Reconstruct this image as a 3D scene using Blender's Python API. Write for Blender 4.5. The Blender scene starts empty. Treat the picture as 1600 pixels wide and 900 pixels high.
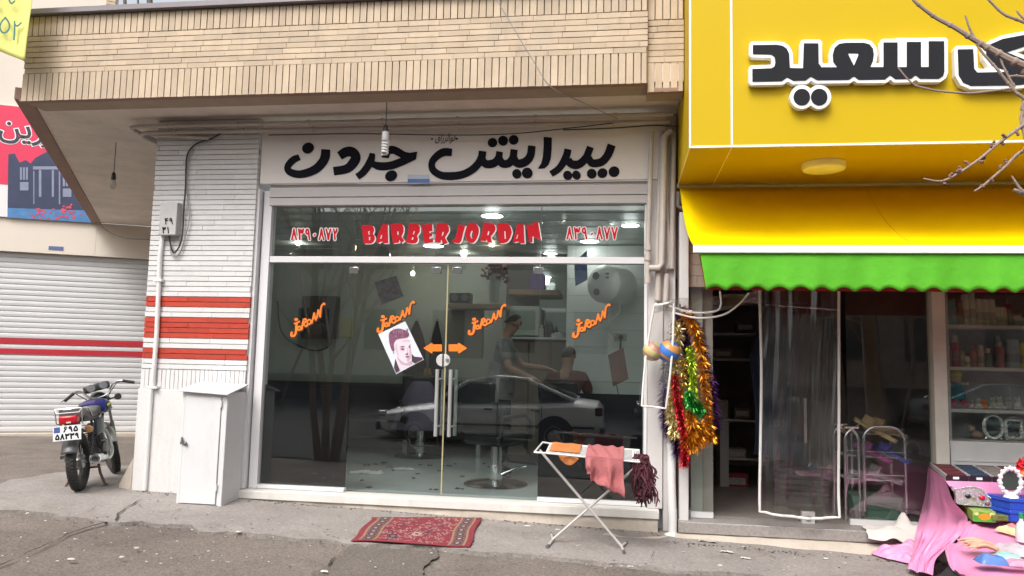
import bpy, bmesh, math, random
import numpy as np
from mathutils import Vector, Matrix, noise
random.seed(7)
R_ = math.radians
scene = bpy.context.scene
col = scene.collection

# ------------------------------------------------------------------ camera
FOC = 1200.0
_y, _p, _r = R_(-8.21), R_(5.61), R_(1.304)
FW = Vector((math.sin(_y)*math.cos(_p), math.cos(_y)*math.cos(_p), math.sin(_p)))
_R0 = Vector((math.cos(_y), -math.sin(_y), 0)); _U0 = _R0.cross(FW)
RT = _R0*math.cos(_r) + _U0*math.sin(_r)
UP = -_R0*math.sin(_r) + _U0*math.cos(_r)
cam_d = bpy.data.cameras.new('camera'); cam = bpy.data.objects.new('camera', cam_d); col.objects.link(cam)
cam_d.sensor_fit = 'HORIZONTAL'; cam_d.sensor_width = 36; cam_d.lens = 36*FOC/1600
cam_d.clip_start = 0.02; cam_d.clip_end = 500
mw = Matrix.Identity(4)
for i in range(3):
    mw[i][0], mw[i][1], mw[i][2] = RT[i], UP[i], -FW[i]
cam.matrix_world = mw
scene.camera = cam

# ------------------------------------------------------------------ sky, sun, exposure (overcast)
SUN_EL, SUN_AZ = 52, 200          # degrees; azimuth measured from +y towards +x
wd = bpy.data.worlds.new('World'); scene.world = wd; wd.use_nodes = True
nt = wd.node_tree
sky = nt.nodes.new('ShaderNodeTexSky'); sky.sky_type = 'NISHITA'; sky.sun_disc = False
sky.sun_elevation = R_(SUN_EL); sky.sun_rotation = R_(SUN_AZ); sky.air_density = 1.4; sky.dust_density = 6.0; sky.ozone_density = 1.0
hs = nt.nodes.new('ShaderNodeHueSaturation'); hs.inputs['Saturation'].default_value = 0.32
nt.links.new(sky.outputs[0], hs.inputs['Color'])
bg = nt.nodes['Background']; nt.links.new(hs.outputs[0], bg.inputs[0]); bg.inputs[1].default_value = 0.15
sl = bpy.data.lights.new('sun', 'SUN'); sl.energy = 1.0; sl.angle = R_(25); sl.color = (1, .98, .96)
so = bpy.data.objects.new('sun', sl); col.objects.link(so)
_d = Vector((math.sin(R_(SUN_AZ))*math.cos(R_(SUN_EL)), math.cos(R_(SUN_AZ))*math.cos(R_(SUN_EL)), math.sin(R_(SUN_EL))))
so.rotation_euler = _d.to_track_quat('Z', 'Y').to_euler(); so.location = (0, 0, 20)
vs = scene.view_settings
vs.view_transform = 'Standard'; vs.look = 'None'; vs.gamma = 1; vs.use_curve_mapping = False
vs.exposure = 0.72
scene.render.engine = 'CYCLES'
cy = scene.cycles
cy.max_bounces = 9; cy.transparent_max_bounces = 24; cy.diffuse_bounces = 4; cy.glossy_bounces = 4
cy.use_denoising = True; cy.sample_clamp_indirect = 6; cy.caustics_reflective = False; cy.caustics_refractive = False

# ------------------------------------------------------------------ geometry helpers
def ray(px, py):
    return FW*FOC + RT*(px-800) - UP*(py-450)
def P(px, py, y):                 # the point of the plane y = const seen there in the photograph
    v = ray(px, py); return v*(y/v.y)
def Pz(px, py, z):
    v = ray(px, py); return v*(z/v.z)
def G(x, y):                      # the height of the paving
    x = max(-5.0, min(4.0, x))
    z = -1.432 - .028*x
    z -= .05*(7-max(y, 2.6)) if y < 7 else .025*(min(y, 14)-7)
    return z
def Pg(px, py, dz=0):
    v = ray(px, py); lo, hi = .001, .05
    for _ in range(60):
        m = (lo+hi)/2; q = v*m
        if q.z > G(q.x, q.y)+dz: lo = m
        else: hi = m
    return v*lo
def lin(c):
    if isinstance(c, str):
        c = c.lstrip('#'); c = [int(c[i:i+2], 16)/255 for i in (0, 2, 4)]
        return tuple((x/12.92 if x <= .04045 else ((x+.055)/1.055)**2.4) for x in c)
    return tuple(c)

MATS = {}
def M(name, c=(.5, .5, .5), rough=.6, metal=0, var=.12, vs_=6, bump=0.0, bs=60, spec=.5, island=0, streak=0, streak_col=(.2, .16, .12), trans=0, alpha=1, coat=0, grain=None, blots=()):
    if name in MATS: return MATS[name]
    c = lin(c)
    m = bpy.data.materials.new(name); m.use_nodes = True; MATS[name] = m
    N, L = m.node_tree.nodes, m.node_tree.links
    b = N['Principled BSDF']
    b.inputs['Roughness'].default_value = rough; b.inputs['Metallic'].default_value = metal
    b.inputs['Specular IOR Level'].default_value = spec; b.inputs['Coat Weight'].default_value = coat
    if alpha < 1: b.inputs['Alpha'].default_value = alpha
    if trans: b.inputs['Transmission Weight'].default_value = trans
    tc = N.new('ShaderNodeTexCoord')
    src = None
    rgb = N.new('ShaderNodeRGB'); rgb.outputs[0].default_value = (*c, 1); src = rgb.outputs[0]
    def scaled(src, fac_out, lo, hi):
        mr = N.new('ShaderNodeMapRange'); mr.inputs[3].default_value = lo; mr.inputs[4].default_value = hi
        L.new(fac_out, mr.inputs[0])
        mx = N.new('ShaderNodeVectorMath'); mx.operation = 'SCALE'
        L.new(src, mx.inputs[0]); L.new(mr.outputs[0], mx.inputs['Scale']); return mx.outputs[0]
    if var:
        n = N.new('ShaderNodeTexNoise'); n.inputs['Scale'].default_value = vs_; n.inputs['Detail'].default_value = 6; n.inputs['Roughness'].default_value = .62
        L.new(tc.outputs['Object'], n.inputs['Vector'])
        src = scaled(src, n.outputs['Fac'], 1-var*1.6, 1+var*1.6)
    for bsc, amt, bcol, lo in blots:
        n = N.new('ShaderNodeTexNoise'); n.inputs['Scale'].default_value = bsc; n.inputs['Detail'].default_value = 9; n.inputs['Roughness'].default_value = .68; n.inputs['Distortion'].default_value = .6
        L.new(tc.outputs['Object'], n.inputs['Vector']); mr0 = N.new('ShaderNodeMapRange'); mr0.inputs[1].default_value = lo; mr0.inputs[2].default_value = lo+.13; mr0.inputs[4].default_value = amt; L.new(n.outputs['Fac'], mr0.inputs[0])
        mx = N.new('ShaderNodeMix'); mx.data_type = 'RGBA'; mx.inputs[7].default_value = (*bcol, 1); L.new(mr0.outputs[0], mx.inputs[0]); L.new(src, mx.inputs[6]); src = mx.outputs[2]
    if grain:
        n = N.new('ShaderNodeTexNoise'); n.inputs['Scale'].default_value = grain[0]; n.inputs['Detail'].default_value = 3; n.inputs['Roughness'].default_value = .7
        L.new(tc.outputs['Object'], n.inputs['Vector']); mr0 = N.new('ShaderNodeMapRange'); mr0.inputs[1].default_value = .25; mr0.inputs[2].default_value = .75; L.new(n.outputs['Fac'], mr0.inputs[0])
        src = scaled(src, mr0.outputs[0], 1-grain[1], 1+grain[1])
    if island:
        g = N.new('ShaderNodeNewGeometry'); src = scaled(src, g.outputs['Random Per Island'], 1-island, 1+island)
    if streak:
        mp = N.new('ShaderNodeMapping'); mp.inputs['Scale'].default_value = (5, 5, .9); L.new(tc.outputs['Object'], mp.inputs[0])
        n2 = N.new('ShaderNodeTexNoise'); n2.inputs['Scale'].default_value = 1.6; n2.inputs['Detail'].default_value = 8; n2.inputs['Roughness'].default_value = .7
        L.new(mp.outputs[0], n2.inputs['Vector'])
        cr = N.new('ShaderNodeMapRange'); cr.inputs[1].default_value = .52; cr.inputs[2].default_value = .78; cr.inputs[4].default_value = streak
        L.new(n2.outputs['Fac'], cr.inputs[0])
        mx = N.new('ShaderNodeMix'); mx.data_type = 'RGBA'; mx.inputs[7].default_value = (*streak_col, 1)
        L.new(cr.outputs[0], mx.inputs[0]); L.new(src, mx.inputs[6]); src = mx.outputs[2]
    L.new(src, b.inputs['Base Color'])
    if bump:
        n = N.new('ShaderNodeTexNoise'); n.inputs['Scale'].default_value = bs; n.inputs['Detail'].default_value = 5
        L.new(tc.outputs['Object'], n.inputs['Vector'])
        bp = N.new('ShaderNodeBump'); bp.inputs['Strength'].default_value = bump; bp.inputs['Distance'].default_value = .01
        L.new(n.outputs['Fac'], bp.inputs['Height']); L.new(bp.outputs[0], b.inputs['Normal'])
    return m
def EM(name, c, s):
    m = bpy.data.materials.new(name); m.use_nodes = True; MATS[name] = m
    b = m.node_tree.nodes['Principled BSDF']; b.inputs['Base Color'].default_value = (*c, 1)
    b.inputs['Emission Color'].default_value = (*c, 1); b.inputs['Emission Strength'].default_value = s
    return m
def glass_mat(name, tint, r0=.05, dirt=0.0, rough=0.0):
    m = bpy.data.materials.new(name); m.use_nodes = True; MATS[name] = m
    N, L = m.node_tree.nodes, m.node_tree.links; N.clear()
    o = N.new('ShaderNodeOutputMaterial'); t = N.new('ShaderNodeBsdfTransparent'); t.inputs[0].default_value = (*tint, 1)
    g = N.new('ShaderNodeBsdfGlossy'); g.inputs['Roughness'].default_value = rough
    ge = N.new('ShaderNodeNewGeometry'); dt = N.new('ShaderNodeVectorMath'); dt.operation = 'DOT_PRODUCT'; L.new(ge.outputs['Incoming'], dt.inputs[0]); L.new(ge.outputs['Normal'], dt.inputs[1])
    def mth(op, a, b=None):
        q = N.new('ShaderNodeMath'); q.operation = op
        for i, w in enumerate((a, b)):
            if w is None: continue
            if isinstance(w, (int, float)): q.inputs[i].default_value = w
            else: L.new(w, q.inputs[i])
        return q.outputs[0]
    fr_ = mth('ADD', mth('MULTIPLY', mth('POWER', mth('SUBTRACT', 1, mth('ABSOLUTE', dt.outputs['Value'])), 5), 1-r0), r0)   # Schlick reflectance, the same from both sides
    mx = N.new('ShaderNodeMixShader'); L.new(fr_, mx.inputs[0]); L.new(t.outputs[0], mx.inputs[1]); L.new(g.outputs[0], mx.inputs[2])
    out = mx.outputs[0]
    if dirt:
        tc = N.new('ShaderNodeTexCoord'); n = N.new('ShaderNodeTexNoise'); n.inputs['Scale'].default_value = 3; n.inputs['Detail'].default_value = 8
        L.new(tc.outputs['Object'], n.inputs['Vector'])
        mr = N.new('ShaderNodeMapRange'); mr.inputs[1].default_value = .4; mr.inputs[2].default_value = .8; mr.inputs[4].default_value = dirt
        L.new(n.outputs['Fac'], mr.inputs[0])
        d = N.new('ShaderNodeBsdfDiffuse'); d.inputs[0].default_value = (.6, .6, .58, 1)
        m2 = N.new('ShaderNodeMixShader'); L.new(mr.outputs[0], m2.inputs[0]); L.new(out, m2.inputs[1]); L.new(d.outputs[0], m2.inputs[2]); out = m2.outputs[0]
    L.new(out, o.inputs[0])
    return m

def tag(o, label=None, cat=None, group=None, kind=None):
    if label: o['label'] = label
    if cat: o['category'] = cat
    if group: o['group'] = group
    if kind: o['kind'] = kind
    return o
def wloc(o):
    v = Vector((0, 0, 0))
    while o: v = v + Vector(o.location); o = o.parent
    return v
def thing(name, label, cat, loc=(0, 0, 0), group=None):
    o = bpy.data.objects.new(name, None); col.objects.link(o); o.location = loc; o.empty_display_size = .1
    return tag(o, label, cat, group)
def dup(root, delta, label=None, mat=None):
    def cp(o, par):
        c = o.copy(); col.objects.link(c)
        if par: c.parent = par
        for ch in [k for k in bpy.data.objects if k.parent == o and k.name != c.name]: cp(ch, c)
        return c
    r = cp(root, None); r.location = Vector(root.location)+Vector(delta)
    if label: r['label'] = label
    return r

class MB:
    def __init__(s): s.v = []; s.f = []; s.m = []; s.cur = 0
    def add(s, vs, fs):
        o = len(s.v); s.v += [Vector(q) for q in vs]; s.f += [tuple(o+i for i in f) for f in fs]; s.m += [s.cur]*len(fs); return s
    def box(s, x0, x1, y0, y1, z0, z1):
        return s.add([(x, y, z) for z in (z0, z1) for y in (y0, y1) for x in (x0, x1)], [(0, 2, 3, 1), (4, 5, 7, 6), (0, 1, 5, 4), (2, 6, 7, 3), (0, 4, 6, 2), (1, 3, 7, 5)])
    def obox(s, c, a, b, d):
        c, a, b, d = map(Vector, (c, a, b, d))
        return s.add([c+i*a+j*b+k*d for k in (-1, 1) for j in (-1, 1) for i in (-1, 1)], [(0, 2, 3, 1), (4, 5, 7, 6), (0, 1, 5, 4), (2, 6, 7, 3), (0, 4, 6, 2), (1, 3, 7, 5)])
    def quad(s, a, b, c, d): return s.add([a, b, c, d], [(0, 1, 2, 3)])
    def tube(s, pts, r, n=8, closed=False):
        pts = [Vector(q) for q in pts]; k = len(pts); rs = r if isinstance(r, (list, tuple)) else [r]*k
        vs, fs = [], []; up = None
        for i, q in enumerate(pts):
            a = pts[i-1] if (i > 0 or closed) else q; b = pts[(i+1) % k] if (i < k-1 or closed) else q
            t = (b-a).normalized() if (b-a).length > 1e-9 else Vector((0, 0, 1))
            if up is None: up = t.orthogonal().normalized()
            up = (up - t*up.dot(t)); up = up.normalized() if up.length > 1e-6 else t.orthogonal().normalized()
            w = t.cross(up)
            for j in range(n):
                an = 2*math.pi*j/n; vs.append(q + (up*math.cos(an)+w*math.sin(an))*rs[i])
        for i in range(k if closed else k-1):
            for j in range(n):
                i2 = (i+1) % k; fs.append((i*n+j, i*n+(j+1) % n, i2*n+(j+1) % n, i2*n+j))
        if not closed: fs += [tuple(range(n))[::-1], tuple((k-1)*n+j for j in range(n))]
        return s.add(vs, fs)
    def lathe(s, base, axis, prof, n=20, cap=True):
        base = Vector(base); ax = Vector(axis).normalized(); u = ax.orthogonal().normalized(); w = ax.cross(u)
        vs, fs = [], []
        for r, h in prof:
            for j in range(n):
                a = 2*math.pi*j/n; vs.append(base+ax*h+(u*math.cos(a)+w*math.sin(a))*max(r, 1e-4))
        for i in range(len(prof)-1):
            for j in range(n): fs.append((i*n+j, i*n+(j+1) % n, (i+1)*n+(j+1) % n, (i+1)*n+j))
        if cap: fs += [tuple(range(n))[::-1], tuple((len(prof)-1)*n+j for j in range(n))]
        return s.add(vs, fs)
    def ball(s, c, r, n=14, m=9):
        c = Vector(c); r = r if isinstance(r, (list, tuple)) else (r, r, r)
        vs, fs = [], []
        for i in range(m+1):
            t = math.pi*i/m
            for j in range(n):
                a = 2*math.pi*j/n; vs.append(c+Vector((r[0]*math.sin(t)*math.cos(a), r[1]*math.sin(t)*math.sin(a), r[2]*math.cos(t))))
        for i in range(m):
            for j in range(n): fs.append((i*n+j, (i+1)*n+j, (i+1)*n+(j+1) % n, i*n+(j+1) % n))
        return s.add(vs, fs)
    def grid(s, fn, nu, nv):
        vs = [fn(i/nu, j/nv) for j in range(nv+1) for i in range(nu+1)]
        return s.add(vs, [(j*(nu+1)+i, j*(nu+1)+i+1, (j+1)*(nu+1)+i+1, (j+1)*(nu+1)+i) for j in range(nv) for i in range(nu)])
    def prism(s, poly, z0, z1):     # plan polygon
        n = len(poly)
        return s.add([(x, y, z0) for x, y in poly]+[(x, y, z1) for x, y in poly], [tuple(range(n))[::-1], tuple(range(n, 2*n))]+[(i, (i+1) % n, n+(i+1) % n, n+i) for i in range(n)])
    def extr(s, poly, d):           # polygon of points pushed along d
        n = len(poly); d = Vector(d); poly = [Vector(q) for q in poly]
        return s.add(poly+[q+d for q in poly], [tuple(range(n))[::-1], tuple(range(n, 2*n))]+[(i, (i+1) % n, n+(i+1) % n, n+i) for i in range(n)])
    def xf(s, mat): s.v = [mat @ q for q in s.v]; return s
    def build(s, name, mats, parent=None, smooth=True, bevel=0, weld=False, solid=0):
        me = bpy.data.meshes.new(name); off = wloc(parent) if parent else Vector((0, 0, 0))
        me.from_pydata([q-off for q in s.v], [], s.f)
        for m in (mats if isinstance(mats, (list, tuple)) else [mats]): me.materials.append(m)
        me.polygons.foreach_set('material_index', s.m)
        bm = bmesh.new(); bm.from_mesh(me)
        if weld: bmesh.ops.remove_doubles(bm, verts=bm.verts, dist=1e-5)
        bmesh.ops.recalc_face_normals(bm, faces=bm.faces); bm.to_mesh(me); bm.free()
        if smooth:
            me.polygons.foreach_set('use_smooth', [True]*len(me.polygons)); me.set_sharp_from_angle(angle=R_(38))
        o = bpy.data.objects.new(name, me); col.objects.link(o)
        if parent: o.parent = parent
        if solid: md = o.modifiers.new('solid', 'SOLIDIFY'); md.thickness = solid; md.offset = 0
        if bevel:
            md = o.modifiers.new('bevel', 'BEVEL'); md.width = bevel; md.segments = 2; md.limit_method = 'ANGLE'; md.angle_limit = R_(50)
        return o

def smooth(pts, sub=6, closed=False):
    pts = [np.array(q, float) for q in pts]; n = len(pts); out = []
    rng = range(n if closed else n-1)
    for i in rng:
        p1, p2 = pts[i], pts[(i+1) % n]
        p0 = pts[i-1] if (i > 0 or closed) else 2*p1-p2
        p3 = pts[(i+2) % n] if (i+2 < n or closed) else 2*p2-p1
        for k in range(sub):
            t = k/sub
            out.append(.5*((2*p1)+(-p0+p2)*t+(2*p0-5*p1+4*p2-p3)*t*t+(-p0+3*p1-3*p2+p3)*t**3))
    if not closed: out.append(pts[-1])
    return [tuple(q) for q in out]

# ---- flat shapes (lettering, patches): union of polygons, brush strokes and ellipses -> clean outline
def poly_sd(X, Y, poly):
    d = np.full(X.shape, 1e9); ins = np.zeros(X.shape, bool); n = len(poly)
    for i in range(n):
        ax, ay = poly[i]; bx, by = poly[(i+1) % n]
        ex, ey = bx-ax, by-ay; L = ex*ex+ey*ey
        if L < 1e-12: continue
        t = np.clip(((X-ax)*ex+(Y-ay)*ey)/L, 0, 1)
        d = np.minimum(d, np.hypot(X-ax-t*ex, Y-ay-t*ey))
        c = ((ay > Y) != (by > Y))
        with np.errstate(divide='ignore', invalid='ignore'):
            xi = ax+(Y-ay)*ex/(ey if ey else 1e-12)
        ins ^= c & (X < xi)
    return np.where(ins, -d, d)
def stroke(pts, r):                 # round brush
    return ('s', [tuple(q) for q in pts], r)
def ribbon(pts, sub=6):             # flat brush: (x, y, half width)
    q = smooth(pts, sub); L, Rr = [], []
    for i in range(len(q)):
        a = q[max(0, i-1)]; b = q[min(len(q)-1, i+1)]; tx, ty = b[0]-a[0], b[1]-a[1]; l = math.hypot(tx, ty) or 1
        nx, ny = -ty/l, tx/l; L.append((q[i][0]+nx*q[i][2], q[i][1]+ny*q[i][2])); Rr.append((q[i][0]-nx*q[i][2], q[i][1]-ny*q[i][2]))
    return [('p', [L[i], L[i+1], Rr[i+1], Rr[i]]) for i in range(len(q)-1)]
def ell(cx, cy, rx, ry, rot=0):
    c, s = math.cos(R_(rot)), math.sin(R_(rot))
    return ('p', [(cx+rx*math.cos(a)*c-ry*math.sin(a)*s, cy+rx*math.cos(a)*s+ry*math.sin(a)*c) for a in np.linspace(0, 2*math.pi, 25)[:-1]])
def field(X, Y, prims, pad):
    D = np.full(X.shape, 1e3)
    for p in prims:
        pts = p[1]; r = 0
        if p[0] == 's': r = max(p[2]) if isinstance(p[2], (list, tuple)) else p[2]
        xs = [q[0] for q in pts]; ys = [q[1] for q in pts]
        i0, i1 = np.searchsorted(X[0], [min(xs)-pad-r, max(xs)+pad+r]); j0, j1 = np.searchsorted(Y[:, 0], [min(ys)-pad-r, max(ys)+pad+r])
        if i1 <= i0 or j1 <= j0: continue
        XX, YY = X[j0:j1, i0:i1], Y[j0:j1, i0:i1]
        if p[0] == 'p': d = poly_sd(XX, YY, pts)
        else:
            d = np.full(XX.shape, 1e3)
            for k in range(len(pts)-1):
                (ax, ay), (bx, by) = pts[k], pts[k+1]; ex, ey = bx-ax, by-ay; L = ex*ex+ey*ey or 1e-9
                t = np.clip(((XX-ax)*ex+(YY-ay)*ey)/L, 0, 1)
                rr = (p[2][k]+(p[2][k+1]-p[2][k])*t) if isinstance(p[2], (list, tuple)) else p[2]
                d = np.minimum(d, np.hypot(XX-ax-t*ex, YY-ay-t*ey)-rr)
        D[j0:j1, i0:i1] = np.minimum(D[j0:j1, i0:i1], d)
    return D
def outline(prims, holes=(), off=0, h=1.0, wob=0, wobs=1):
    xs = [q[0] for p in prims for q in p[1]]; ys = [q[1] for p in prims for q in p[1]]
    rmax = max([0]+[(max(p[2]) if isinstance(p[2], (list, tuple)) else p[2]) for p in prims if p[0] == 's'])
    m = rmax+off+3*h+wob
    gx = np.arange(min(xs)-m, max(xs)+m+h, h); gy = np.arange(min(ys)-m, max(ys)+m+h, h)
    X, Y = np.meshgrid(gx, gy)
    D = field(X, Y, prims, off+3*h+wob)-off
    if holes: D = np.maximum(D, -field(X, Y, holes, 3*h))
    if wob:
        for j in range(len(gy)):
            for i in range(len(gx)):
                D[j, i] += wob*noise.fractal(Vector((gx[i]*wobs, gy[j]*wobs, .3)), 1.0, 2.0, 4)
    D = np.where(np.abs(D) < 1e-6, 1e-6, D)
    vid = {}; V = []; F = []
    def corner(i, j):
        k = (i, j)
        if k not in vid: vid[k] = len(V); V.append((gx[i], gy[j]))
        return vid[k]
    def edge(i, j, i2, j2):
        k = (min((i, j), (i2, j2)), max((i, j), (i2, j2)))
        if k not in vid:
            (a, b), (c, d) = k; t = D[b, a]/(D[b, a]-D[d, c])
            vid[k] = len(V); V.append((gx[a]+(gx[c]-gx[a])*t, gy[b]+(gy[d]-gy[b])*t))
        return vid[k]
    near = D < 0
    for j in range(len(gy)-1):
        row = near[j] | near[j+1]
        for i in np.nonzero(row[:-1] | row[1:])[0]:
            cs = [(i, j), (i+1, j), (i+1, j+1), (i, j+1)]; ins = [D[b, a] < 0 for a, b in cs]
            if not any(ins): continue
            pl = []
            for k in range(4):
                a, b = cs[k], cs[(k+1) % 4]
                if ins[k]: pl.append(corner(*a))
                if ins[k] != ins[(k+1) % 4]: pl.append(edge(*a, *b))
            if len(pl) >= 3: F.append(tuple(pl))
    return V, F
def sheet(mb, VF, fn, back=None):   # fn maps 2D -> 3D; back = vector giving thickness
    V, F = VF; n = len(V); top = [Vector(fn(*q)) for q in V]
    if back is None: return mb.add(top, F)
    b = Vector(back); ec = {}
    for f in F:
        for k in range(len(f)):
            e = (f[k], f[(k+1) % len(f)]); ec[tuple(sorted(e))] = None if tuple(sorted(e)) in ec else e
    side = [(e[0], e[1], n+e[1], n+e[0]) for e in ec.values() if e]
    return mb.add(top+[q+b for q in top], list(F)+[tuple(n+i for i in f[::-1]) for f in F]+side)
def pxplane(y): return lambda x, yy: P(x, yy, y)

_txt = {}
def text2d(s, bold=0.0):
    if (s, bold) in _txt: return _txt[(s, bold)]
    c = bpy.data.curves.new('t', 'FONT'); c.body = s; c.offset = bold; c.resolution_u = 3
    o = bpy.data.objects.new('t', c); col.objects.link(o); bpy.context.view_layer.update()
    dg = bpy.context.evaluated_depsgraph_get(); me = o.evaluated_get(dg).to_mesh()
    V = [(v.co.x, v.co.y) for v in me.vertices]; F = [tuple(p.vertices) for p in me.polygons]
    bpy.data.objects.remove(o); bpy.data.curves.remove(c)
    _txt[(s, bold)] = (V, F); return V, F
def put_text(mb, s, fn, bold=0.0):  # fn(u, v): text box normalised to 0..1 both ways (v up)
    V0, _ = text2d(s); xs = [q[0] for q in V0]; ys = [q[1] for q in V0]; x0, x1, y0, y1 = min(xs), max(xs), min(ys), max(ys)
    V, F = text2d(s, bold)
    return mb.add([fn((x-x0)/(x1-x0), (y-y0)/(y1-y0)) for x, y in V], F)
def quadfn(tl, tr, bl, br):         # bilinear over four 3D corners
    tl, tr, bl, br = map(Vector, (tl, tr, bl, br))
    return lambda u, v: (bl*(1-u)+br*u)*(1-v)+(tl*(1-u)+tr*u)*v

# ---- painted Persian numerals as brush strokes in a unit cell (y up)
DIG = {'۰': [[(.45, .42), (.55, .48)]], '۱': [[(.35, 1), (.48, .55), (.55, 0)]], '۲': [[(.25, 1), (.4, .55), (.45, 0)], [(.25, 1), (.4, .68), (.62, .68), (.78, .98)]],
 '۳': [[(.12, 1), (.26, .5), (.3, 0)], [(.12, 1), (.26, .68), (.42, .7), (.5, .92), (.58, .68), (.78, .68), (.9, 1)]], '۴': [[(.2, 1), (.34, .5), (.38, 0)], [(.85, .98), (.58, .92), (.5, .72), (.68, .58), (.88, .6)]],
 '۵': [[(.5, 1), (.22, .55), (.14, .18), (.32, 0), (.5, .2), (.68, 0), (.86, .18), (.78, .55), (.5, 1)]], '۶': [[(.8, .88), (.52, 1), (.32, .78), (.48, .58), (.78, .6)], [(.66, .6), (.4, .32), (.22, 0)]],
 '۷': [[(.12, 1), (.36, .5), (.5, 0)], [(.88, 1), (.64, .5), (.5, 0)]], '۸': [[(.12, 0), (.36, .5), (.5, 1)], [(.88, 0), (.64, .5), (.5, 1)]], '۹': [[(.64, .74), (.5, .98), (.28, .92), (.2, .68), (.4, .54), (.62, .62), (.64, .74)], [(.64, .74), (.7, .35), (.82, 0)]]}
def digits(s, x0, y0, x1, y1, r, ydown=True):
    out = []; n = len(s)
    for i, ch in enumerate(s):
        for st_ in DIG[ch]:
            pts = [(x0+(x1-x0)*(i+.08+.84*x)/n, (y1-(y1-y0)*y) if ydown else (y0+(y1-y0)*y)) for x, y in st_]
            out.append(stroke(smooth(pts, 5) if len(pts) > 3 else pts, r))
    return out
# ------------------------------------------------------------------ materials
asphalt = M('asphalt', (.178, .15, .128), .9, var=.2, vs_=1.3, bump=.9, bs=70, grain=(48, .5), blots=((.55, .6, (.105, .088, .076), .5), (1.4, .4, (.1, .085, .075), .5), (3.5, .45, (.27, .235, .2), .6), (22, .5, (.34, .3, .26), .66)))
asphalt_new = M('asphalt_patch', (.135, .115, .1), .9, var=.2, vs_=2, bump=.8, bs=70, grain=(55, .5), blots=((3.5, .4, (.2, .175, .15), .6),))
concrete = M('concrete', (.27, .245, .228), .9, var=.2, vs_=2.2, bump=.7, bs=40, grain=(40, .28), blots=((1.6, .55, (.2, .17, .145), .52), (6, .5, (.23, .2, .175), .58), (14, .4, (.46, .42, .38), .64)), streak=.35, streak_col=(.2, .17, .15))
dark_crack = M('crack', (.05, .042, .036), .95)
brick_tan = M('tan_brick', (.53, .42, .305), .85, var=.12, vs_=7, bump=.2, island=.1, streak=.5, streak_col=(.3, .25, .21))
mortar = M('mortar', (.37, .29, .215), .95)
brick_white = M('white_brick', (.69, .675, .67), .62, var=.05, vs_=10, bump=.25, bs=40, island=.05, streak=.16, streak_col=(.46, .41, .36), blots=((8, .55, (.42, .38, .34), .68), (2.2, .25, (.5, .46, .42), .56)))
mortar_white = M('white_joint', (.46, .43, .42), .9)
brick_red = M('red_brick', (.46, .045, .022), .6, var=.12, vs_=12, bump=.3, bs=40, island=.1, blots=((14, .7, (.6, .5, .46), .7), (5, .4, (.25, .03, .02), .6)))
plaster_white = M('white_plaster', (.68, .665, .655), .75, var=.07, vs_=3, bump=.3, bs=25, streak=.4, streak_col=(.42, .37, .32), blots=((5, .5, (.4, .36, .31), .63),))
soffit_m = M('soffit_plaster', (.72, .63, .55), .9, var=.16, vs_=2.2, bump=.15, bs=20, streak=.25, streak_col=(.2, .16, .12))
lip_m = M('brown_lip', (.3, .19, .145), .85, var=.15, vs_=5)
alu = M('white_aluminium', (.72, .71, .72), .38, var=.04, vs_=4)
alu_grey = M('grey_aluminium', (.52, .5, .5), .45, var=.08, vs_=4)
stone = M('sill_stone', (.68, .66, .62), .5, var=.12, vs_=5, bump=.1, streak=.3, streak_col=(.4, .35, .3))
beige_conc = M('beige_concrete', (.5, .44, .37), .9, var=.2, vs_=4, bump=.5, bs=30, streak=.45, streak_col=(.25, .2, .16))
granite = M('granite', (.3, .275, .26), .6, var=.3, vs_=40, bump=.05)
cream = M('cream_wall', (.68, .61, .53), .85, var=.05, vs_=1.5)
shutter_m = M('shutter_white', (.58, .575, .585), .45, var=.05, vs_=2)
red_paint = M('red_paint', (.45, .02, .035), .45, var=.08)
pipe_m = M('painted_pipe', (.5, .45, .41), .5, var=.12, vs_=6)
pipe_white = M('white_pipe', (.72, .71, .7), .5, var=.1, vs_=5)
cable_black = M('cable_black', (.03, .03, .03), .5)
cable_grey = M('cable_grey', (.3, .28, .27), .6)
chrome = M('chrome', (.78, .78, .8), .12, 1, var=.03)
steel = M('steel', (.55, .55, .55), .3, 1, var=.06)
black_rubber = M('black_rubber', (.028, .027, .027), .75, var=.15, vs_=20)
black_plastic = M('black_plastic', (.035, .035, .038), .4)
black_paint = M('black_paint', (.012, .012, .018), .8, var=.05, spec=.1)
white_paint = M('white_paint', (.8, .8, .8), .45, var=.03)
inner_wall = M('inner_wall', (.46, .5, .46), .6, var=.05, vs_=2)
inner_ceiling = M('inner_ceiling', (.45, .49, .47), .45, var=.05, vs_=1)
inner_floor = M('inner_floor', (.5, .54, .54), .18, var=.12, vs_=2)
black_leather = M('black_leather', (.02, .02, .022), .38)
film_black = M('black_film', (.006, .006, .009), .5, var=0, spec=.05)
pane = glass_mat('window_glass', (.84, .88, .87), .105, dirt=.006)
pane_dark = glass_mat('shop_glass', (.94, .96, .94), .08, dirt=.03)
clear_plastic = glass_mat('clear_plastic', (.92, .91, .9), .07, dirt=.13, rough=.09)

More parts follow.
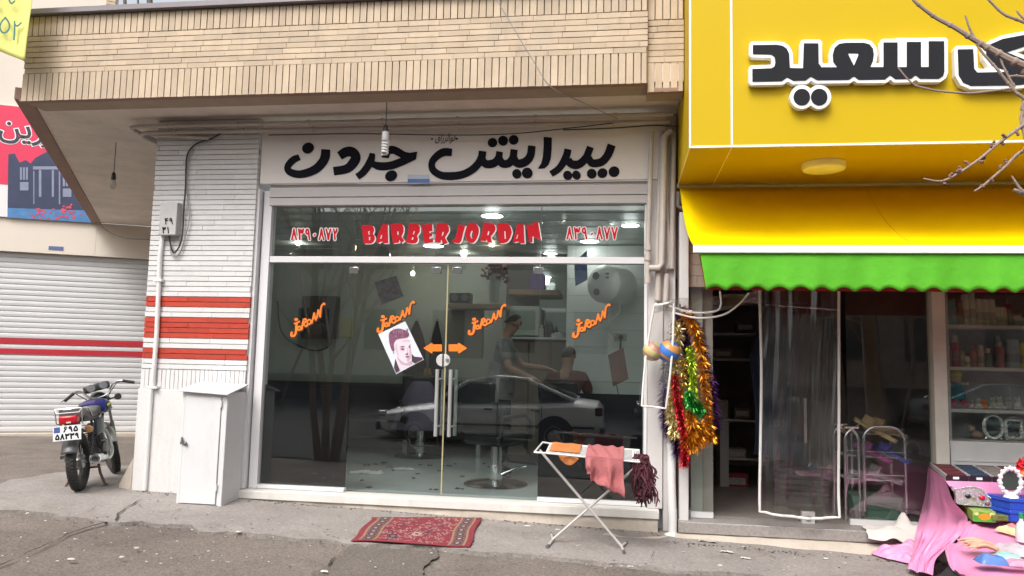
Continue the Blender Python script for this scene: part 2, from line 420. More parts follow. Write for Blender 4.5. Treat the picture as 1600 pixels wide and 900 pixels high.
# ------------------------------------------------------------------ ground
def axis(lo, hi, a, b, fine):
    g = list(np.arange(a, b+1e-6, fine)); s = fine; x = a
    while x > lo: s *= 1.5; x = max(lo, x-s); g.insert(0, x)
    s = fine; x = b
    while x < hi: s *= 1.5; x = min(hi, x+s); g.append(x)
    return g
gx = axis(-90, 90, -9, 5, .16); gy = axis(-90, 60, 3, 9, .16)
mb = MB()
vs = [(x, y, G(x, y)+(.014*noise.fractal(Vector((x*1.7, y*1.7, 0)), 1, 2, 3) if 2 < y < 9 else 0)-(.02 if -6 < x < 5 and 6.2 < y < 8 else 0)) for y in gy for x in gx]
n = len(gx); mb.add(vs, [(j*n+i, j*n+i+1, (j+1)*n+i+1, (j+1)*n+i) for j in range(len(gy)-1) for i in range(n-1)])
tag(mb.build('road', asphalt), kind='structure')
mb = MB(); sx_ = [x for x in gx if -60 <= x <= 60]; sy_ = [-60, -20, -12, -8, -4, -2, 0, 1, 2, 2.5, 2.9]
mb.add([(x, y+(.08*noise.noise(Vector((x, 0, 0))) if y > 2.8 else 0), G(x, y)+.012) for y in sy_ for x in sx_], [(j*len(sx_)+i, j*len(sx_)+i+1, (j+1)*len(sx_)+i+1, (j+1)*len(sx_)+i) for j in range(len(sy_)-1) for i in range(len(sx_)-1)])
tag(mb.build('street', M('street_asphalt', (.036, .035, .035), .9, var=.2, vs_=2, bump=.4, bs=90)), kind='structure')

def onground(dz): return lambda x, y: (x, y, G(x, y)+dz+.006*noise.noise(Vector((x*3, y*3, 2))))
front = [(-5.9, 5.9), (-5.1, 5.9), (-4.6, 5.95), (-4.2, 5.85), (-3.4, 5.86), (-2.8, 5.85), (-2, 5.88), (-.8, 5.9), (.42, 5.92), (1.6, 5.95), (4.5, 6.0), (9, 6.0)]
walk = [('p', front+[(9, 7.1), (-4.5, 7.1), (-4.72, 8.6), (-5.5, 8.9), (-6.1, 8.2), (-6.0, 7.0)])]
mb = MB(); sheet(mb, outline(walk, h=.04, wob=.1, wobs=2.6), onground(.03), (0, 0, -.09))
tag(mb.build('sidewalk', concrete), kind='structure')
# a darker later patch of asphalt, and cracks running over both
mb = MB(); pp = [Pg(*q) for q in ((490, 905), (545, 858), (680, 868), (655, 905))]
sheet(mb, outline([('p', [(q.x, q.y) for q in pp]+[(pp[3].x, 4.6), (pp[0].x, 4.6)])], h=.03, wob=.09, wobs=4), onground(.021))
tag(mb.build('asphalt_patch', asphalt_new), kind='structure')
mb = MB()
def crack(pix, w, dz):
    q = smooth([tuple(Pg(*p))[:2] for p in pix], 8); q2 = []; 
    for i, (x, y) in enumerate(q):
        q2.append((x+.03*noise.noise(Vector((x*7, y*7, 5))), y+.03*noise.noise(Vector((x*7, y*7, 9)))))
    ww = [max(.002, w*(.5+.9*noise.noise(Vector((x*4, y*4, 1))))) for x, y in q2]
    sheet(mb, outline([stroke(q2, ww)], h=.012), onground(dz))
crack([(-10, 893), (60, 862), (110, 838), (160, 822), (185, 818)], .012, .026)
crack([(178, 822), (190, 805), (215, 790), (255, 780), (268, 771)], .009, .042)
crack([(0, 776), (40, 764), (75, 752), (110, 745)], .01, .026)
crack([(5, 858), (50, 838), (120, 815), (175, 785)], .005, .042)
crack([(215, 796), (235, 806), (270, 806), (285, 800)], .006, .042)
crack([(545, 860), (520, 880), (505, 900)], .008, .034)
crack([(1015, 850), (1020, 872), (1018, 890)], .006, .042)
crack([(1175, 862), (1210, 880)], .005, .042)
crack([(410, 796), (470, 797), (520, 800), (560, 806)], .006, .042)
tag(mb.build('pavement_cracks', dark_crack, smooth=False), kind='structure')
# pale chips of stone lying on the paving
mb = MB(); rnd = random.Random(3)
for k in range(170):
    px, py = rnd.uniform(0, 1400), rnd.uniform(800, 899); q = Pg(px, py); s = rnd.uniform(.003, .009)
    if rnd.random() < .06: s = .018
    mb.ball(q+Vector((0, 0, .034)), (s*rnd.uniform(.8, 1.8), s, s*.5), 6, 4)
for k in range(0): pass
tag(mb.build('stone_chips', M('pale_stone', (.5, .47, .43), .9)), kind='stuff')

mb = MB()      # dark grit gathered along the foot of the walls and in the gutter line
for k in range(900):
    t = rnd.random(); x = rnd.uniform(-4.6, 3.2)
    if t < .5: y = 6.87-abs(rnd.gauss(0, .05)) if -3.5 < x < .35 else (6.86-abs(rnd.gauss(0, .04)) if x < 0 else 6.63-abs(rnd.gauss(0, .05)))
    elif t < .8: y = 5.85+rnd.gauss(0, .07)
    else: y = rnd.uniform(5, 6.8)
    s = rnd.uniform(.002, .0065); mb.ball((x, y, G(x, y)+(.034 if y > 5.9 else .016)), (s*rnd.uniform(.8, 2.4), s*rnd.uniform(.8, 1.5), s*.5), 6, 4)
tag(mb.build('grit', M('dark_grit', (.1, .08, .065), .95, island=.6)), kind='stuff')
for px, py, w, c_, lab in ((1135, 862, .05, (.6, .57, .53), 'scrap of white paper on the pavement below the left end of the granite step'), (1165, 872, .035, (.62, .6, .56), 'small white scrap on the pavement right of the larger paper scrap'), (985, 885, .02, (.7, .7, .7), 'tiny white litter near the right foot of the drying rack'), (507, 893, .025, (.65, .6, .52), 'pale butt lying on the asphalt at the bottom edge'), (1105, 845, .07, (.5, .46, .4), 'pale flake of plaster beside the granite step')):
    q = Pg(px, py, .036); mb = MB(); mb.grid(lambda u, v: q+Vector(((u-.5)*2*w, (v-.5)*w*1.1+.2*w*math.sin(u*5), .012*abs(noise.noise(Vector((u*3+px, v*3, 0)))))), 8, 6); tag(mb.build('litter', M('litter%d' % px, c_, .8)), lab, 'litter', 'litter on the pavement')

# ------------------------------------------------------------------ the barber's building
B = thing('shop_building', 'single storey tan brick building with a white brick pier and barber shop front', 'building', (-2, 7.2, -1.4))
def soldier(mb, x0, x1, z0, z1, y, w=.062, gap=.009, d=.05, jit=.004, zf=None):
    x = x0
    while x < x1-.01:
        a = x; b = min(x1, x+w)
        o = random.uniform(0, jit)
        mb.box(a, b-gap, y+o, y+d, z0+random.uniform(0, .002), z1-.004); x += w
def courses(mb, x0, x1, z0, z1, n, y, L=.27, gap=.008, d=.05, vg=.003, jit=.004, mats=None):
    h = (z1-z0)/n
    for i in range(n):
        x = x0-random.uniform(0, L)
        if mats: mb.cur = mats(z0+(i+.5)*h)
        while x < x1:
            a, b = max(x0, x), min(x1, x+L-vg)
            if b-a > .01: mb.box(a, b, y+random.uniform(0, jit), y+d, z0+i*h, z0+(i+1)*h-gap)
            x += L
    mb.cur = 0
yf = 6.16
zs0, zs1, zs2 = P(550, 143, yf).z, P(700, 92, yf).z, P(700, 29, yf).z
zt = P(410, 6, yf).z
xl, xm, xr = -5.5, P(1012, 60, yf).x, .484
mb = MB(); soldier(mb, xl, xm, zs0, zs1, yf); courses(mb, xl, xm, zs1, zs2, 7, yf, gap=.007); soldier(mb, xl, xm, zs2, zt-.02, yf)
mb.build('fascia_brick', brick_tan, B, smooth=False)
mb = MB(); dz = -.055; soldier(mb, xm+.004, xr, zs0+dz, zs1+dz-.01, yf+.06); courses(mb, xm+.004, xr, zs1+dz-.01, zs2+dz, 7, yf+.06); soldier(mb, xm+.004, xr, zs2+dz, zt+.3, yf+.06)
mb.build('set_back_brick', brick_tan, B, smooth=False)
mb = MB(); mb.box(xl+.003, xm, yf+.03, yf+.3, zs0+.004, zt-.03); mb.box(xm, xr, yf+.09, yf+.3, zs0+dz+.004, zt+.28); mb.build('mortar_backing', mortar, B, smooth=False)
# sheet metal coping
mb = MB(); mb.box(xl-.04, xm, yf-.05, yf+.35, zt-.02, zt+.035); mb.build('coping', M('coping_metal', (.2, .18, .19), .4, .4), B, bevel=.006)
# soffit slab and its brown drip edge
plan = [(xl-.02, yf+.02), (xr, yf+.02), (xr, 7.06), (-4.67, 7.06), (-4.67, 13.2), (-7.2, 13.35), (-9.32, 12.36)]
zsf = 2.335
mb = MB(); mb.prism([(xl+.05, yf+.07), (xr-.001, yf+.07)]+plan[2:], zsf, zsf+.35); mb.build('soffit', soffit_m, B, smooth=False)
mb = MB(); mb.box(xl-.03, xm+.004, yf+.006, yf+.075, zsf-.012, zs0-.002); mb.box(xm+.006, xr-.002, yf+.062, yf+.12, zsf-.05, zs0+dz-.002); 
a, b = Vector((xl-.03, yf+.02, 0)), Vector((-9.34, 12.35, 0)); dd = (b-a).normalized(); nn = Vector((-dd.y, dd.x, 0))
mb.obox((a+b)/2-nn*.03+Vector((0, 0, zsf+.045)), (b-a)/2, nn*.075, (0, 0, .06)); mb.build('drip_edge', lip_m, B, bevel=.008)
mb = MB(); mb.prism([(xl+.05, yf+.31), (xr-.003, yf+.31)]+plan[2:], zsf+.352, zt-.03); mb.build('roof', mortar, B, smooth=False)
# white brick pier
xpl, xpr, yp = P(224, 527, 6.9).x, P(396, 400, 6.9).x-.01, 6.9
zb = P(300, 609, yp).z; zt_ = P(300, 577, yp).z
reds = [(P(300, 480, yp).z, P(300, 466, yp).z), (P(300, 528, yp).z, P(300, 494, yp).z), (P(300, 556, yp).z, P(300, 545, yp).z)]
mb = MB()
courses(mb, xpl, xpr, zt_, zsf-.002, 49, yp, L=.42, gap=.0075, vg=.0022, mats=lambda z: 1 if any(a-.008 < z < b+.008 for a, b in reds) else 0)
soldier(mb, xpl, xpr, zb, zt_-.004, yp, w=.044, gap=.006)
mb.build('brick_pier', [brick_white, brick_red], B, smooth=False)
mb = MB(); mb.box(xpl+.003, xpr-.002, yp+.014, 7.3, zb-.01, zsf-.003); mb.build('pier_joints', mortar_white, B, smooth=False)
mb = MB(); mb.box(xpl-.012, xpr-.004, yp-.006, 7.25, -1.7, zb-.002); mb.build('pier_base', plaster_white, B, bevel=.006)
q0, q1 = Pg(190, 772), Pg(213, 765)
mb = MB(); mb.prism([(xpl-.02, 6.9), (xpl-.17, 6.93), (xpl-.2, 7.25), (xpl-.02, 8.1)], -1.5, -1.25)
mb.v = [Vector((v.x, v.y, v.z if v.z < -1.3 else (-1.235 if v.x < xpl-.1 else -.98))) for v in mb.v]; mb.build('corner_guard_stone', beige_conc, B, bevel=.01)
# side and rear walls of the shop, floor and ceiling
XL, XR, YB, ZF, ZC = -5.3, .62, 10.9, -1.245, 1.5
for bb_ in ((-4.66, -4.6, 7.26, 8.6), (-5.7, -4.6, 8.602, 8.66), (-5.7, XL, 8.662, 13.2), (XR, XR+.1, 7.12, 13.2)): mb = MB(); mb.box(*bb_, -1.6, zsf-.004); mb.build('side_wall', inner_wall, B, smooth=False)
mb = MB(); mb.box(XL+.001, XR-.001, YB, YB+.2, ZF, zsf-.006); mb.build('rear_wall', inner_wall, B, smooth=False)
LP = [(-4.598, 7.06), (XR-.002, 7.06), (XR-.002, YB-.002), (XL+.002, YB-.002), (XL+.002, 8.664), (-4.598, 8.664)]
mb = MB(); mb.prism(LP, ZF-.3, ZF)
mb.build('tiled_floor', inner_floor, B, smooth=False)
mb = MB(); mb.prism([(x, max(y, 7.1)) for x, y in LP], ZC, ZC+.1)
for k in range(9): mb.box(-4.59 if 7.5+k*.4 < 8.6 else XL+.01, XR-.01, 7.5+k*.4, 7.512+k*.4, ZC-.006, ZC-.001)
mb.build('panel_ceiling', inner_ceiling, B, smooth=False)
# sill: stone tread on a rough concrete base
zs = P(500, 771, 6.9).z
mb = MB(); mb.box(-3.52, .33, 6.865, 7.09, zs-.075, zs); mb.build('sill', stone, B, bevel=.006)
mb = MB(); pts = []
def basef(u, v):
    x = -3.53+u*3.85; z = zs-.077-v*.2
    return (x, 6.885+.012*noise.fractal(Vector((x*4, v*3, 1)), 1, 2, 3)-.02*v, z)
mb.grid(basef, 120, 6); mb.build('sill_base', beige_conc, B, solid=0)
mb = MB(); sheet(mb, outline([('p', [(-1.1, 6.7), (.3, 6.66), (.42, 6.75), (.42, 6.95), (-1.1, 6.9)])], h=.03, wob=.06, wobs=3), lambda x, y: (x, y, -1.398-.02*(x+1)+.01*noise.noise(Vector((x*6, y*6, 0)))), (0, 0, -.12))
mb.build('worn_step', beige_conc, B)

# ---- shop front: frames, panes, doors
SF = B
xg0, xg1 = P(421, 404, 7).x, P(1007, 404, 7).x
zgt, zgb = P(700, 320, 7).z, zs+.004
ztr0, ztr1 = P(700, 411, 7).z, P(700, 401, 7).z
mb = MB()
mb.box(xg0-.085, xg0, 6.99, 7.1, zgb, zgt+.15); mb.box(xg0-.15, xg0-.1, 6.93, 7.1, zgb, zgt+.16)
mb.box(xg1, xg1+.03, 7.0, 7.09, zgb, zgt); mb.box(xg0+.001, xg1-.001, 7.0, 7.085, ztr0, ztr1)
fr = mb.build('shop_front_frame', alu, SF, bevel=.004)
mb = MB(); mb.box(xg0-.098, xg0-.087, 7.02, 7.1, zgb, zgt+.15); mb.build('frame_gap', black_plastic, SF)
mb = MB(); za, zb_ = P(700, 306, 6.97).z, P(700, 290, 6.97).z
mb.box(xg0-.02, xg1+.045, 6.975, 7.1, zgt, za-.004); mb.box(xg0-.02, xg1+.045, 6.965, 7.1, za, zb_-.004); mb.box(xg0-.02, xg1+.045, 6.985, 7.1, zb_, zb_+.03)
mb.build('shutter_box', M('box_alu', (.56, .53, .52), .5, var=.05), SF, bevel=.004)
x547, x843, x697 = P(547, 600, 7.04).x, P(842, 600, 7.04).x, P(694, 600, 7.04).x
for a, b in ((xg0, x547-.006), (x843+.006, xg1)): mb = MB(); mb.box(a, b, 7.0, 7.08, zgb, zgb+.035); mb.build('bottom_rail', alu, SF, bevel=.003)
def win(name, a, b, z0, z1, y=7.04, mat=pane, parent=SF):
    mb = MB(); mb.box(a, b, y, y+.008, z0, z1); return mb.build(name, mat, parent, smooth=False)
xj = [xg0, P(557, 360, 7.04).x, P(846, 360, 7.04).x, xg1]
for a, b in zip(xj[:-1], xj[1:]): win('transom_pane', a+.004, b-.004, ztr1, zgt)
zfilm = P(500, 603, 7.04).z
for a, b in ((xg0, x547), (x843, xg1)):
    w = win('fixed_pane', a, b-.006 if b == x547 else b, zgb+.036, ztr0)
    mb = MB(); mb.box(a+.004, b-.01, 7.052, 7.056, zgb+.037, zfilm); mb.build('black_film', film_black, w, smooth=False)
brass = M('seal_strip', (.42, .36, .2), .5)
def patch(mb, px, py):
    q = P(px, py, 7.03); mb.box(q.x-.045, q.x+.045, 7.026, 7.064, q.z-.05, q.z+.012)
for (a, b, s) in ((x547, x697-.006, -1), (x697+.006, x843-.002, 1)):
    d = win('glass_door', a+.002, b, zgb+.012, ztr0-.01)
    e = b if s < 0 else a
    mb = MB(); mb.box(e-s*.001-.006, e-s*.001+.006, 7.034, 7.055, zgb+.02, ztr0-.02)
    if s > 0: mb.build('seal_strip', brass, d, smooth=False)
    mb = MB(); xh = P(682 if s < 0 else 703, 635, 6.99).x; zh0, zh1 = P(690, 682, 6.99).z, P(690, 577, 6.99).z
    mb.tube([(xh, 6.98, zh0), (xh, 6.98, zh1)], .017, 12); mb.tube([(xh+.028, 7.1, zh0), (xh+.028, 7.1, zh1)], .017, 12)
    for z in (zh0+.09, zh1-.09): mb.tube([(xh, 6.985, z), (xh+.014, 7.04, z), (xh+.028, 7.1, z)], .009, 8)
    mb.build('handle', M('handle_steel', (.85, .85, .86), .28, .75), d)
    mb = MB(); c = P(692.5, 563, 7.03); r = .058
    arc = [(c.x+s*.008+s*r*math.sin(t), 7.022, c.z+r*math.cos(t)) for t in np.linspace(0, math.pi, 16)]
    mb.extr(arc, (0, .045, 0)); mb.build('lock', M('lock_metal', (.68, .66, .64), .35, .3), d, bevel=.003)
    if s > 0:
        mb = MB(); q = P(699, 563, 7.018); mb.lathe(q+Vector((0, .004, 0)), (0, -1, 0), [(.017, 0), (.017, .006), (.006, .006), (.006, .01)], 14); mb.build('keyhole', steel, d)
    for p in ([(553, 419), (682, 419)] if s < 0 else [(714, 419), (841, 419)]): mb = MB(); patch(mb, *p); mb.build('patch_fitting', chrome, d, bevel=.004)

# right-hand column with its ledges and the shop-2 jamb
mb = MB(); mb.box(xg1+.032, xg1+.165, 6.945, 7.1, zs+.002, zsf-.05); mb.box(xg1+.168, .47, 6.97, 7.1, -1.42, zsf-.05); mb.build('end_column', M('column_paint', (.6, .57, .56), .6, var=.06, streak=.25, streak_col=(.4, .35, .3)), B, bevel=.004)

# sign board with brush lettering
SB = thing('shop_sign', 'long white board with black brush lettering above the barber shop glass', 'sign', (-1.6, 6.93, 1.95))
ys = 6.93
mb = MB(); a, b = P(410, 212, ys), P(408, 287, ys); c = P(1040, 284, ys)
zu = 2.29
mb.box(a.x, c.x, ys, ys+.05, b.z, zu); mb.build('board', M('sign_board', (.8, .75, .715), .55, var=.04, vs_=2), SB, bevel=.004)
A = lambda x, y: (430+.15*x, 200+.15*y); Bm = lambda x, y: (660+.125*x, 200+.125*y); Cm = lambda x, y: (800+.125*x, 200+.125*y)
def rb(f, sc, pts): return ribbon([(*f(x, y), w*sc) for x, y, w in pts])
def el(f, sc, x, y, rx, ry, rot=-30): cx, cy_ = f(x, y); return [ell(cx, cy_, rx*sc, ry*sc, rot)]
L = {}
L['nun'] = rb(A, .15, [(250, 302, 30), (185, 332, 36), (130, 400, 35), (150, 455, 38), (240, 481, 40), (340, 463, 43), (430, 420, 46), (495, 350, 47), (520, 290, 48), (526, 222, 47)]) + el(A, .15, 340, 208, 63, 55)
L['dal'] = rb(A, .15, [(668, 290, 44), (735, 250, 50), (800, 250, 52), (838, 300, 50), (810, 365, 50), (740, 425, 45), (607, 449, 44)])
L['jim'] = rb(A, .15, [(1011, 262, 28), (1000, 320, 36), (960, 400, 38), (910, 465, 36), (852, 508, 33)]) + [('p', [A(*q) for q in smooth([(1005, 405), (1060, 433), (1130, 440), (1230, 425), (1340, 385)], 4)+[(1465, 325), (1480, 245)]+smooth([(1400, 258), (1350, 245), (1290, 208), (1240, 188), (1200, 186), (1150, 200), (1118, 250)], 4)+[(1105, 305), (1180, 312), (1195, 268), (1230, 268)]+smooth([(1310, 310), (1200, 348), (1120, 356), (1045, 350)], 4)+[(1020, 330)]])] + el(A, .15, 1207, 497, 65, 54)
L['shin'] = rb(Bm, .125, [(368, 305, 47), (270, 300, 50), (180, 350, 46), (120, 430, 42), (130, 520, 44), (220, 585, 46), (350, 600, 50), (500, 580, 48), (620, 520, 48), (700, 440, 48), (740, 360, 48), (752, 288, 48)]) \
    + rb(Bm, .125, [(745, 390, 44), (780, 440, 50), (840, 450, 53), (905, 430, 50), (950, 370, 44), (965, 294, 42)]) + rb(Bm, .125, [(960, 380, 44), (990, 435, 50), (1040, 448, 51), (1090, 430, 50), (1130, 370, 46), (1146, 268, 45)]) \
    + rb(Bm, .125, [(1140, 370, 44), (1175, 430, 52), (1230, 442, 54), (1300, 410, 52), (1350, 340, 49), (1368, 222, 48)]) \
    + el(Bm, .125, 875, 182, 60, 58) + el(Bm, .125, 1008, 158, 62, 62) + el(Bm, .125, 1140, 147, 62, 60) + el(Bm, .125, 1180, 572, 58, 60) + el(Bm, .125, 1310, 562, 67, 68)
L['alef'] = [('p', [Cm(*q) for q in [(395, 110), (498, 120), (495, 260), (485, 380), (455, 460), (410, 500), (322, 508), (365, 440), (385, 360), (395, 230)]])]
L['re'] = rb(Cm, .125, [(700, 264, 46), (682, 340, 46), (640, 430, 46), (580, 510, 42), (487, 575, 40)]) + rb(Cm, .125, [(700, 390, 44), (730, 440, 50), (800, 460, 53), (870, 430, 50), (935, 350, 46), (980, 236, 44)]) \
    + rb(Cm, .125, [(955, 370, 44), (990, 430, 48), (1050, 440, 50), (1130, 415, 50), (1200, 330, 50), (1246, 210, 53)]) + sum([el(Cm, .125, *q) for q in ((695, 592, 55, 60), (805, 588, 52, 58), (997, 570, 61, 62), (1130, 563, 64, 60), (1275, 545, 69, 66))], [])
for k in L:
    mb = MB(); sheet(mb, outline(L[k], h=.9), pxplane(ys-.008), (0, .006, 0)); mb.build('lettering', black_paint, SB, smooth=False)
mb = MB(); put_text(mb, 'ﻫﻮﺍﻟﺮﺯﺍﻕ'[::-1], lambda u, v: P(679+33*u+3*v, 224-16*v+(1-u)*1, ys-.004), .004)
for x in (675, 714): mb.quad(*[P(x+dx, 217+dy, ys-.004) for dx, dy in ((-2, 0), (0, -2), (2, 0), (0, 2))])
mb.build('small_writing', black_paint, SB, smooth=False)
mb = MB(); mb.extr([P(*q, ys-.003) for q in ((637, 273), (671, 273), (671, 286), (637, 286))], (0, .002, 0)); st = mb.build('maker_plate', M('plate_grey', (.5, .55, .65), .4), SB, smooth=False)
mb = MB(); mb.extr([P(*q, ys-.006) for q in ((637, 279.5), (671, 279.5), (671, 286), (637, 286))], (0, .002, 0)); mb.build('blue_band', M('plate_blue', (.08, .16, .42), .4), st, smooth=False)

# ---- garage building on the left, turned away
W0 = Pz(150, 348, 2.33); wt = Vector((math.sin(R_(64.2)), math.cos(R_(64.2)), 0)); wn = Vector((wt.y, -wt.x, 0))   # wn faces the street
def W(px, py, off=0):
    v = ray(px, py); t = (wn.dot(W0)+off)/wn.dot(v); return v*t
def wbox(mb, s0, s1, z0, z1, o0, o1):
    a = W0+wt*((s0+s1)/2)+wn*((o0+o1)/2); mb.obox((a.x, a.y, (z0+z1)/2), wt*((s1-s0)/2), wn*((o1-o0)/2), (0, 0, (z1-z0)/2)); return mb
def ws(px, py): return (W(px, py)-W0).dot(wt)
GB = thing('garage_building', 'cream building with a wide white roller shutter behind the motorcycle', 'building', (W0.x, W0.y, -1.4))
zst = W(115, 398).z; sr = ws(178, 5); zsb = -1.36
mb = MB(); wbox(mb, -9, sr, zst, 8.5, -.4, 0); wbox(mb, sr+.001, 3.2, zst, zsf-.01, -.4, -.003); wbox(mb, -9, -6.5, -1.6, zst-.001, -.4, 0); wbox(mb, -6.49, 3.2, zst-.1, zst-.002, -.45, -.14)
mb.build('wall', cream, GB, smooth=False)
mb = MB(); soldier_n = 0
z = 2.6
while z < 8.4: wbox(mb, sr-.12, sr+.03, z, z+.055, -.1, .03); z += .065
mb.build('brick_trim', brick_tan, GB, smooth=False)
mb = MB()
nsl = 33
for i in range(nsl):
    z0 = zsb+(zst-zsb)*i/nsl; z1 = zsb+(zst-zsb)*(i+1)/nsl
    a = W0+wt*-6.5-wn*.13; b = W0+wt*3.1-wn*.13
    pr = [(0, 0), (.014, .15), (.018, .5), (.014, .85), (0, 1)]
    vs = []
    for e in (a, b):
        for o, t in pr: vs.append(Vector((e.x, e.y, 0))+wn*o+Vector((0, 0, z0+(z1-z0)*t)))
    mb.add(vs, [(k, k+1, 6+k, 5+k) for k in range(4)])
SH = mb.build('roller_shutter', shutter_m, GB, smooth=False)
for (pa, pb) in ((528, 536.5), (544, 553)):
    z1, z0 = W(0, pa).z, W(0, pb).z
    mb = MB(); wbox(mb, -6.4, 3.1, z0, z1, -.13, -.108); mb.build('red_stripe', red_paint, SH, smooth=False)
mb = MB(); wbox(mb, -6.5, 3.1, zsb-.25, zsb-.012, -.35, .05); mb.build('threshold', beige_conc, GB, bevel=.01)
mb = MB(); wbox(mb, ws(76, 388), ws(99, 388), W(88, 391).z, W(88, 385).z, .001, .006); mb.build('maker_plate', M('garage_plate', (.1, .14, .3), .4), GB)
# banner on the garage wall
BN = thing('shop_banner', 'red banner with a photo of a columned mansion on the cream garage wall', 'banner', tuple(W0+wn*.06))
bz0, bz1 = W(75, 344).z, W(60, 171).z; s1 = ws(147, 346); s0 = s1-3.4
def WB(s, z, o=.06): q = W0+wt*s+wn*o; return Vector((q.x, q.y, z))
mb = MB(); wbox(mb, s0, s1, bz0, bz1, .012, .045); mb.build('sheet', M('banner_white', (.72, .7, .7), .5, var=.03), BN, smooth=False)
def WP(off): return lambda x, y: W(x, y, off)
mb = MB(); zr = W(20, 290).z; wbox(mb, s0+.01, s1-.002, zr, bz1-.002, .046, .05); mb.build('red_field', M('banner_red', (.66, .03, .09), .5, var=.05), BN, smooth=False)
mp = lambda x, y: (x*260/900, 140+y*260/900)
pl = lambda *q: ('p', [mp(*t) for t in q])
mb = MB(); sheet(mb, outline([pl((45, 350), (80, 345), (105, 395), (140, 380), (165, 400), (190, 370), (255, 335), (300, 375), (345, 400), (500, 640), (500, 722), (40, 690))], h=.8), WP(.053)); mb.build('mansion_picture', M('picture_navy', (.03, .04, .09), .5, var=.3, vs_=5), BN, smooth=False)
mb = MB(); sheet(mb, outline([pl((40, 640), (500, 655), (500, 720), (40, 692))], h=.8), WP(.056)); mb.build('pool', M('picture_blue', (.07, .2, .42), .4, var=.3, vs_=6), BN, smooth=False)
mb = MB(); mv = []
for r in ((178, 415, 325, 432), (210, 435, 224, 580), (280, 435, 292, 580), (180, 440, 186, 620), (318, 440, 326, 620)): mv.append(pl((r[0], r[1]), (r[2], r[1]), (r[2], r[3]), (r[0], r[3])))
for x0, y0 in ((108, 420), (340, 455)):
    for i in range(3): mv.append(pl((x0+i*16, y0), (x0+i*16+11, y0), (x0+i*16+11, y0+68), (x0+i*16, y0+68)))
    mv.append(pl((x0, y0+80), (x0+46, y0+80), (x0+46, y0+125), (x0, y0+125)))
sheet(mb, outline(mv, h=.7), WP(.057)); mb.build('mansion_windows', M('picture_pale', (.22, .24, .34), .5, var=.2), BN, smooth=False)
mb = MB(); rn = random.Random(5)
fl = [ell(*mp(rn.gauss(c, 32), rn.uniform(645, 700)), rn.uniform(1, 2.6), rn.uniform(1, 2.2)) for c in (220, 225, 270, 350, 360) for _ in range(9)]+[ell(*mp(350+rn.uniform(-15, 45), 670-rn.uniform(0, 50)), 2, 1.6) for _ in range(14)]
sheet(mb, outline(fl, h=.6), WP(.059)); mb.build('flowers', M('picture_flowers', (.5, .06, .12), .5, var=.6, vs_=25), BN, smooth=False)
for nm, bo, of, mt in (('letter_edge', .045, .053, white_paint), ('lettering', .012, .058, M('banner_ink', (.03, .03, .05), .5))):
    mb = MB(); put_text(mb, 'ﺭﯾﻦ'[::-1], lambda u, v: W(-2+69*u, 222-33*v+7*u, of), bo); mb.build(nm, mt, BN, smooth=False)
    mb = MB(); put_text(mb, 'ﺭ', lambda u, v: W(64+17*u, 230-18*v+1*u, of), bo); mb.build(nm, mt, BN, smooth=False)
# poles on the roofs behind
mb = MB()
for px, px2, yy, r in ((192, 196, 20, .035), (214, 216, 18, .02), (230, 235, 20, .06)):
    a, b = P(px2, yy, 14), P(px, -60, 14); mb = MB(); mb.tube([a-(b-a)*.6, b], r, 10)
    o = mb.build('roof_pole', M('dark_pole', (.12, .1, .1), .6)); tag(o, {192: 'dark leaning pole, leftmost of three above the brick roof', 214: 'thinnest dark pole rising above the brick roof', 230: 'thickest dark post above the brick roof, on the right of three'}[px], 'pole', 'poles above the brick roof')
mb = MB(); mb.box(-9.6, -7.6, 13.9, 14.2, 1, 7.5); tag(mb.build('chimney_block', cream, smooth=False), 'pale chimney block rising behind the brick roof at upper left', 'chimney') if False else None

# yellow cloth banner hanging at the upper left corner
YB_ = thing('cloth_banner', 'yellow hanging cloth with green numerals at the upper left corner', 'banner', tuple(P(20, 60, 5.9)))
ctl, ctr, cbr, cbl = P(-60, -40, 5.9), P(55, -40, 5.9), P(41, 97, 5.9), P(-60, 55, 5.9)
fq = quadfn(ctl, ctr, cbl, cbr)
def clothf(u, v):
    q = fq(u, 1-v); return q+Vector((0, .02*math.sin(u*9+v*2), 0))
mb = MB(); mb.grid(clothf, 24, 16); mb.build('cloth', M('yellow_cloth', (.72, .7, .2), .8, var=.05), YB_, solid=.003)
ink = M('green_ink', (.03, .16, .15), .6)
mb = MB(); mb.tube([ctl+Vector((0, 0, .01)), ctr+Vector((0, 0, .01))], .012, 8); mb.tube([ctl+Vector((0, 0, .012)), ctl+Vector((0, 0, 1.5))], .004, 5); mb.tube([ctr+Vector((0, 0, .012)), ctr+Vector((0, 0, 1.5))], .004, 5); mb.build('rod', cable_grey, YB_)
prs = [stroke(smooth([(13, 30), (7, 36), (4, 45), (8, 53), (15, 52), (19, 44), (17, 36), (12, 30)], 4), 1.3), stroke(smooth([(27, 36), (27, 46), (26, 64)], 4), 1.3), stroke(smooth([(27, 40), (31, 43), (37, 38)], 4), 1.3), stroke([(1, 12), (2, 13)], 1.6), stroke(smooth([(18, 2), (22, 8), (27, 4)], 4), 1.3)]
mb = MB(); sheet(mb, outline(prs, h=.4), lambda x, y: P(x, y, 5.9)+Vector((0, -.03, 0))); mb.build('numerals', ink, YB_, smooth=False)

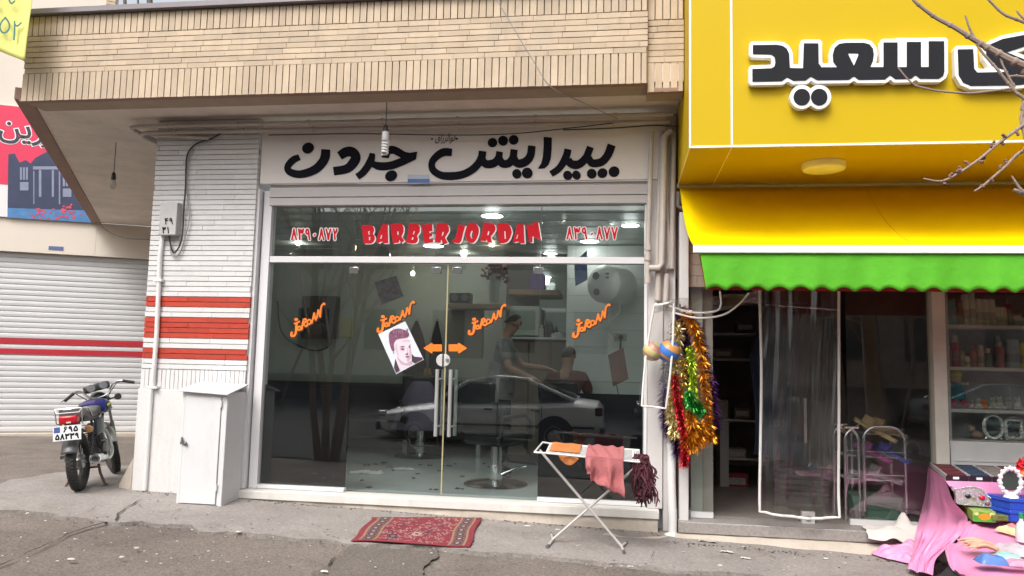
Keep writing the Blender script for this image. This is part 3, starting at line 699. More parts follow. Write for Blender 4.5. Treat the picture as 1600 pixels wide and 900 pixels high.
# ------------------------------------------------------------------ neighbouring shop with the yellow fascia
S2 = thing('shop_building', 'neighbouring cosmetics shop with dark glass front under the yellow sign', 'building', (2.5, 7.2, -1.4))
xs0 = .49; Z2 = -1.3; X2R = 6.5
mb = MB(); mb.box(xs0+.01, xs0+.09, 6.9, 7.1, -1.42, P(1070, 335, 7).z); mb.build('door_jamb', M('jamb_paint', (.66, .64, .63), .5, var=.06), S2, bevel=.004)
mb = MB(); courses(mb, xs0+.095, X2R, 0.72, zsf+1.2, 28, 7.0, L=.3, gap=.004); mb.build('wall', M('pink_brick', (.52, .42, .36), .8, island=.06), S2, smooth=False)
mb = MB(); mb.box(xs0+.1, X2R, 7.03, 7.2, .73, zsf+1.2); mb.box(XR+.11, XR+.2, 7.2, 11, -1.6, 1.6); mb.box(X2R, X2R+.1, 7, 11, -1.6, 3); mb.box(XR+.2, X2R, 10.9, 11, -1.6, 1.6); mb.build('inner_wall', M('dim_wall', (.42, .39, .36), .8, var=.2), S2, smooth=False)
mb = MB(); mb.box(XR+.201, X2R-.001, 7.13, 10.89, Z2-.2, Z2); mb.build('shop_floor', M('dim_floor', (.3, .26, .24), .4, var=.2), S2, smooth=False)
mb = MB(); mb.box(XR+.201, X2R-.001, 7.21, 10.89, 1.1, 1.2); mb.build('shop_ceiling', M('dim_ceiling', (.5, .28, .26), .7), S2, smooth=False)
mb = MB(); mb.box(.36, .7, 7.21, 7.3, -1.5, 3.4); mb.build('party_wall', lip_m, S2, smooth=False)
mb = MB(); mb.box(.45, .58, 7.12, 7.2, .8, 3.4); mb.build('party_wall', lip_m, S2, smooth=False)
mb = MB(); mb.box(xs0+.0, X2R, 6.83, 7.12, Z2-.1, Z2-.004); mb.build('granite_step', granite, S2, bevel=.008)
mb = MB()
def lowstep(u, v):
    x = xs0-.03+u*5.9; y = 6.86-.2*v+.02*noise.noise(Vector((x*3, v, 0))); return (x, y, (Z2-.105)-(.0 if v < .3 else (v-.3)*.16)+.01*noise.noise(Vector((x*5, v*4, 3))))
mb.grid(lowstep, 90, 8); mb.build('low_step', beige_conc, S2)
# glass front
xa, xb, xc, xd, xe = [P(p, 700, 7).x for p in (1080, 1114, 1192, 1316, 1328)]
zg1 = .73
mb = MB(); q = P(1457, 560, 7), P(1478, 560, 7)
mb.box(q[0].x, q[1].x, 6.98, 7.1, Z2, zg1); mb.build('window_post', M('post_paint', (.6, .57, .5), .5), S2, bevel=.004)
sp = win('side_pane', xa, xb, Z2+.05, P(1100, 590, 7.03).z, 7.03, pane_dark, S2); 
mb = MB(); mb.box(xa-.003, xb+.003, 7.015, 7.05, Z2, Z2+.05); mb.build('rail', alu, sp)
gd = win('glass_door', P(1250, 700, 7.05).x-.22, xd-.006, Z2+.02, zg1, 7.05, pane_dark, S2)
mb = MB(); xh = P(1258, 655, 6.99).x; z0, z1 = P(1258, 692, 6.99).z, P(1258, 622, 6.99).z; mb.tube([(xh, 6.985, z0), (xh, 6.985, z1)], .013, 10)
for z in (z0+.06, z1-.06): mb.tube([(xh, 6.985, z), (xh, 7.05, z)], .008, 8)
mb.build('handle', chrome, gd)
mb = MB(); q = P(1263, 810, 7.03); mb.box(q.x-.055, q.x+.055, 7.025, 7.08, q.z-.045, q.z+.055); lk = mb.build('floor_lock', M('lock_metal', ), gd, bevel=.003)
mb = MB(); mb.lathe((q.x, 7.024, q.z), (0, -1, 0), [(.026, 0), (.026, .004), (.015, .004), (.015, .008), (.004, .008)], 16); mb.build('keyhole', steel, lk)
sp2 = win('display_pane', xe, P(1456, 600, 7.05).x, Z2+.05, zg1, 7.05, pane_dark, S2)
mb = MB(); mb.box(xe, P(1456, 600, 7.05).x, 7.03, 7.07, Z2, Z2+.048); mb.build('rail', alu, sp2)
win('display_pane', P(1480, 600, 7.03).x, X2R-.01, P(1540, 690, 7.03).z, zg1, 7.03, pane_dark, S2)
mb = MB(); mb.box(P(1480, 600, 7.03).x, X2R, 7.0, 7.1, Z2, P(1540, 690, 7.03).z-.002)
zz = P(1540, 722, 7).z; mb.build('window_panel', M('panel_paint', (.55, .55, .54), .5), S2, bevel=.004)
mb = MB(); mb.box(P(1480, 600, 7.03).x+.003, X2R-.01, 6.994, 6.999, zz, zz+.008); mb.build('panel_groove', alu_grey, S2)

# yellow fascia box
YS = thing('shop_sign', 'deep yellow sign box with raised black and white letters above the awning', 'sign', (2, 6, 1.65))
yellow = M('yellow_panel', (.56, .382, .003), .5, var=.02, vs_=2, spec=.2)
yy = 5.75; zy = P(1300, 227, yy).z; zyt = 3.6; XYR = 6.4
mb = MB(); mb.box(xs0, XYR, yy, 6.98, zy, zyt); mb.build('panel_box', yellow, YS, smooth=False)
trim = M('white_trim', (.9, .9, .88), .4)
mb = MB(); xv = P(1143, 110, yy).x
mb.box(xs0-.004, xs0+.012, yy-.006, yy+.01, zy-.004, zyt); mb.box(xs0+.013, XYR, yy-.006, yy+.01, zy-.004, zy+.012); mb.box(xv-.008, xv+.008, yy-.005, yy+.008, zy+.013, zyt); mb.build('trim', trim, YS, bevel=.002)
mb = MB(); mb.box(xv-.004, xv+.004, yy+.012, 6.97, zy-.004, zy+.002); mb.box(xs0-.003, xs0+.006, yy+.012, 6.97, zy-.003, zy+.003); mb.build('seam', M('seam_yellow', (.86, .7, .25), .4), YS)
Dm = lambda x, y: (1160+.275*x, 40+.275*y)
D_ = lambda *q: ('p', [Dm(*t) for t in q])
def rc(x0, y0, x1, y1): return D_((x0, y0), (x1, y0), (x1, y1), (x0, y1))
letters = [
 ([D_((60, 110), (195, 108), (228, 114), (252, 130), (266, 160), (270, 240), (345, 242), (350, 100), (432, 100), (434, 215), (450, 236), (540, 236), (517, 205), (514, 165), (525, 125), (550, 103), (590, 97), (690, 97), (722, 106), (742, 130), (747, 165), (742, 200), (726, 235), (803, 235), (803, 95), (882, 95), (882, 235), (935, 235), (935, 92), (1015, 92), (1015, 235), (1060, 235), (1060, 88), (1147, 88), (1148, 262), (1140, 285), (1118, 300), (1010, 300), (985, 280), (960, 300), (870, 303), (840, 280), (812, 304), (660, 306), (634, 286), (606, 306), (425, 308), (390, 288), (360, 310), (290, 312), (255, 292), (225, 314), (57, 317), (57, 246), (165, 242), (182, 232), (188, 208), (184, 178), (165, 162), (60, 160))],
  [D_((600, 160), (606, 155), (656, 155), (662, 162), (634, 228))], [rc(882, 90, 1060, 238)]),
 ([ell(*Dm(338, 405), 47*.275, 47*.275), ell(*Dm(437, 405), 47*.275, 47*.275)], [], []),
 ([D_((1225, 135), (1312, 133), (1318, 245), (1335, 266), (1528, 262), (1420, 225), (1390, 185), (1385, 140), (1410, 105), (1480, 75), (1640, 45), (1700, 40), (1700, 95), (1640, 105), (1500, 150), (1600, 190), (1650, 240), (1650, 300), (1600, 332), (1540, 338), (1300, 340), (1255, 322), (1230, 280))], [], []),
]
for pr, ho, ex in letters:
    mb = MB(); sheet(mb, outline(pr+ex, off=5.6, h=.8), pxplane(yy-.06), (0, .055, 0)); w = mb.build('letter', trim, YS, smooth=False)
    mb = MB(); sheet(mb, outline(pr, ho, h=.8), pxplane(yy-.066), (0, .008, 0)); mb.build('black_face', M('letter_black', (.018, .019, .023), .7, spec=.15), w, smooth=False)
# awning
AW = thing('awning', 'yellow drop awning with a scalloped green valance over the neighbouring shop', 'awning', (2, 6.3, 1.2))
mb = MB(); a, b = P(1058, 291, 6.96), P(1400, 294, 6.96); mb.tube([(a.x, 6.96, a.z), (XYR, 6.96, a.z)], .022, 10); mb.build('roller_tube', M('roller_metal', (.5, .47, .42), .5), AW)
zaw0, zaw1 = a.z-.012, P(1300, 390, yy).z+.02; xaw = P(1083, 390, yy).x
def awf(u, v):
    x = .505+.02*v+u*(XYR-.53); y = 6.96+(yy-6.96)*v; z = zaw0+(zaw1-zaw0)*v-.12*math.sin(math.pi*v)*(1-.0*v)+(.006*math.sin(u*34)+.012*noise.noise(Vector((u*14, v*2, 0))))*math.sin(math.pi*v)
    return (x, y, z)
mb = MB(); mb.grid(awf, 60, 16); mb.build('canopy', M('awning_yellow', (.92, .64, .001), .85, var=.05, vs_=5, spec=.05, bump=.5, bs=9), AW, solid=.002)
mb = MB(); z0, z1 = P(1300, 396, yy).z, P(1300, 384, yy).z; mb.box(xaw, XYR, yy-.025, yy+.02, z0, z1); mb.build('front_bar', trim, AW, bevel=.005)
zv0 = P(1300, 453, yy).z; xv0 = P(1098, 425, yy).x
def scal(amp, per, ph=0):
    return lambda x: amp*(abs(math.sin(math.pi*(x/per)+ph)))
def valf(dy, zb_, sc):
    def f(u, v):
        x = xv0-.02+.045*v*(1-u)+u*(XYR-xv0); zb2 = zb_+sc(x)+.006*noise.noise(Vector((x*3, 1, 0))); return (x, yy+dy+(.012*math.sin(x*9)+.014*noise.noise(Vector((x*5, 0, 2)))+.008*math.sin(x*31))*v, z0-.002+(zb2-z0)*v)
    return f
mb = MB(); mb.grid(valf(0, zv0-.012, scal(.034, .15)), 420, 8); mb.build('valance', M('awning_green', (.09, .41, .012), .8, var=.09, vs_=7, bump=.6, bs=14), AW, solid=.002)
mb = MB(); mb.grid(valf(.06, zv0+.0, lambda x: 0), 60, 4); mb.build('red_lining', M('awning_red', (.35, .03, .02), .8), AW, solid=.002)
for x in (.56, 3.0, 6.2):
    mb = MB(); mb.tube([(x, 6.97, zaw0-.1), (x, 6.4, zaw0-.55), (x, yy+.03, zaw1-.03)], .012, 8); mb.build('arm', alu, AW)
for k in range(1, 4):
    u_ = k*.27; mb = MB(); mb.tube([Vector(awf(u_, j/12))+Vector((0, -.002, .003)) for j in range(13)], .0025, 5); mb.build('seam', M('seam_cloth', (.8, .5, .002), .9), AW)
# disc lamp under the yellow box
mb = MB(); q = Pz(1287, 261, zy-.03); mb.lathe((q.x, q.y, zy-.002), (0, 0, -1), [(.165, 0), (.165, .035), (.158, .05), (.14, .056), (.02, .058)], 36); tag(mb.build('disc_lamp', M('lamp_white', (.85, .8, .55), .5)), 'round flat lamp mounted under the yellow sign box', 'lamp')
# ------------------------------------------------------------------ pipes, cables, boxes on the facade
def pxtube(mb, pix, y, r, n=8, sm=0):
    pts = [P(a, b, (y[i] if isinstance(y, (list, tuple)) else y)) for i, (a, b) in enumerate(pix)]
    if sm: pts = [Vector(q) for q in smooth(pts, sm)]
    mb.tube(pts, r, n); return pts
def pipe(name, label, pix, y, r, mat, cat='pipe', group=None, clips=0, sm=0):
    mb = MB(); pts = pxtube(mb, pix, y, r, 10, sm)
    o = mb.build(name, mat); tag(o, label, cat, group)
    return o
gp = 'pipes along the soffit'
e1 = Pz(238, 303, 2.25); 
def runpipe(x0, y0, x1, y1, yy, r, lab, back):
    a, b = P(x0, y0, yy), P(x1, y1, yy); b.z = a.z
    mb = MB(); c = Vector((-4.72-back, 9.2, a.z))
    mb.tube([c, a+Vector((-.0, .12, 0)), a+Vector((.03, .03, 0)), a+Vector((.12, 0, 0)), b], r, 10)
    for k in range(7):
        q = a.lerp(b, (k+.6)/7.3); mb.tube([q-Vector((.012, 0, 0)), q+Vector((.012, 0, 0))], r*1.35, 10)
    tag(mb.build('conduit_pipe', pipe_m), lab, 'pipe', gp)
runpipe(198, 198, 1052, 190, 6.80, .02, 'upper long conduit pipe running under the soffit above the sign', .1)
runpipe(212, 208, 1046, 200, 6.84, .02, 'lower long conduit pipe running under the soffit just above the sign', .0)
mb = MB(); pxtube(mb, [(236, 211), (326, 216)], 6.86, .018, 10); tag(mb.build('conduit_pipe', pipe_m), 'short stub of pipe at the top left of the white brick pier', 'pipe', gp)
# cables
def cable(label, pix, y, r=.006, mat=cable_black, sm=6):
    mb = MB(); pxtube(mb, pix, y, r, 6, sm); return tag(mb.build('cable', mat), label, 'cable')
cable('thick black cable hanging down the white brick pier to the meter box', [(345, 208), (330, 217), (305, 226), (292, 245), (290, 290), (287, 330), (285, 365), (280, 385), (272, 395), (267, 385), (264, 366)], 6.87, .008)
cable('grey cable looping beside the black one down the white pier', [(304, 226), (294, 250), (292, 300), (296, 340), (291, 365), (283, 390), (276, 400), (268, 398), (266, 384), (266, 366)], 6.875, .006, cable_grey)
cable('thin dark wire lying along the top edge of the sign board', [(420, 211), (560, 209), (700, 211), (800, 209), (900, 199), (960, 192)], 6.82, .005)
cable('sagging thin wire crossing the alley above the roller shutter', [(150, 346), (170, 362), (195, 372), (232, 374)], [9, 8.6, 8, 7.4], .006)
cable('long thin wire coming down in front of the brick fascia to the soffit pipes', [(765, -20), (800, 40), (835, 98), (862, 137), (910, 160), (965, 186)], [6.0, 6.04, 6.08, 6.12, 6.5, 6.8], .0045, cable_grey, 4)
cable('thin wires bundled along the soffit pipes near the drain elbow', [(880, 203), (960, 200), (1020, 196), (1060, 198)], 6.8, .006)
# meter box with handwritten digits, conduit below
MBx = thing('meter_box', 'small grey metal meter box with handwritten digits on the white pier', 'meter box', tuple(P(264, 368, 6.85)))
a, b = P(251, 316, 6.82), P(274, 367, 6.82)
mb = MB(); mb.box(a.x, b.x, 6.82, 6.9, b.z, a.z); mb.build('box', M('box_grey', (.5, .49, .48), .5), MBx, bevel=.005)
mb = MB(); sheet(mb, outline(digits('۴۹', 256, 341, 271, 350, .75)+digits('۳۱', 253, 355, 266, 364, .75), h=.4), pxplane(6.816)); mb.build('digits', black_paint, MBx, smooth=False)
mb = MB(); pxtube(mb, [(254, 368), (250, 400), (245, 520), (239, 600), (236, 612), (231, 690), (226, 766)], 6.875, .022, 10)
for p in ((248, 438), (240, 605)):
    q = P(*p, 6.875); mb.box(q.x-.045, q.x+.045, 6.85, 6.9, q.z-.012, q.z+.012)
tag(mb.build('conduit_pipe', M('pipe_white2', (.76, .75, .74), .55)), 'white conduit running from the meter box down the pier to the ground', 'pipe')
# vertical pipes at the right end
gv = 'vertical pipes beside the shop front'
pipe('drain_pipe', 'thin white pipe nearest the shop glass with a joint half way down', [(1018, 205), (1015, 300), (1012, 390), (1012, 440)], 6.86, .022, pipe_m, group=gv)
for pz_, lab in (((1013, 386), 'uppermost'), ((1012, 402), 'middle'), ((1012, 437), 'lowest')): q = P(*pz_, 6.86); mb = MB(); mb.tube([q+Vector((0, 0, -.03)), q+Vector((0, 0, .03))], .03, 12); tag(mb.build('pipe_joint', pipe_m), lab+' collar joint on the thin white pipe nearest the glass', 'pipe joint', 'collars of the thin pipe')
pipe('drain_pipe', 'second vertical pipe from the shop glass, running behind the joints', [(1034, 205), (1030, 300), (1027, 375), (1027, 415), (1029, 462)], 6.9, .022, pipe_m, group=gv)
pipe('drain_pipe', 'thickest vertical pipe with an elbow under the soffit', [(1049, 204), (1044, 207), (1038, 214), (1036, 300), (1034, 412), (1030, 419), (1014, 419)], 6.85, .03, pipe_m, group=gv)
pipe('drain_pipe', 'slightly slanting thin pipe right of the thick elbowed one', [(1040, 215), (1042, 330), (1046, 410), (1044, 419), (1038, 420)], 6.93, .018, pipe_m, group=gv)
pipe('drain_pipe', 'rightmost vertical pipe next to the yellow sign corner', [(1053, 206), (1051, 300), (1049, 420)], 6.93, .024, pipe_m, group=gv)
pipe('drain_pipe', 'lower stub pipe with collars above the plastic curtain', [(1029, 425), (1028, 470)], 6.9, .028, pipe_m, group=gv)
pipe('drain_pipe', 'lower stub pipe right of the other one above the plastic curtain', [(1042, 428), (1040, 475)], 6.9, .026, pipe_m, group=gv)
mb = MB(); a = P(1048, 560, 6.9); b = P(1051, 820, 6.86)
mb.tube([a, (b.x-.01, 6.88, -1.0), (b.x, 6.86, -1.3), (b.x, 6.86, -1.47)], .036, 14); mb.ball((b.x, 6.85, -1.47), (.11, .09, .07)); 
tag(mb.build('drain_pipe', pipe_white), 'white drain pipe standing in a lump of mortar beside the step', 'pipe')
pipe('awning_bracket', 'small dark elbow bracket below the left end of the awning tube', [(1060, 300), (1059, 322), (1066, 326)], 6.9, .018, M('bracket', (.2, .17, .15), .6), cat='bracket')

# hanging bulbs
def spiral_bulb(px, ytop, ybot, y, label, clear=False):
    a = P(px, ytop, y); T = thing('hanging_bulb', label, 'light bulb', tuple(a))
    s0 = P(px, ytop+17, y); s1 = P(px, ytop+28, y); e = P(px, ybot, y)
    mb = MB(); mb.tube([Vector((s0.x, y, zsf-.002)), s0], .004, 6); mb.build('cord', cable_black, T)
    mb = MB(); mb.lathe(s0, (0, 0, -1), [(.008, 0), (.02, .015), (.026, (s0.z-s1.z)), (.024, (s0.z-s1.z)+.006)], 14); mb.build('socket', black_plastic, T)
    L = s1.z-e.z; mb = MB()
    if not clear:
        mb.lathe(Vector((s0.x, y, s1.z+.002)), (0, 0, -1), [(.025, 0), (.032, .01), (.032, L*.36), (.026, L*.4)], 16); mb.build('ballast', white_paint, T)
        mb = MB(); pts = []; turns = 4.5
        for k in range(90): t = k/89; pts.append((s0.x+.026*math.cos(t*turns*2*math.pi), y+.026*math.sin(t*turns*2*math.pi), s1.z-L*.42-L*.58*t))
        mb.tube(pts, .0095, 8); mb.build('tube', white_paint, T)
    else:
        mb.lathe(Vector((s0.x, y, s1.z+.002)), (0, 0, -1), [(.02, 0), (.034, L*.4), (.034, L*.7), (.015, L), (.002, L*1.01)], 16); mb.build('bulb', glass_mat('bulb_glass', (.85, .85, .85), .06), T)
spiral_bulb(603, 178, 241, 6.5, 'white spiral bulb hanging from a cord in front of the sign')
spiral_bulb(178, 252, 296, 7.6, 'clear bulb in a black socket hanging in the alley at left', True)

# white metal cabinet in front of the pier
cz0 = -1.36; cyf = 6.56
CB = thing('metal_cabinet', 'white painted metal cabinet with a small padlock hasp against the pier', 'cabinet', (-3.7, 6.7, cz0))
c0, c1 = P(280, 700, cyf).x, P(351, 700, cyf).x; ct = P(325, 613, cyf).z
mb = MB(); mb.box(c0, c1, cyf, 6.888, cz0, ct); mb.build('body', M('cabinet_white', (.7, .695, .7), .45, var=.06, vs_=3, bump=.25, bs=5, streak=.22, streak_col=(.46, .41, .36), blots=((9, .5, (.42, .38, .34), .69),)), CB, bevel=.006)
mb = MB(); mb.add([(c0-.02, cyf-.05, ct+.004), (c1+.03, cyf-.05, ct-.02), (c1+.03, 6.886, ct+.055), (c0-.01, 6.886, ct+.07)]+[(c0-.02, cyf-.05, ct+.016), (c1+.03, cyf-.05, ct-.005), (c1+.03, 6.886, ct+.07), (c0-.01, 6.886, ct+.085)], [(0, 1, 2, 3), (4, 5, 6, 7), (0, 1, 5, 4), (1, 2, 6, 5), (2, 3, 7, 6), (3, 0, 4, 7)]); mb.build('lid', MATS['cabinet_white'], CB, bevel=.003)
mb = MB(); mb.box(c0+.035, c1-.055, cyf-.012, cyf-.001, cz0+.05, ct-.04); dr = mb.build('door', MATS['cabinet_white'], CB, bevel=.004)
q = P(292, 692, cyf-.01)
mb = MB(); mb.box(c0+.02, c0+.075, cyf-.026, cyf-.0125, q.z-.012, q.z+.012); mb.ball((c0+.075, cyf-.03, q.z-.004), .016, 10, 7); mb.box(c0+.028, c0+.05, cyf-.03, cyf-.0265, q.z+.014, q.z+.05); mb.build('hasp', M('hasp_grey', (.2, .2, .2), .4, .5), dr)
mb = MB(); mb.box(c0+.12, c1-.03, cyf-.004, cyf+.004, cz0+.012, cz0+.04); mb.build('bottom_gap', black_plastic, CB, smooth=False)
mb = MB()
for a4 in ((c0+.03, c0+.034, cz0+.046, ct-.036), (c1-.054, c1-.05, cz0+.046, ct-.036)): mb.box(a4[0], a4[1], cyf-.0025, cyf+.004, a4[2], a4[3])
mb.box(c0+.034, c1-.054, cyf-.0025, cyf+.004, cz0+.045, cz0+.049); mb.build('door_gap', M('gap_grey', (.15, .14, .14), .8), CB, smooth=False)
for z in (ct-.1, cz0+.2): mb = MB(); mb.tube([(c1-.05, cyf-.014, z-.03), (c1-.05, cyf-.014, z+.03)], .008, 8); mb.build('hinge', MATS['cabinet_white'], dr)

# ------------------------------------------------------------------ stickers and posters on the glass
yg = 7.033
org = M('sticker_orange', (.85, .2, .015), .45, var=.03)
Fm = lambda x, y: (440+.08893*x, 460+.08889*y)
def jordan(px0, py0, sx, sy, label):
    def f(x, y): a, b = Fm(x, y); return (px0+(a-482)*sx, py0+(b-500)*sy)
    k = .082*sx
    S_ = lambda pts, r, sm=4: stroke([f(*q) for q in (smooth(pts, sm) if sm else pts)], r*k)
    pr = [S_([(250, 442), (262, 440)], 28, 0), S_([(228, 512), (262, 505), (308, 478)], 17), S_([(268, 505), (255, 600), (250, 670), (225, 722), (185, 730), (172, 705), (178, 670)], 21),
          S_([(318, 560), (290, 580), (290, 622), (318, 625), (338, 595), (322, 562)], 15), S_([(388, 440), (370, 520), (352, 612)], 18), S_([(385, 442), (418, 430), (428, 470), (385, 520), (425, 560), (450, 545)], 16),
          S_([(455, 530), (455, 470), (485, 440), (515, 470), (505, 510), (455, 535)], 14), S_([(530, 500), (555, 400), (572, 330)], 15), S_([(572, 330), (585, 400), (602, 445)], 17), S_([(545, 425), (590, 405)], 11, 0),
          S_([(620, 412), (632, 340), (645, 275)], 15), S_([(645, 275), (662, 330), (676, 388)], 17), S_([(676, 388), (685, 300), (690, 240), (708, 190), (742, 160)], 15), S_([(742, 160), (752, 172)], 20, 0)]
    T = thing('window_sticker', label, 'sticker', tuple(P(px0, py0, yg)), 'orange script stickers on the glass')
    mb = MB(); sheet(mb, outline(pr, off=1.15, h=.4), lambda x, y: P(x+.7, y+.9, yg+.003), (0, .002, 0)); mb.build('dark_outline', M('sticker_dark', (.05, .012, .008), .5), T, smooth=False)
    mb = MB(); sheet(mb, outline(pr, h=.35), pxplane(yg), (0, .002, 0)); mb.build('script', org, T, smooth=False)
jordan(482, 500, 1, 1, 'slanted orange script sticker on the left fixed pane over a black wall unit')
jordan(619.5, 495.5, 1.1, .92, 'slanted orange script sticker just above the portrait poster')
jordan(762, 499.5, 1.1, .9, 'slanted orange script sticker on the right glass door above the barber')
jordan(925, 501.5, 1.1, 1, 'slanted orange script sticker on the right fixed pane below the water heater')
# red shop name
E1 = lambda x, y: (560+.1*x, 340+.1*y); E2 = lambda x, y: (700+.1*x, 340+.1*y)
def pp_(f, pts): return ('p', [f(*q) for q in pts])
N1 = [(E1, [(45, 120), (190, 112), (222, 128), (240, 165), (244, 205), (225, 250), (250, 280), (258, 330), (240, 372), (215, 395), (180, 405), (85, 405)], [[(150, 215), (178, 210), (182, 265), (160, 268)], [(162, 300), (185, 300), (190, 350), (165, 352)]]),
 (E1, [(375, 100), (458, 105), (466, 400), (385, 402), (378, 375), (335, 378), (322, 400), (278, 385), (300, 280)], [[(355, 270), (372, 270), (360, 325), (335, 335)]]),
 (E1, [(500, 105), (600, 88), (660, 87), (690, 110), (706, 155), (704, 220), (672, 295), (718, 355), (670, 400), (638, 345), (634, 388), (540, 402), (512, 230)], [[(605, 215), (628, 215), (632, 270), (610, 275)]]),
 (E1, [(790, 95), (900, 88), (940, 110), (962, 150), (958, 220), (915, 285), (932, 330), (918, 375), (895, 398), (840, 405), (735, 385), (770, 280)], [[(865, 210), (885, 210), (865, 265), (848, 262)], [(840, 305), (862, 305), (852, 345), (828, 345)]]),
 (E1, [(990, 110), (1152, 95), (1158, 208), (1108, 213), (1110, 240), (1152, 238), (1154, 290), (1110, 298), (1112, 335), (1165, 330), (1168, 385), (1030, 402)], []),
 (E1, [(1225, 95), (1350, 85), (1392, 108), (1415, 150), (1414, 210), (1352, 310), (1398, 395), (1330, 415), (1292, 340), (1282, 395), (1195, 382), (1212, 240)], [[(1315, 220), (1335, 222), (1320, 280), (1300, 285)]]),
 (E2, [(160, 105), (272, 120), (242, 220), (205, 370), (175, 400), (80, 387), (62, 352), (110, 330), (125, 280)], []),
 (E2, smooth([(300, 130), (350, 85), (410, 80), (465, 130), (482, 210), (460, 300), (420, 370), (370, 397), (310, 370), (278, 300), (273, 210)], 3, True), [[(362, 210), (385, 208), (397, 260), (385, 322), (365, 322), (345, 270)]]),
 (E2, [(555, 75), (680, 83), (722, 105), (742, 150), (738, 205), (670, 295), (685, 388), (620, 388), (602, 340), (592, 368), (498, 358), (530, 240)], [[(628, 210), (648, 215), (632, 275), (612, 275)]]),
 (E2, [(765, 105), (830, 88), (900, 85), (955, 110), (985, 165), (998, 230), (970, 320), (930, 375), (880, 397), (800, 402)], [[(878, 210), (897, 210), (910, 330), (885, 332)]]),
 (E2, [(1080, 100), (1182, 105), (1198, 400), (1115, 402), (1105, 375), (1055, 377), (1045, 390), (1008, 378), (1040, 270)], [[(1085, 265), (1097, 265), (1082, 325), (1060, 335)]]),
 (E2, [(1220, 115), (1330, 105), (1338, 90), (1345, 70), (1407, 65), (1452, 352), (1320, 290), (1318, 387), (1268, 382), (1250, 290)], [])]
NM = thing('window_lettering', 'bold red two-word name with white shadow on the transom glass', 'lettering', tuple(P(705, 365, yg)), 'red transom lettering')
wsh = M('letter_white', (.82, .78, .78), .5, var=.02); redl = M('letter_red', (.56, .008, .02), .6, var=.04, spec=.2)
for f, o, hs_ in N1:
    pr = [pp_(f, o)]; ho = [pp_(f, h) for h in hs_]
    mb = MB(); sheet(mb, outline(pr, ho, h=.5), lambda x, y: P(x+1.9, y+1.3, yg+.003), (0, .002, 0)); mb.build('white_shadow', wsh, NM, smooth=False)
    mb = MB(); sheet(mb, outline(pr, ho, h=.5), pxplane(yg), (0, .002, 0)); mb.build('letter', redl, NM, smooth=False)
def phone(s, x0, y0, x1, y1, label):
    T = thing('window_lettering', label, 'lettering', tuple(P((x0+x1)/2, (y0+y1)/2, yg)), 'red transom lettering')
    pr = digits(s, x0, y0, x1, y1, 1.35)
    mb = MB(); sheet(mb, outline(pr, off=1.3, h=.45), pxplane(yg+.003), (0, .002, 0)); mb.build('white_edge', wsh, T, smooth=False)
    mb = MB(); sheet(mb, outline(pr, h=.45), pxplane(yg), (0, .002, 0)); mb.build('digits', redl, T, smooth=False)
phone('۸۳۹۰۸۷۲', 454, 358, 529, 374, 'red numerals with white edge at the left end of the transom glass')
phone('۸۳۹۰۸۷۷', 884, 356, 966, 373, 'red numerals with white edge at the right end of the transom glass')
for d, lab in ((-1, 'orange arrow sticker pointing left above the door lock'), (1, 'orange arrow sticker pointing right above the door lock')):
    X = lambda x: (690.5-(x)) if d < 0 else (701+x)
    mb = MB(); sheet(mb, outline([('p', [(X(a), b) for a, b in ((0, 538), (15, 538), (15, 535), (29, 544), (15, 553), (15, 549), (0, 549))])], h=.5), pxplane(yg), (0, .002, 0)); tag(mb.build('arrow_sticker', org, smooth=False), lab, 'sticker')
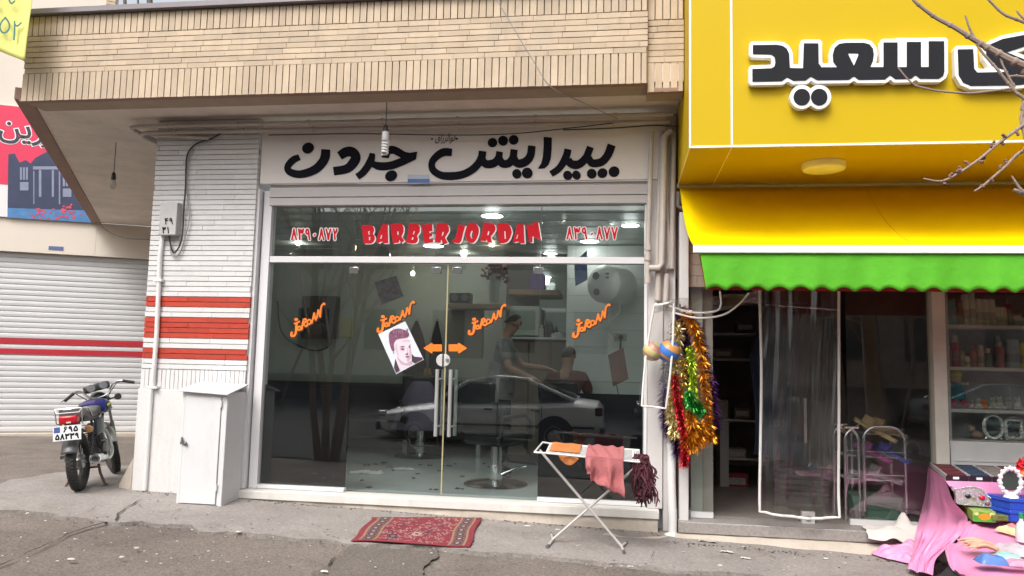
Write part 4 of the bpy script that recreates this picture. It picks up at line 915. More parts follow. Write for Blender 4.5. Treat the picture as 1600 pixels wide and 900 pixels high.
# portrait poster
PO = thing('poster', 'white poster with a plum-toned portrait of a young man taped to the glass door', 'poster', tuple(P(627, 543, yg)))
ptl, ptr, pbl, pbr = (591, 522), (633, 502), (619, 584.5), (662, 562)
def pq(x, y, dy=0):     # x, y in the 1108x900 enlargement
    return P(580+x*.1444, 470+y*.1444, yg-dy)
mb = MB(); mb.extr([P(*q, yg) for q in (ptl, ptr, pbr, pbl)], (0, .002, 0)); mb.build('paper', M('poster_paper', (.66, .69, .76), .6, var=.05, vs_=30), PO, smooth=False)
Z6 = lambda pts, sm=5: ('p', smooth(pts, sm, True))
skinp = M('poster_skin', (.72, .6, .67), .6, var=.1, vs_=40); plum = M('poster_plum', (.2, .07, .13), .6, var=.35, vs_=60); shade = M('poster_shade', (.52, .37, .45), .6, var=.1, vs_=40)
for nm, pr, mt, dy in (('face', [Z6([(250, 430), (300, 400), (390, 400), (420, 470), (438, 560), (430, 620), (400, 665), (360, 675), (310, 640), (270, 580), (250, 520)]), ('p', [(272, 570), (430, 640), (445, 690), (310, 750), (280, 700)])], skinp, .0015),
        ('shade', [Z6([(415, 500), (436, 560), (428, 620), (400, 660), (385, 640), (410, 590)]), Z6([(275, 600), (330, 650), (380, 675), (430, 650), (440, 690), (330, 690)])], shade, .003),
        ('tone', [Z6([(262, 470), (280, 480), (285, 540), (300, 600), (285, 590), (262, 530)]), Z6([(305, 505), (345, 497), (365, 510), (350, 535), (318, 535)]), Z6([(392, 505), (402, 560), (396, 572), (384, 570)]), Z6([(330, 430), (410, 420), (425, 450), (415, 440), (340, 442)]), Z6([(300, 640), (340, 672), (372, 690), (350, 700), (310, 670)])], M('poster_tone', (.6, .46, .54), .6, var=.1, vs_=40), .0024),
        ('hair', [Z6([(190, 400), (195, 350), (235, 315), (290, 300), (350, 312), (405, 345), (405, 380), (370, 400), (310, 408), (265, 425), (245, 470), (250, 530), (225, 540), (200, 470)])], plum, .0045),
        ('jacket', [('p', [(262, 622), (285, 690), (312, 752), (270, 780), (245, 720)]), ('p', [(440, 575), (470, 605), (550, 612), (560, 632), (470, 678), (438, 655)])], M('poster_dark', (.06, .03, .05), .6, var=.3, vs_=40), .0045),
        ('features', [Z6([(310, 500), (340, 488), (362, 495), (340, 500)]), Z6([(318, 522), (340, 512), (358, 522), (340, 530)]), Z6([(400, 500), (425, 470), (432, 462), (415, 492)]), Z6([(405, 505), (422, 495), (425, 503)]), Z6([(370, 575), (395, 566), (400, 578), (380, 584)]), Z6([(365, 605), (395, 597), (412, 600), (392, 612)]), Z6([(238, 545), (248, 560), (242, 575)])], plum, .0055)):
    mb = MB(); sheet(mb, outline(pr, h=4), lambda x, y: pq(x, y, dy), (0, .0007, 0)); mb.build(nm, mt, PO, smooth=False)
rn = random.Random(17); st1, st2 = [], []
for k in range(46):
    x, y = rn.uniform(205, 395), rn.uniform(325, 400); st1.append(stroke([(x, y), (x+rn.uniform(-8, 14), y-rn.uniform(14, 34))], 2.2)); 
    x, y = rn.uniform(200, 390), rn.uniform(320, 410); st2.append(stroke([(x, y), (x+rn.uniform(-6, 14), y-rn.uniform(10, 28))], 1.8))
for nm, pr, mt, dy in (('hair_strands', st1, M('poster_hair_dark', (.09, .025, .06), .6), .0052), ('hair_lights', st2, M('poster_hair_light', (.36, .17, .27), .6), .0058)):
    mb = MB(); sheet(mb, outline(pr, h=2.5), lambda x, y: pq(x, y, dy)); mb.build(nm, mt, PO, smooth=False)
# small dark poster and brown card on the panes
mb = MB(); mb.extr([P(*q, yg) for q in ((585, 441), (619, 431), (630, 463), (596, 476))], (0, .002, 0)); sp_ = mb.build('poster', M('poster_grey', (.03, .03, .03), .7, var=.7, vs_=25, spec=.2), smooth=False); tag(sp_, 'small dark grey square picture stuck crooked near the top of the left door', 'poster')
CD = thing('hanging_card', 'brown printed card hanging from a cord on the right fixed pane', 'card', tuple(P(967, 575, 7.1)))
mb = MB(); mb.extr([P(*q, 7.12) for q in ((950, 555), (974, 543), (982, 592), (958, 604))], (0, .004, 0)); mb.build('card', M('card_brown', (.085, .035, .03), .6, var=.6, vs_=30), CD, smooth=False)
mb = MB(); pxtube(mb, [(970, 530), (968, 545)], 7.12, .004, 6); pxtube(mb, [(963, 602), (966, 615), (964, 622)], 7.12, .004, 6); mb.build('cord', cable_black, CD)
# ------------------------------------------------------------------ inside the barber shop
# black wall unit with a cable loop
WU = thing('wall_unit', 'black upright wall unit with a loop of cable on the left of the salon', 'wall unit', tuple(P(497, 545, YB-.1)))
a, b = P(472, 462, YB-.14), P(525, 529, YB-.14); bz = P(500, 530, YB-.14).z
mb = MB(); mb.box(a.x, b.x, YB-.14, YB-.03, P(500, 529, YB-.14).z, a.z); mb.build('case', black_plastic, WU, bevel=.01)
mb = MB(); 
for k in range(14): t = R_(200+k*10); mb.tube([((a.x+b.x)/2+.05*math.cos(t), YB-.147, (a.z+bz)/2-.05+.05*math.sin(t)), ((a.x+b.x)/2+.2*math.cos(t), YB-.147, (a.z+bz)/2-.05+.2*math.sin(t))], .006, 5)
mb.build('grille', M('grille_grey', (.16, .16, .17), .4), WU)
mb = MB(); pxtube(mb, [(517, 530), (515, 540), (500, 547), (478, 545), (450, 530), (437, 510), (434, 470)], YB-.05, .012, 6, 5); mb.build('cable', cable_black, WU)
mb = MB(); mb.box(P(529, 500, YB).x, P(552, 500, YB).x, YB-.02, YB-.003, P(540, 527, YB).z, P(540, 497, YB).z); tag(mb.build('notice', M('notice_yellow', (.5, .47, .25), .6, var=.1)), 'pale yellow notice on the wall right of the black wall unit', 'notice')
# water heater
WH = thing('water_heater', 'white barrel-shaped water heater with round dials high on the right wall', 'water heater', tuple(P(955, 445, 9)))
q = P(941, 443, 9.0); ax = Vector((.5, .85, 0)).normalized()
mb = MB(); mb.lathe(q, ax, [(.02, -.045), (.12, -.035), (.2, 0), (.225, .03), (.225, .42), (.2, .46), (.02, .48)], 30); mb.build('tank', M('heater_white', (.75, .76, .75), .3), WH)
mb = MB()
sd = Vector((-ax.y, ax.x, 0))
for du, dv, r in ((.06, .09, .045), (.05, -.1, .04)): mb.lathe(q-ax*.038+sd*du+Vector((0, 0, dv)), -ax, [(r, -.01), (r, .012), (r*.7, .014), (.004, .014)], 18)
for k in range(2): mb.obox(q-ax*.035-sd*.09+Vector((0, 0, .06+.05*k)), sd*.02, ax*.006, (0, 0, .008))
mb.build('dial', M('dial_grey', (.2, .21, .22), .4), WH)
mb = MB(); c = P(965, 470, 9.1); mb.tube(smooth([c, c+Vector((.03, 0, -.12)), c+Vector((-.06, 0, -.22)), c+Vector((-.1, 0, -.33)), c+Vector((-.02, 0, -.42))], 5), .01, 6); mb.build('hose', M('hose_grey', (.5, .5, .48), .4), WH)
# white tiled return wall carrying heater and socket
mb = MB(); xw = P(884, 560, 9.5).x
for i in range(13):
    z0 = ZF+i*.21; mb.box(xw, XR-.003, 9.5, 9.6, z0, z0+.207)
tw = mb.build('tiled_wall', M('white_tile', (.66, .69, .67), .25, var=.03), B, bevel=.002)
SKT = thing('wall_socket', 'brown electrical socket with a black plug on the tiled wall', 'socket', tuple(P(967, 526, 9.49)))
a, b = P(959, 521, 9.49), P(979, 533, 9.49); mb = MB(); mb.box(a.x, b.x, 9.485, 9.499, b.z, a.z); mb.build('plate', M('socket_plate', (.4, .38, .25), .5), SKT, bevel=.003)
q = P(970, 527, 9.47); mb = MB(); mb.lathe(q+Vector((0, .012, 0)), (0, -1, 0), [(.03, 0), (.028, .03), (.012, .05)], 12); mb.tube([q, q+Vector((0, -.03, -.06)), q+Vector((0, 0, -.16))], .01, 6); mb.build('plug', black_plastic, SKT)
# calendars
mb = MB(); mb.extr([P(*q, 8.6) for q in ((897, 410), (917, 391), (918, 437), (899, 447))], (0, .01, 0)); tag(mb.build('calendar', M('calendar_blue', (.12, .15, .32), .5, var=.6, vs_=14), smooth=False), 'blue picture calendar hanging left of the water heater', 'calendar')
mb = MB(); a, b = P(828, 428, 10.2), P(850, 456, 10.2); mb.box(a.x, b.x, 10.2, 10.21, b.z, a.z); tag(mb.build('calendar', M('calendar_violet', (.2, .17, .42), .5, var=.4, vs_=14), smooth=False), 'violet poster on the partition above the shelf', 'poster')
# partition with shelf, sterilizer, mirror and counter
def bx(px0, py0, px1, py1, y, d):
    a, b = P(px0, py0, y), P(px1, py1, y); return (a.x, b.x, y, y+d, b.z, a.z)
mb = MB(); mb.box(*bx(793, 380, 838, 700, 10.25, .3)); tag(mb.build('partition', M('partition_grey', (.16, .17, .18), .5)), 'dark grey partition wall between the two work places', 'partition')
mb = MB(); mb.box(*bx(838, 400, 884, 520, 10.3, .1)); tag(mb.build('wall_mirror', M('mirror', (.5, .54, .52), .04, 1, var=0), smooth=False), 'wide wall mirror above the white counter', 'mirror')
mb = MB(); mb.box(*bx(795, 452, 873, 461, 9.9, .32)); tag(mb.build('wall_shelf', M('shelf_wood', (.38, .28, .21), .5), bevel=.004), 'brown wooden wall shelf above the sterilizer cabinet', 'shelf')
ST = thing('sterilizer', 'white sterilizer cabinet standing on the salon counter', 'cabinet', tuple(P(820, 526, 9.9)))
mb = MB(); mb.box(*bx(796, 478, 842, 525, 9.85, .3)); mb.build('case', M('steril_white', (.5, .55, .48), .4), ST, bevel=.012)
mb = MB(); mb.box(*bx(800, 483, 836, 515, 9.842, .006)); mb.build('door', M('steril_door', (.42, .47, .42), .2), ST, bevel=.003)
CT = thing('counter', 'salon counter with a white top and dark drawers on the right', 'counter', tuple(P(845, 640, 9.8)))
cxa, cxb = P(790, 528, 9.75).x, xw-.01; czt = P(850, 527, 9.75).z
mb = MB(); mb.box(cxa, cxb, 9.72, 10.24, czt-.03, czt); mb.build('top', M('counter_white', (.62, .64, .62), .3), CT, bevel=.004)
mb = MB(); mb.box(cxa+.02, cxb-.01, 9.78, 10.24, ZF+.001, czt-.032); mb.build('carcass', M('counter_brown', (.16, .12, .1), .5), CT)
mb = MB()
for k in range(3): mb.box(cxa+.03+k*.28, cxa+.29+k*.28, 9.765, 9.778, ZF+.1, czt-.06)
mb.build('drawer_front', M('drawer', (.22, .18, .15), .45), CT, bevel=.003)
rn = random.Random(11)
for k, (px, h, r, c_, lab) in enumerate(((846, .16, .035, (.5, .5, .45), 'short pale bottle on the salon counter beside the sterilizer'), (853, .22, .03, (.04, .04, .04), 'tall black spray bottle on the salon counter'), (860, .2, .028, (.1, .07, .06), 'dark brown bottle on the salon counter'), (872, .07, .09, (.75, .76, .74), 'low white tray on the right end of the salon counter'))):
    q = P(px, 526, 9.85); mb = MB(); mb.lathe((q.x, 9.85, czt+.001), (0, 0, 1), [(r, 0), (r, h*.7), (r*.45, h*.8), (r*.45, h), (.003, h)], 14); tag(mb.build('bottle' if k < 3 else 'tray', M('cosmetic%s' % 'abcd'[k], c_, .3)), lab, 'bottle' if k < 3 else 'tray', 'things on the salon counter')
# vase with artificial flowers
VS = thing('flower_vase', 'white vase of dried red flowers on the wooden shelf left of the partition', 'vase', tuple(P(772, 470, 9.6)))
q = P(772, 472, 9.6); k = .0083
mb = MB(); mb.lathe(q, (0, 0, 1), [(.05, 0), (.06, .02), (.075, .16), (.085, .3), (.07, .36)], 18); mb.build('vase', M('vase_white', (.42, .44, .42), .3), VS)
mb = MB(); rn = random.Random(4); leafm = M('dry_red', (.12, .03, .045), .8, island=.5)
for i in range(150):
    th, r = rn.uniform(0, 6.28), rn.uniform(0, .17)**1; c = q+Vector((r*math.cos(th), r*.7*math.sin(th), .4+rn.uniform(-.05, .14)-r*.6)); s = rn.uniform(.012, .03)
    u = Vector((rn.gauss(0, 1), rn.gauss(0, 1), rn.gauss(0, 1))).normalized(); v = u.orthogonal().normalized(); mb.quad(c-u*s-v*s, c+u*s-v*s, c+u*s+v*s, c-u*s+v*s)
mb.build('flowers', leafm, VS, smooth=False)
SH2 = tag(MB().box(*bx(697, 474, 792, 482, 9.5, .4)).build('wall_shelf', MATS['shelf_wood'], bevel=.004), 'long brown wooden shelf under the vase and the radio', 'shelf')
RD = thing('radio', 'dark box radio standing on the long wooden shelf', 'radio', tuple(P(720, 474, 9.6)))
mb = MB(); mb.box(*bx(702, 457, 734, 473.5, 9.6, .2)); mb.build('case', M('radio_dark', (.06, .06, .06), .4), RD, bevel=.01)
mb = MB()
for px in (710, 726): q = P(px, 465, 9.597); mb.lathe(q, (0, -1, 0), [(.045, -.01), (.045, .006), (.03, .008), (.004, .004)], 16)
mb.build('speaker_cone', M('cone', (.2, .2, .21), .4), RD)
mb = MB(); mb.box(*bx(699, 484, 752, 560, 9.75, .15)); tag(mb.build('wall_cupboard', M('cupboard', (.3, .27, .23), .5, var=.1), bevel=.005), 'grey brown cupboard below the long wooden shelf', 'cupboard')
# hooks with jackets
for px, w, h, c_, lab in ((652, .17, .75, (.07, .035, .04), 'dark maroon jacket hanging on a wall hook, left of the two'), (684, .11, .8, (.03, .03, .035), 'narrow black jacket hanging on a wall hook, right of the two')):
    q = P(px, 502, YB-.06); T = thing('hanging_jacket', lab, 'jacket', tuple(q))
    def jf(u, v, q=q, w=w, h=h):
        ww = w*min(1, (.1+v*1.6))*(1+.12*math.sin(v*7)); a = 2*math.pi*u; return q+Vector((ww*math.cos(a), -.04+.06*math.sin(a)*(.4+v)+.012*math.sin(a*5+v*6), -h*v))
    mb = MB(); mb.grid(jf, 28, 14); mb.build('cloth', M('jacket'+('a' if w > .15 else 'b'), c_, .9, var=.2), T)
    mb = MB(); mb.tube([q+Vector((0, .058, .02)), q+Vector((0, -.03, .01)), q+Vector((0, -.04, .04))], .008, 6); mb.build('hook', steel, T)
mb = MB(); q = P(669, 575, YB-.2)
def yf_(u, v): return q+Vector((.09*math.cos(6.28*u)*(.5+v), -.03+.05*math.sin(6.28*u), -.45*v))
mb.grid(yf_, 20, 8); tag(mb.build('hanging_towel', M('towel_ochre', (.3, .2, .06), .9)), 'ochre towel hanging below the maroon jacket', 'towel')
# bench along the back
BE = thing('waiting_bench', 'long black leather waiting bench along the rear salon wall', 'bench', (-3, 10.5, ZF))
mb = MB(); mb.box(XL+.05, -1.7, 10.1, 10.68, ZF+.2, ZF+.46); mb.build('seat', black_leather, BE, bevel=.04)
mb = MB(); mb.box(XL+.05, -1.7, 10.7, 10.86, ZF+.2, ZF+.92); mb.build('backrest', black_leather, BE, bevel=.04)
for x in (XL+.2, -2.9, -1.9):
    mb = MB(); mb.box(x, x+.06, 10.15, 10.6, ZF+.001, ZF+.2); mb.build('leg', steel, BE)
mb = MB(); mb.box(-1.6, -1.0, 10.2, 10.86, ZF+.001, ZF+.85); mb.box(-1.6, -1.0, 10.18, 10.199, ZF+.05, ZF+.8); tag(mb.build('low_cabinet', M('low_cab', (.05, .045, .045), .35), bevel=.006), 'dark low cabinet at the rear of the salon beside the bench', 'cabinet')
# barber chairs
def barber_chair(x, y, rz, label, nobase=False):
    T = thing('barber_chair', label, 'barber chair', (x, y, ZF), 'barber chairs')
    m = Matrix.Translation((x, y, ZF+.001)) @ Matrix.Rotation(rz, 4, 'Z')
    def bld(mb, n, mt, **k): mb.xf(m); return mb.build(n, mt, T, **k)
    bld(MB().lathe((0, 0, 0), (0, 0, 1), [(.33, 0), (.33, .008), (.31, .02), (.14, .045), (.09, .05)], 40), 'base', M('dark_chrome', (.3, .3, .31), .2, 1))
    bld(MB().lathe((0, 0, .046), (0, 0, 1), [(.068, 0), (.068, .15), (.06, .152), (.06, .36)], 20), 'column', chrome)
    bld(MB().tube([(-.05, 0, .1), (-.2, -.1, .18), (-.29, -.14, .2)], .011, 8), 'pump_lever', chrome)
    bld(MB().box(-.25, .25, -.25, .25, .41, .54), 'seat', black_leather, bevel=.04)
    bld(MB().obox((-.0, .29, .78), (.24, 0, 0), (0, .045, .012), (0, .05, .27)), 'backrest', black_leather, bevel=.03)
    for s in (-1, 1): bld(MB().tube([(s*.27, .27, .52), (s*.28, .25, .7), (s*.28, -.1, .72), (s*.27, -.22, .66), (s*.27, -.22, .46)], .022, 8), 'armrest', black_leather)
    bld(MB().tube([(-.18, -.22, .42), (-.18, -.45, .18), (.18, -.45, .18), (.18, -.22, .42)], .014, 8), 'footrest', black_plastic)
    return T
q = Pz(768, 763, ZF); c1 = barber_chair(q.x, q.y+.25, R_(150), 'black barber chair with a shiny chrome disc base nearest the glass door')
q2 = Pz(650, 716, ZF); c2 = barber_chair(q2.x, q2.y+.2, R_(20), 'black barber chair draped with a lavender cape further back on the left')
q3 = Pz(880, 712, ZF); c3 = barber_chair(-.62, 9.0, R_(165), 'black barber chair with a seated customer by the counter')
def capef(u, v):
    a = 6.283*u; r = .1+.26*v; c = Vector((q2.x, q2.y+.15, ZF)); return c+Vector((r*math.cos(a)*(1+.08*math.sin(a*6)*v), r*.8*math.sin(a), .98-.62*v**1.5))
mb = MB(); mb.grid(capef, 48, 12); tag(mb.build('barber_cape', M('cape_lavender', (.2, .165, .24), .7), solid=.004), 'lavender cape draped over the left barber chair', 'cape')
# things lying on the floor: hair, paper
mb = MB(); rn = random.Random(9)
for k in range(26):
    px, py = rn.uniform(560, 800), rn.choice((rn.uniform(722, 735), rn.uniform(735, 772))); c = Pz(px, py, ZF+.006); w = rn.uniform(.006, .03)
    for j in range(5): mb.ball(c+Vector((rn.gauss(0, w), rn.gauss(0, w*.6), 0)), (w*.7, w*.5, .006), 7, 4)
tag(mb.build('hair_clippings', M('hair_dark', (.015, .012, .012), .8)), kind='stuff')
for px, py, w, lab in ((575, 738, .16, 'crumpled white cloth on the salon floor behind the left pane edge'), (632, 733, .1, 'flat white tissue on the salon floor near the left chair')):
    c = Pz(px, py, ZF+.004); mb = MB(); mb.grid(lambda u, v: c+Vector(((u-.5)*2*w*(1+.2*math.sin(v*5)), (v-.5)*w*1.6, .025*abs(noise.noise(Vector((u*4+px, v*4, 0)))))), 20, 14); tag(mb.build('crumpled_cloth', M('tissue', (.6, .6, .6), .8)), lab, 'cloth')
# lamps: bulbs and ceiling lights that are on
glow = EM('lamp_glow', (1, .97, .9), 14); glow_w = EM('lamp_warm', (1, .85, .6), 10)
def bulb(px, py, y, r, lab, w=9, warm=False):
    q = P(px, py, y); T = thing('ceiling_bulb', lab, 'light bulb', tuple(q), 'lit bulbs in the salon')
    mb = MB(); mb.ball(q, (r, r, r*1.15), 12, 8); mb.build('bulb', glow_w if warm else glow, T)
    mb = MB(); mb.lathe(q+Vector((0, 0, r*.9)), (0, 0, 1), [(r*.5, 0), (r*.5, .05), (r*.9, .055), (r*.9, .07)], 12); mb.tube([q+Vector((0, 0, r+.06)), (q.x, q.y, ZC-.001)], .006, 6); mb.build('fitting', white_paint, T)
    ld = bpy.data.lights.new('lamp', 'POINT'); ld.energy = w*.2; ld.shadow_soft_size = r; ld.color = (1, .93, .82) if not warm else (1, .8, .55)
    lo = bpy.data.objects.new('bulb_light', ld); col.objects.link(lo); lo.parent = T; lo.location = (0, 0, -r*1.6)
bulb(466, 378, 9.4, .04, 'lit bulb at far left seen below the left numerals')
bulb(455, 390, 10.4, .03, 'small dim bulb just below the other at far left', 5)
bulb(725, 396, 10.3, .045, 'lit bulb just above the middle of the transom bar')
bulb(769, 380, 9.6, .04, 'warm lit bulb under the last letters of the red name', 8, True)
bulb(826, 384, 10.2, .035, 'warm lit bulb right of the red name near the partition', 7, True)
bulb(881, 333, 8.0, .045, 'bright bulb with a glow above the right numerals', 12)
bulb(957, 338, 8.2, .045, 'bright bulb near the top right corner of the transom', 12)
bulb(645, 427, 10.4, .03, 'small warm bulb above the grey poster on the left door', 5, True)
for px, py, rx, lab in ((769, 337, .11, 'oval flush ceiling light above the middle of the red name'), (677, 384, .13, 'oval flush ceiling light below the first red word'), (921, 377, .11, 'flat ceiling light under the right numerals'), (985, 352, .09, 'flat ceiling light at far right of the transom'), (860, 396, .09, 'flat ceiling light just above the bar left of the calendar')):
    q = Pz(px, py, ZC-.012) ; y = min(q.y, YB-.3); q = Pz(px, py, ZC-.012) if q.y < YB-.3 else P(px, py, YB-.3)
    T = thing('ceiling_light', lab, 'ceiling light', tuple(q), 'flush lights in the salon ceiling')
    mb = MB(); mb.lathe((q.x, q.y, q.z), (0, 0, -1), [(rx, 0), (rx, .006), (.003, .008)], 24); mb.build('diffuser', glow, T)
    mb = MB(); mb.lathe((q.x, q.y, ZC-.001), (0, 0, -1), [(rx*1.15, 0), (rx*1.15, ZC-q.z+.002), (rx*1.02, ZC-q.z+.004)], 24, cap=False); mb.build('ring', chrome, T)
    ld = bpy.data.lights.new('lamp', 'POINT'); ld.energy = 1.6; ld.shadow_soft_size = .08
    lo = bpy.data.objects.new('panel_light', ld); col.objects.link(lo); lo.parent = T; lo.location = (0, 0, -.06)
# crystal pendant
PC = thing('pendant_lamp', 'glass pendant lamp hanging behind the first red letters', 'lamp', tuple(P(598, 395, 8.6)))
q = P(598, 385, 8.6); mb = MB(); mb.lathe(q, (0, 0, -1), [(.02, 0), (.07, .03), (.095, .1), (.1, .16)], 20, cap=False); mb.build('shade', chrome, PC)
mb = MB(); mb.tube([q, (q.x, q.y, ZC-.001)], .006, 6); mb.build('rod', steel, PC)

# ---- people
skin_m = M('skin', (.3, .165, .115), .55, var=.06, vs_=8); hair_m = M('hair', (.02, .014, .012), .6, var=.3, vs_=40)
def skinned(name, nodes, edges, mat, parent, root=0, sub=2, lvl=None):
    off = wloc(parent); me = bpy.data.meshes.new(name)
    names = list(nodes); me.from_pydata([Vector(nodes[k][0])-off for k in names], [(names.index(a), names.index(b)) for a, b in edges], [])
    o = bpy.data.objects.new(name, me); col.objects.link(o); o.parent = parent; me.materials.append(mat)
    md = o.modifiers.new('skin', 'SKIN'); md.use_smooth_shade = True
    for i, k in enumerate(names):
        r = nodes[k][1]; r = r if isinstance(r, tuple) else (r, r)
        me.skin_vertices[0].data[i].radius = r; me.skin_vertices[0].data[i].use_root = (i == root)
    s = o.modifiers.new('sub', 'SUBSURF'); s.levels = sub; s.render_levels = sub
    return o
def person(label, loc, J, shirt, trousers, hairlen=.02, cape=None):
    """J: joint positions (world) for pelvis, chest, neck, head, and l/r shoulder, elbow, wrist, hip, knee, ankle, toe; fwd = facing"""
    T = thing('person', label, 'person', loc); f = Vector(J['fwd']).normalized(); V = {k: Vector(v) for k, v in J.items()}
    side = f.cross(Vector((0, 0, 1))).normalized()
    hd = V['head']; nd = {}
    up = (hd-V['neck']).normalized()
    nd['pelvis'] = (V['pelvis'], .09); nd['waist'] = (V['pelvis'].lerp(V['chest'], .5), .1); nd['chest'] = (V['chest'], .12); nd['neck0'] = (V['neck']-up*.03, .075); nd['neck'] = (V['neck']+up*.03, .054)
    nd['jaw'] = (hd-up*.06+f*.015, (.068, .078)); nd['skull'] = (hd+up*.03, (.078, .094)); nd['crown'] = (hd+up*.1, (.05, .06)); nd['nose'] = (hd+f*.115-up*.01, .012); nd['chin'] = (hd+f*.07-up*.105, .022)
    for s in 'lr':
        nd[s+'ear'] = (hd+side*(.088 if s == 'r' else -.088)-f*.005, .015)
    E_ = [('pelvis', 'waist'), ('waist', 'chest'), ('chest', 'neck0'), ('neck0', 'neck'), ('neck', 'jaw'), ('jaw', 'skull'), ('skull', 'crown'), ('skull', 'nose'), ('jaw', 'chin'), ('skull', 'lear'), ('skull', 'rear')]
    for s in 'lr':
        for k, r in (('shoulder', .062), ('elbow', .045), ('wrist', .03), ('hip', .075), ('knee', .062), ('ankle', .042), ('toe', .035)): nd[s+k] = (V[s+k], r)
        w = V[s+'wrist']; d = (w-V[s+'elbow']).normalized(); p = d.cross(Vector((0, 0, 1))).normalized()
        nd[s+'palm'] = (w+d*.06, (.038, .02)); E_ += [('chest', s+'shoulder'), (s+'shoulder', s+'elbow'), (s+'elbow', s+'wrist'), (s+'wrist', s+'palm'), ('pelvis', s+'hip'), (s+'hip', s+'knee'), (s+'knee', s+'ankle'), (s+'ankle', s+'toe')]
        for i, (o_, l) in enumerate(((-.03, .06), (-.01, .075), (.01, .07), (.03, .055))):
            nd[s+'f%d' % i] = (w+d*.09+p*o_, .009); nd[s+'t%d' % i] = (w+d*(.09+l*.6)+p*o_*1.1+Vector((0, 0, -.01)), .0085); nd[s+'u%d' % i] = (w+d*(.09+l)+p*o_*1.1+Vector((0, 0, -.03)), .007)
            E_ += [(s+'palm', s+'f%d' % i), (s+'f%d' % i, s+'t%d' % i), (s+'t%d' % i, s+'u%d' % i)]
        nd[s+'th'] = (w+d*.06-p*.05+Vector((0, 0, -.012)), .01); nd[s+'th2'] = (w+d*.1-p*.06+Vector((0, 0, -.025)), .0085); E_ += [(s+'palm', s+'th'), (s+'th', s+'th2')]
    skinned('body', nd, E_, skin_m, T)
    g = {k: (nd[k][0], nd[k][1]*1.3) for k in ('pelvis', 'waist', 'chest')}
    g['hem'] = (V['pelvis']-(V['chest']-V['pelvis'])*.14, .15); g['col'] = (V['neck']-up*.02, .085); ge = [('hem', 'pelvis'), ('pelvis', 'waist'), ('waist', 'chest'), ('chest', 'col')]
    for s in 'lr':
        g[s+'shoulder'] = (V[s+'shoulder'], .08); g[s+'sl'] = (V[s+'shoulder'].lerp(V[s+'elbow'], .75), .068); ge += [('chest', s+'shoulder'), (s+'shoulder', s+'sl')]
    skinned('shirt', g, ge, shirt, T)
    tz = (V['chest']-V['pelvis']).normalized(); mb = MB(); mb.lathe(V['pelvis'], tz, [(.168, -.13), (.165, -.02), (.158, .14), (.15, .26), (.1, .34)], 24); mb.build('shirt_hem', shirt, T)
    g = {'waist0': (V['pelvis']+Vector((0, 0, .03)), .13), 'p': (V['pelvis']-Vector((0, 0, .06)), .14)}; ge = [('waist0', 'p')]
    for s in 'lr':
        g[s+'h'] = (V[s+'hip'], .125); g[s+'k'] = (V[s+'knee'], .08); g[s+'a'] = (V[s+'ankle']+Vector((0, 0, .03)), .066); ge += [('p', s+'h'), (s+'h', s+'k'), (s+'k', s+'a')]
    skinned('trousers', g, ge, trousers, T)
    for s in 'lr':
        skinned('shoe', {'a': (V[s+'ankle']-Vector((0, 0, .02)), .05), 'b': (V[s+'ankle'].lerp(V[s+'toe'], .6)-Vector((0, 0, .005)), (.05, .038)), 'c': (V[s+'toe'], (.045, .03))}, [('a', 'b'), ('b', 'c')], black_leather, T)
    mb = MB(); m = Matrix((side, f, up)).transposed().to_4x4()
    def hf(u, v):
        a = 2*math.pi*u; t = v*R_(100); q = Vector((math.sin(t)*math.cos(a), math.sin(t)*math.sin(a), math.cos(t)))
        k = 1+.04*noise.noise(q*6); drop = 1 if q.y < .25 else max(.55, 1-(q.y-.25)*.6)
        if v*R_(100) > R_(62)*(1.6 if q.y < .35 else 1): t2 = R_(62)*(1.6 if q.y < .35 else 1); q = Vector((math.sin(t2)*math.cos(a), math.sin(t2)*math.sin(a), math.cos(t2)))
        return hd+up*.032+m @ Vector((q.x*.084*k, q.y*.095*k-.012, q.z*.088*k))
    mb.grid(hf, 28, 14); mb.build('hair', hair_m, T)
    mb = MB()
    for s in (-1, 1): mb.ball(hd+f*.088+side*s*.032+up*.015, .011, 8, 6)
    mb.build('eye', M('eye_dark', (.05, .04, .04), .3), T)
    mb = MB(); mb.obox(hd+f*.092-up*.055, side*.024, f*.006, up*.006); mb.build('mouth', M('lip', (.3, .13, .11), .5), T)
    return T
bxp = P(780, 600, 8.5).x; by = 8.55
def st(dx, dy, z): return (bxp+dx, by+dy, ZF+z)
person('man in a grey t-shirt standing behind the right glass door, arms stretched out', (bxp, by, ZF), dict(fwd=(.9, .35, 0), pelvis=st(0, 0, .98), chest=st(.03, .01, 1.36), neck=st(.06, .02, 1.55), head=st(.12, .04, 1.69),
  lshoulder=st(.0, .2, 1.46), lelbow=st(.22, .25, 1.22), lwrist=st(.46, .22, 1.2), rshoulder=st(.06, -.2, 1.46), relbow=st(.14, -.28, 1.18), rwrist=st(.36, -.2, 1.1),
  lhip=st(0, .1, .9), lknee=st(.05, .12, .5), lankle=st(.0, .13, .09), ltoe=st(.14, .17, .035), rhip=st(0, -.1, .9), rknee=st(.03, -.12, .5), rankle=st(-.02, -.13, .09), rtoe=st(.12, -.1, .035)),
  M('tshirt_grey', (.17, .165, .16), .9), M('trousers_dark', (.03, .03, .04), .9))
cx, cyy = -.62, 9.0
def sx(dx, dy, z): return (cx+dx, cyy+dy, ZF+z)
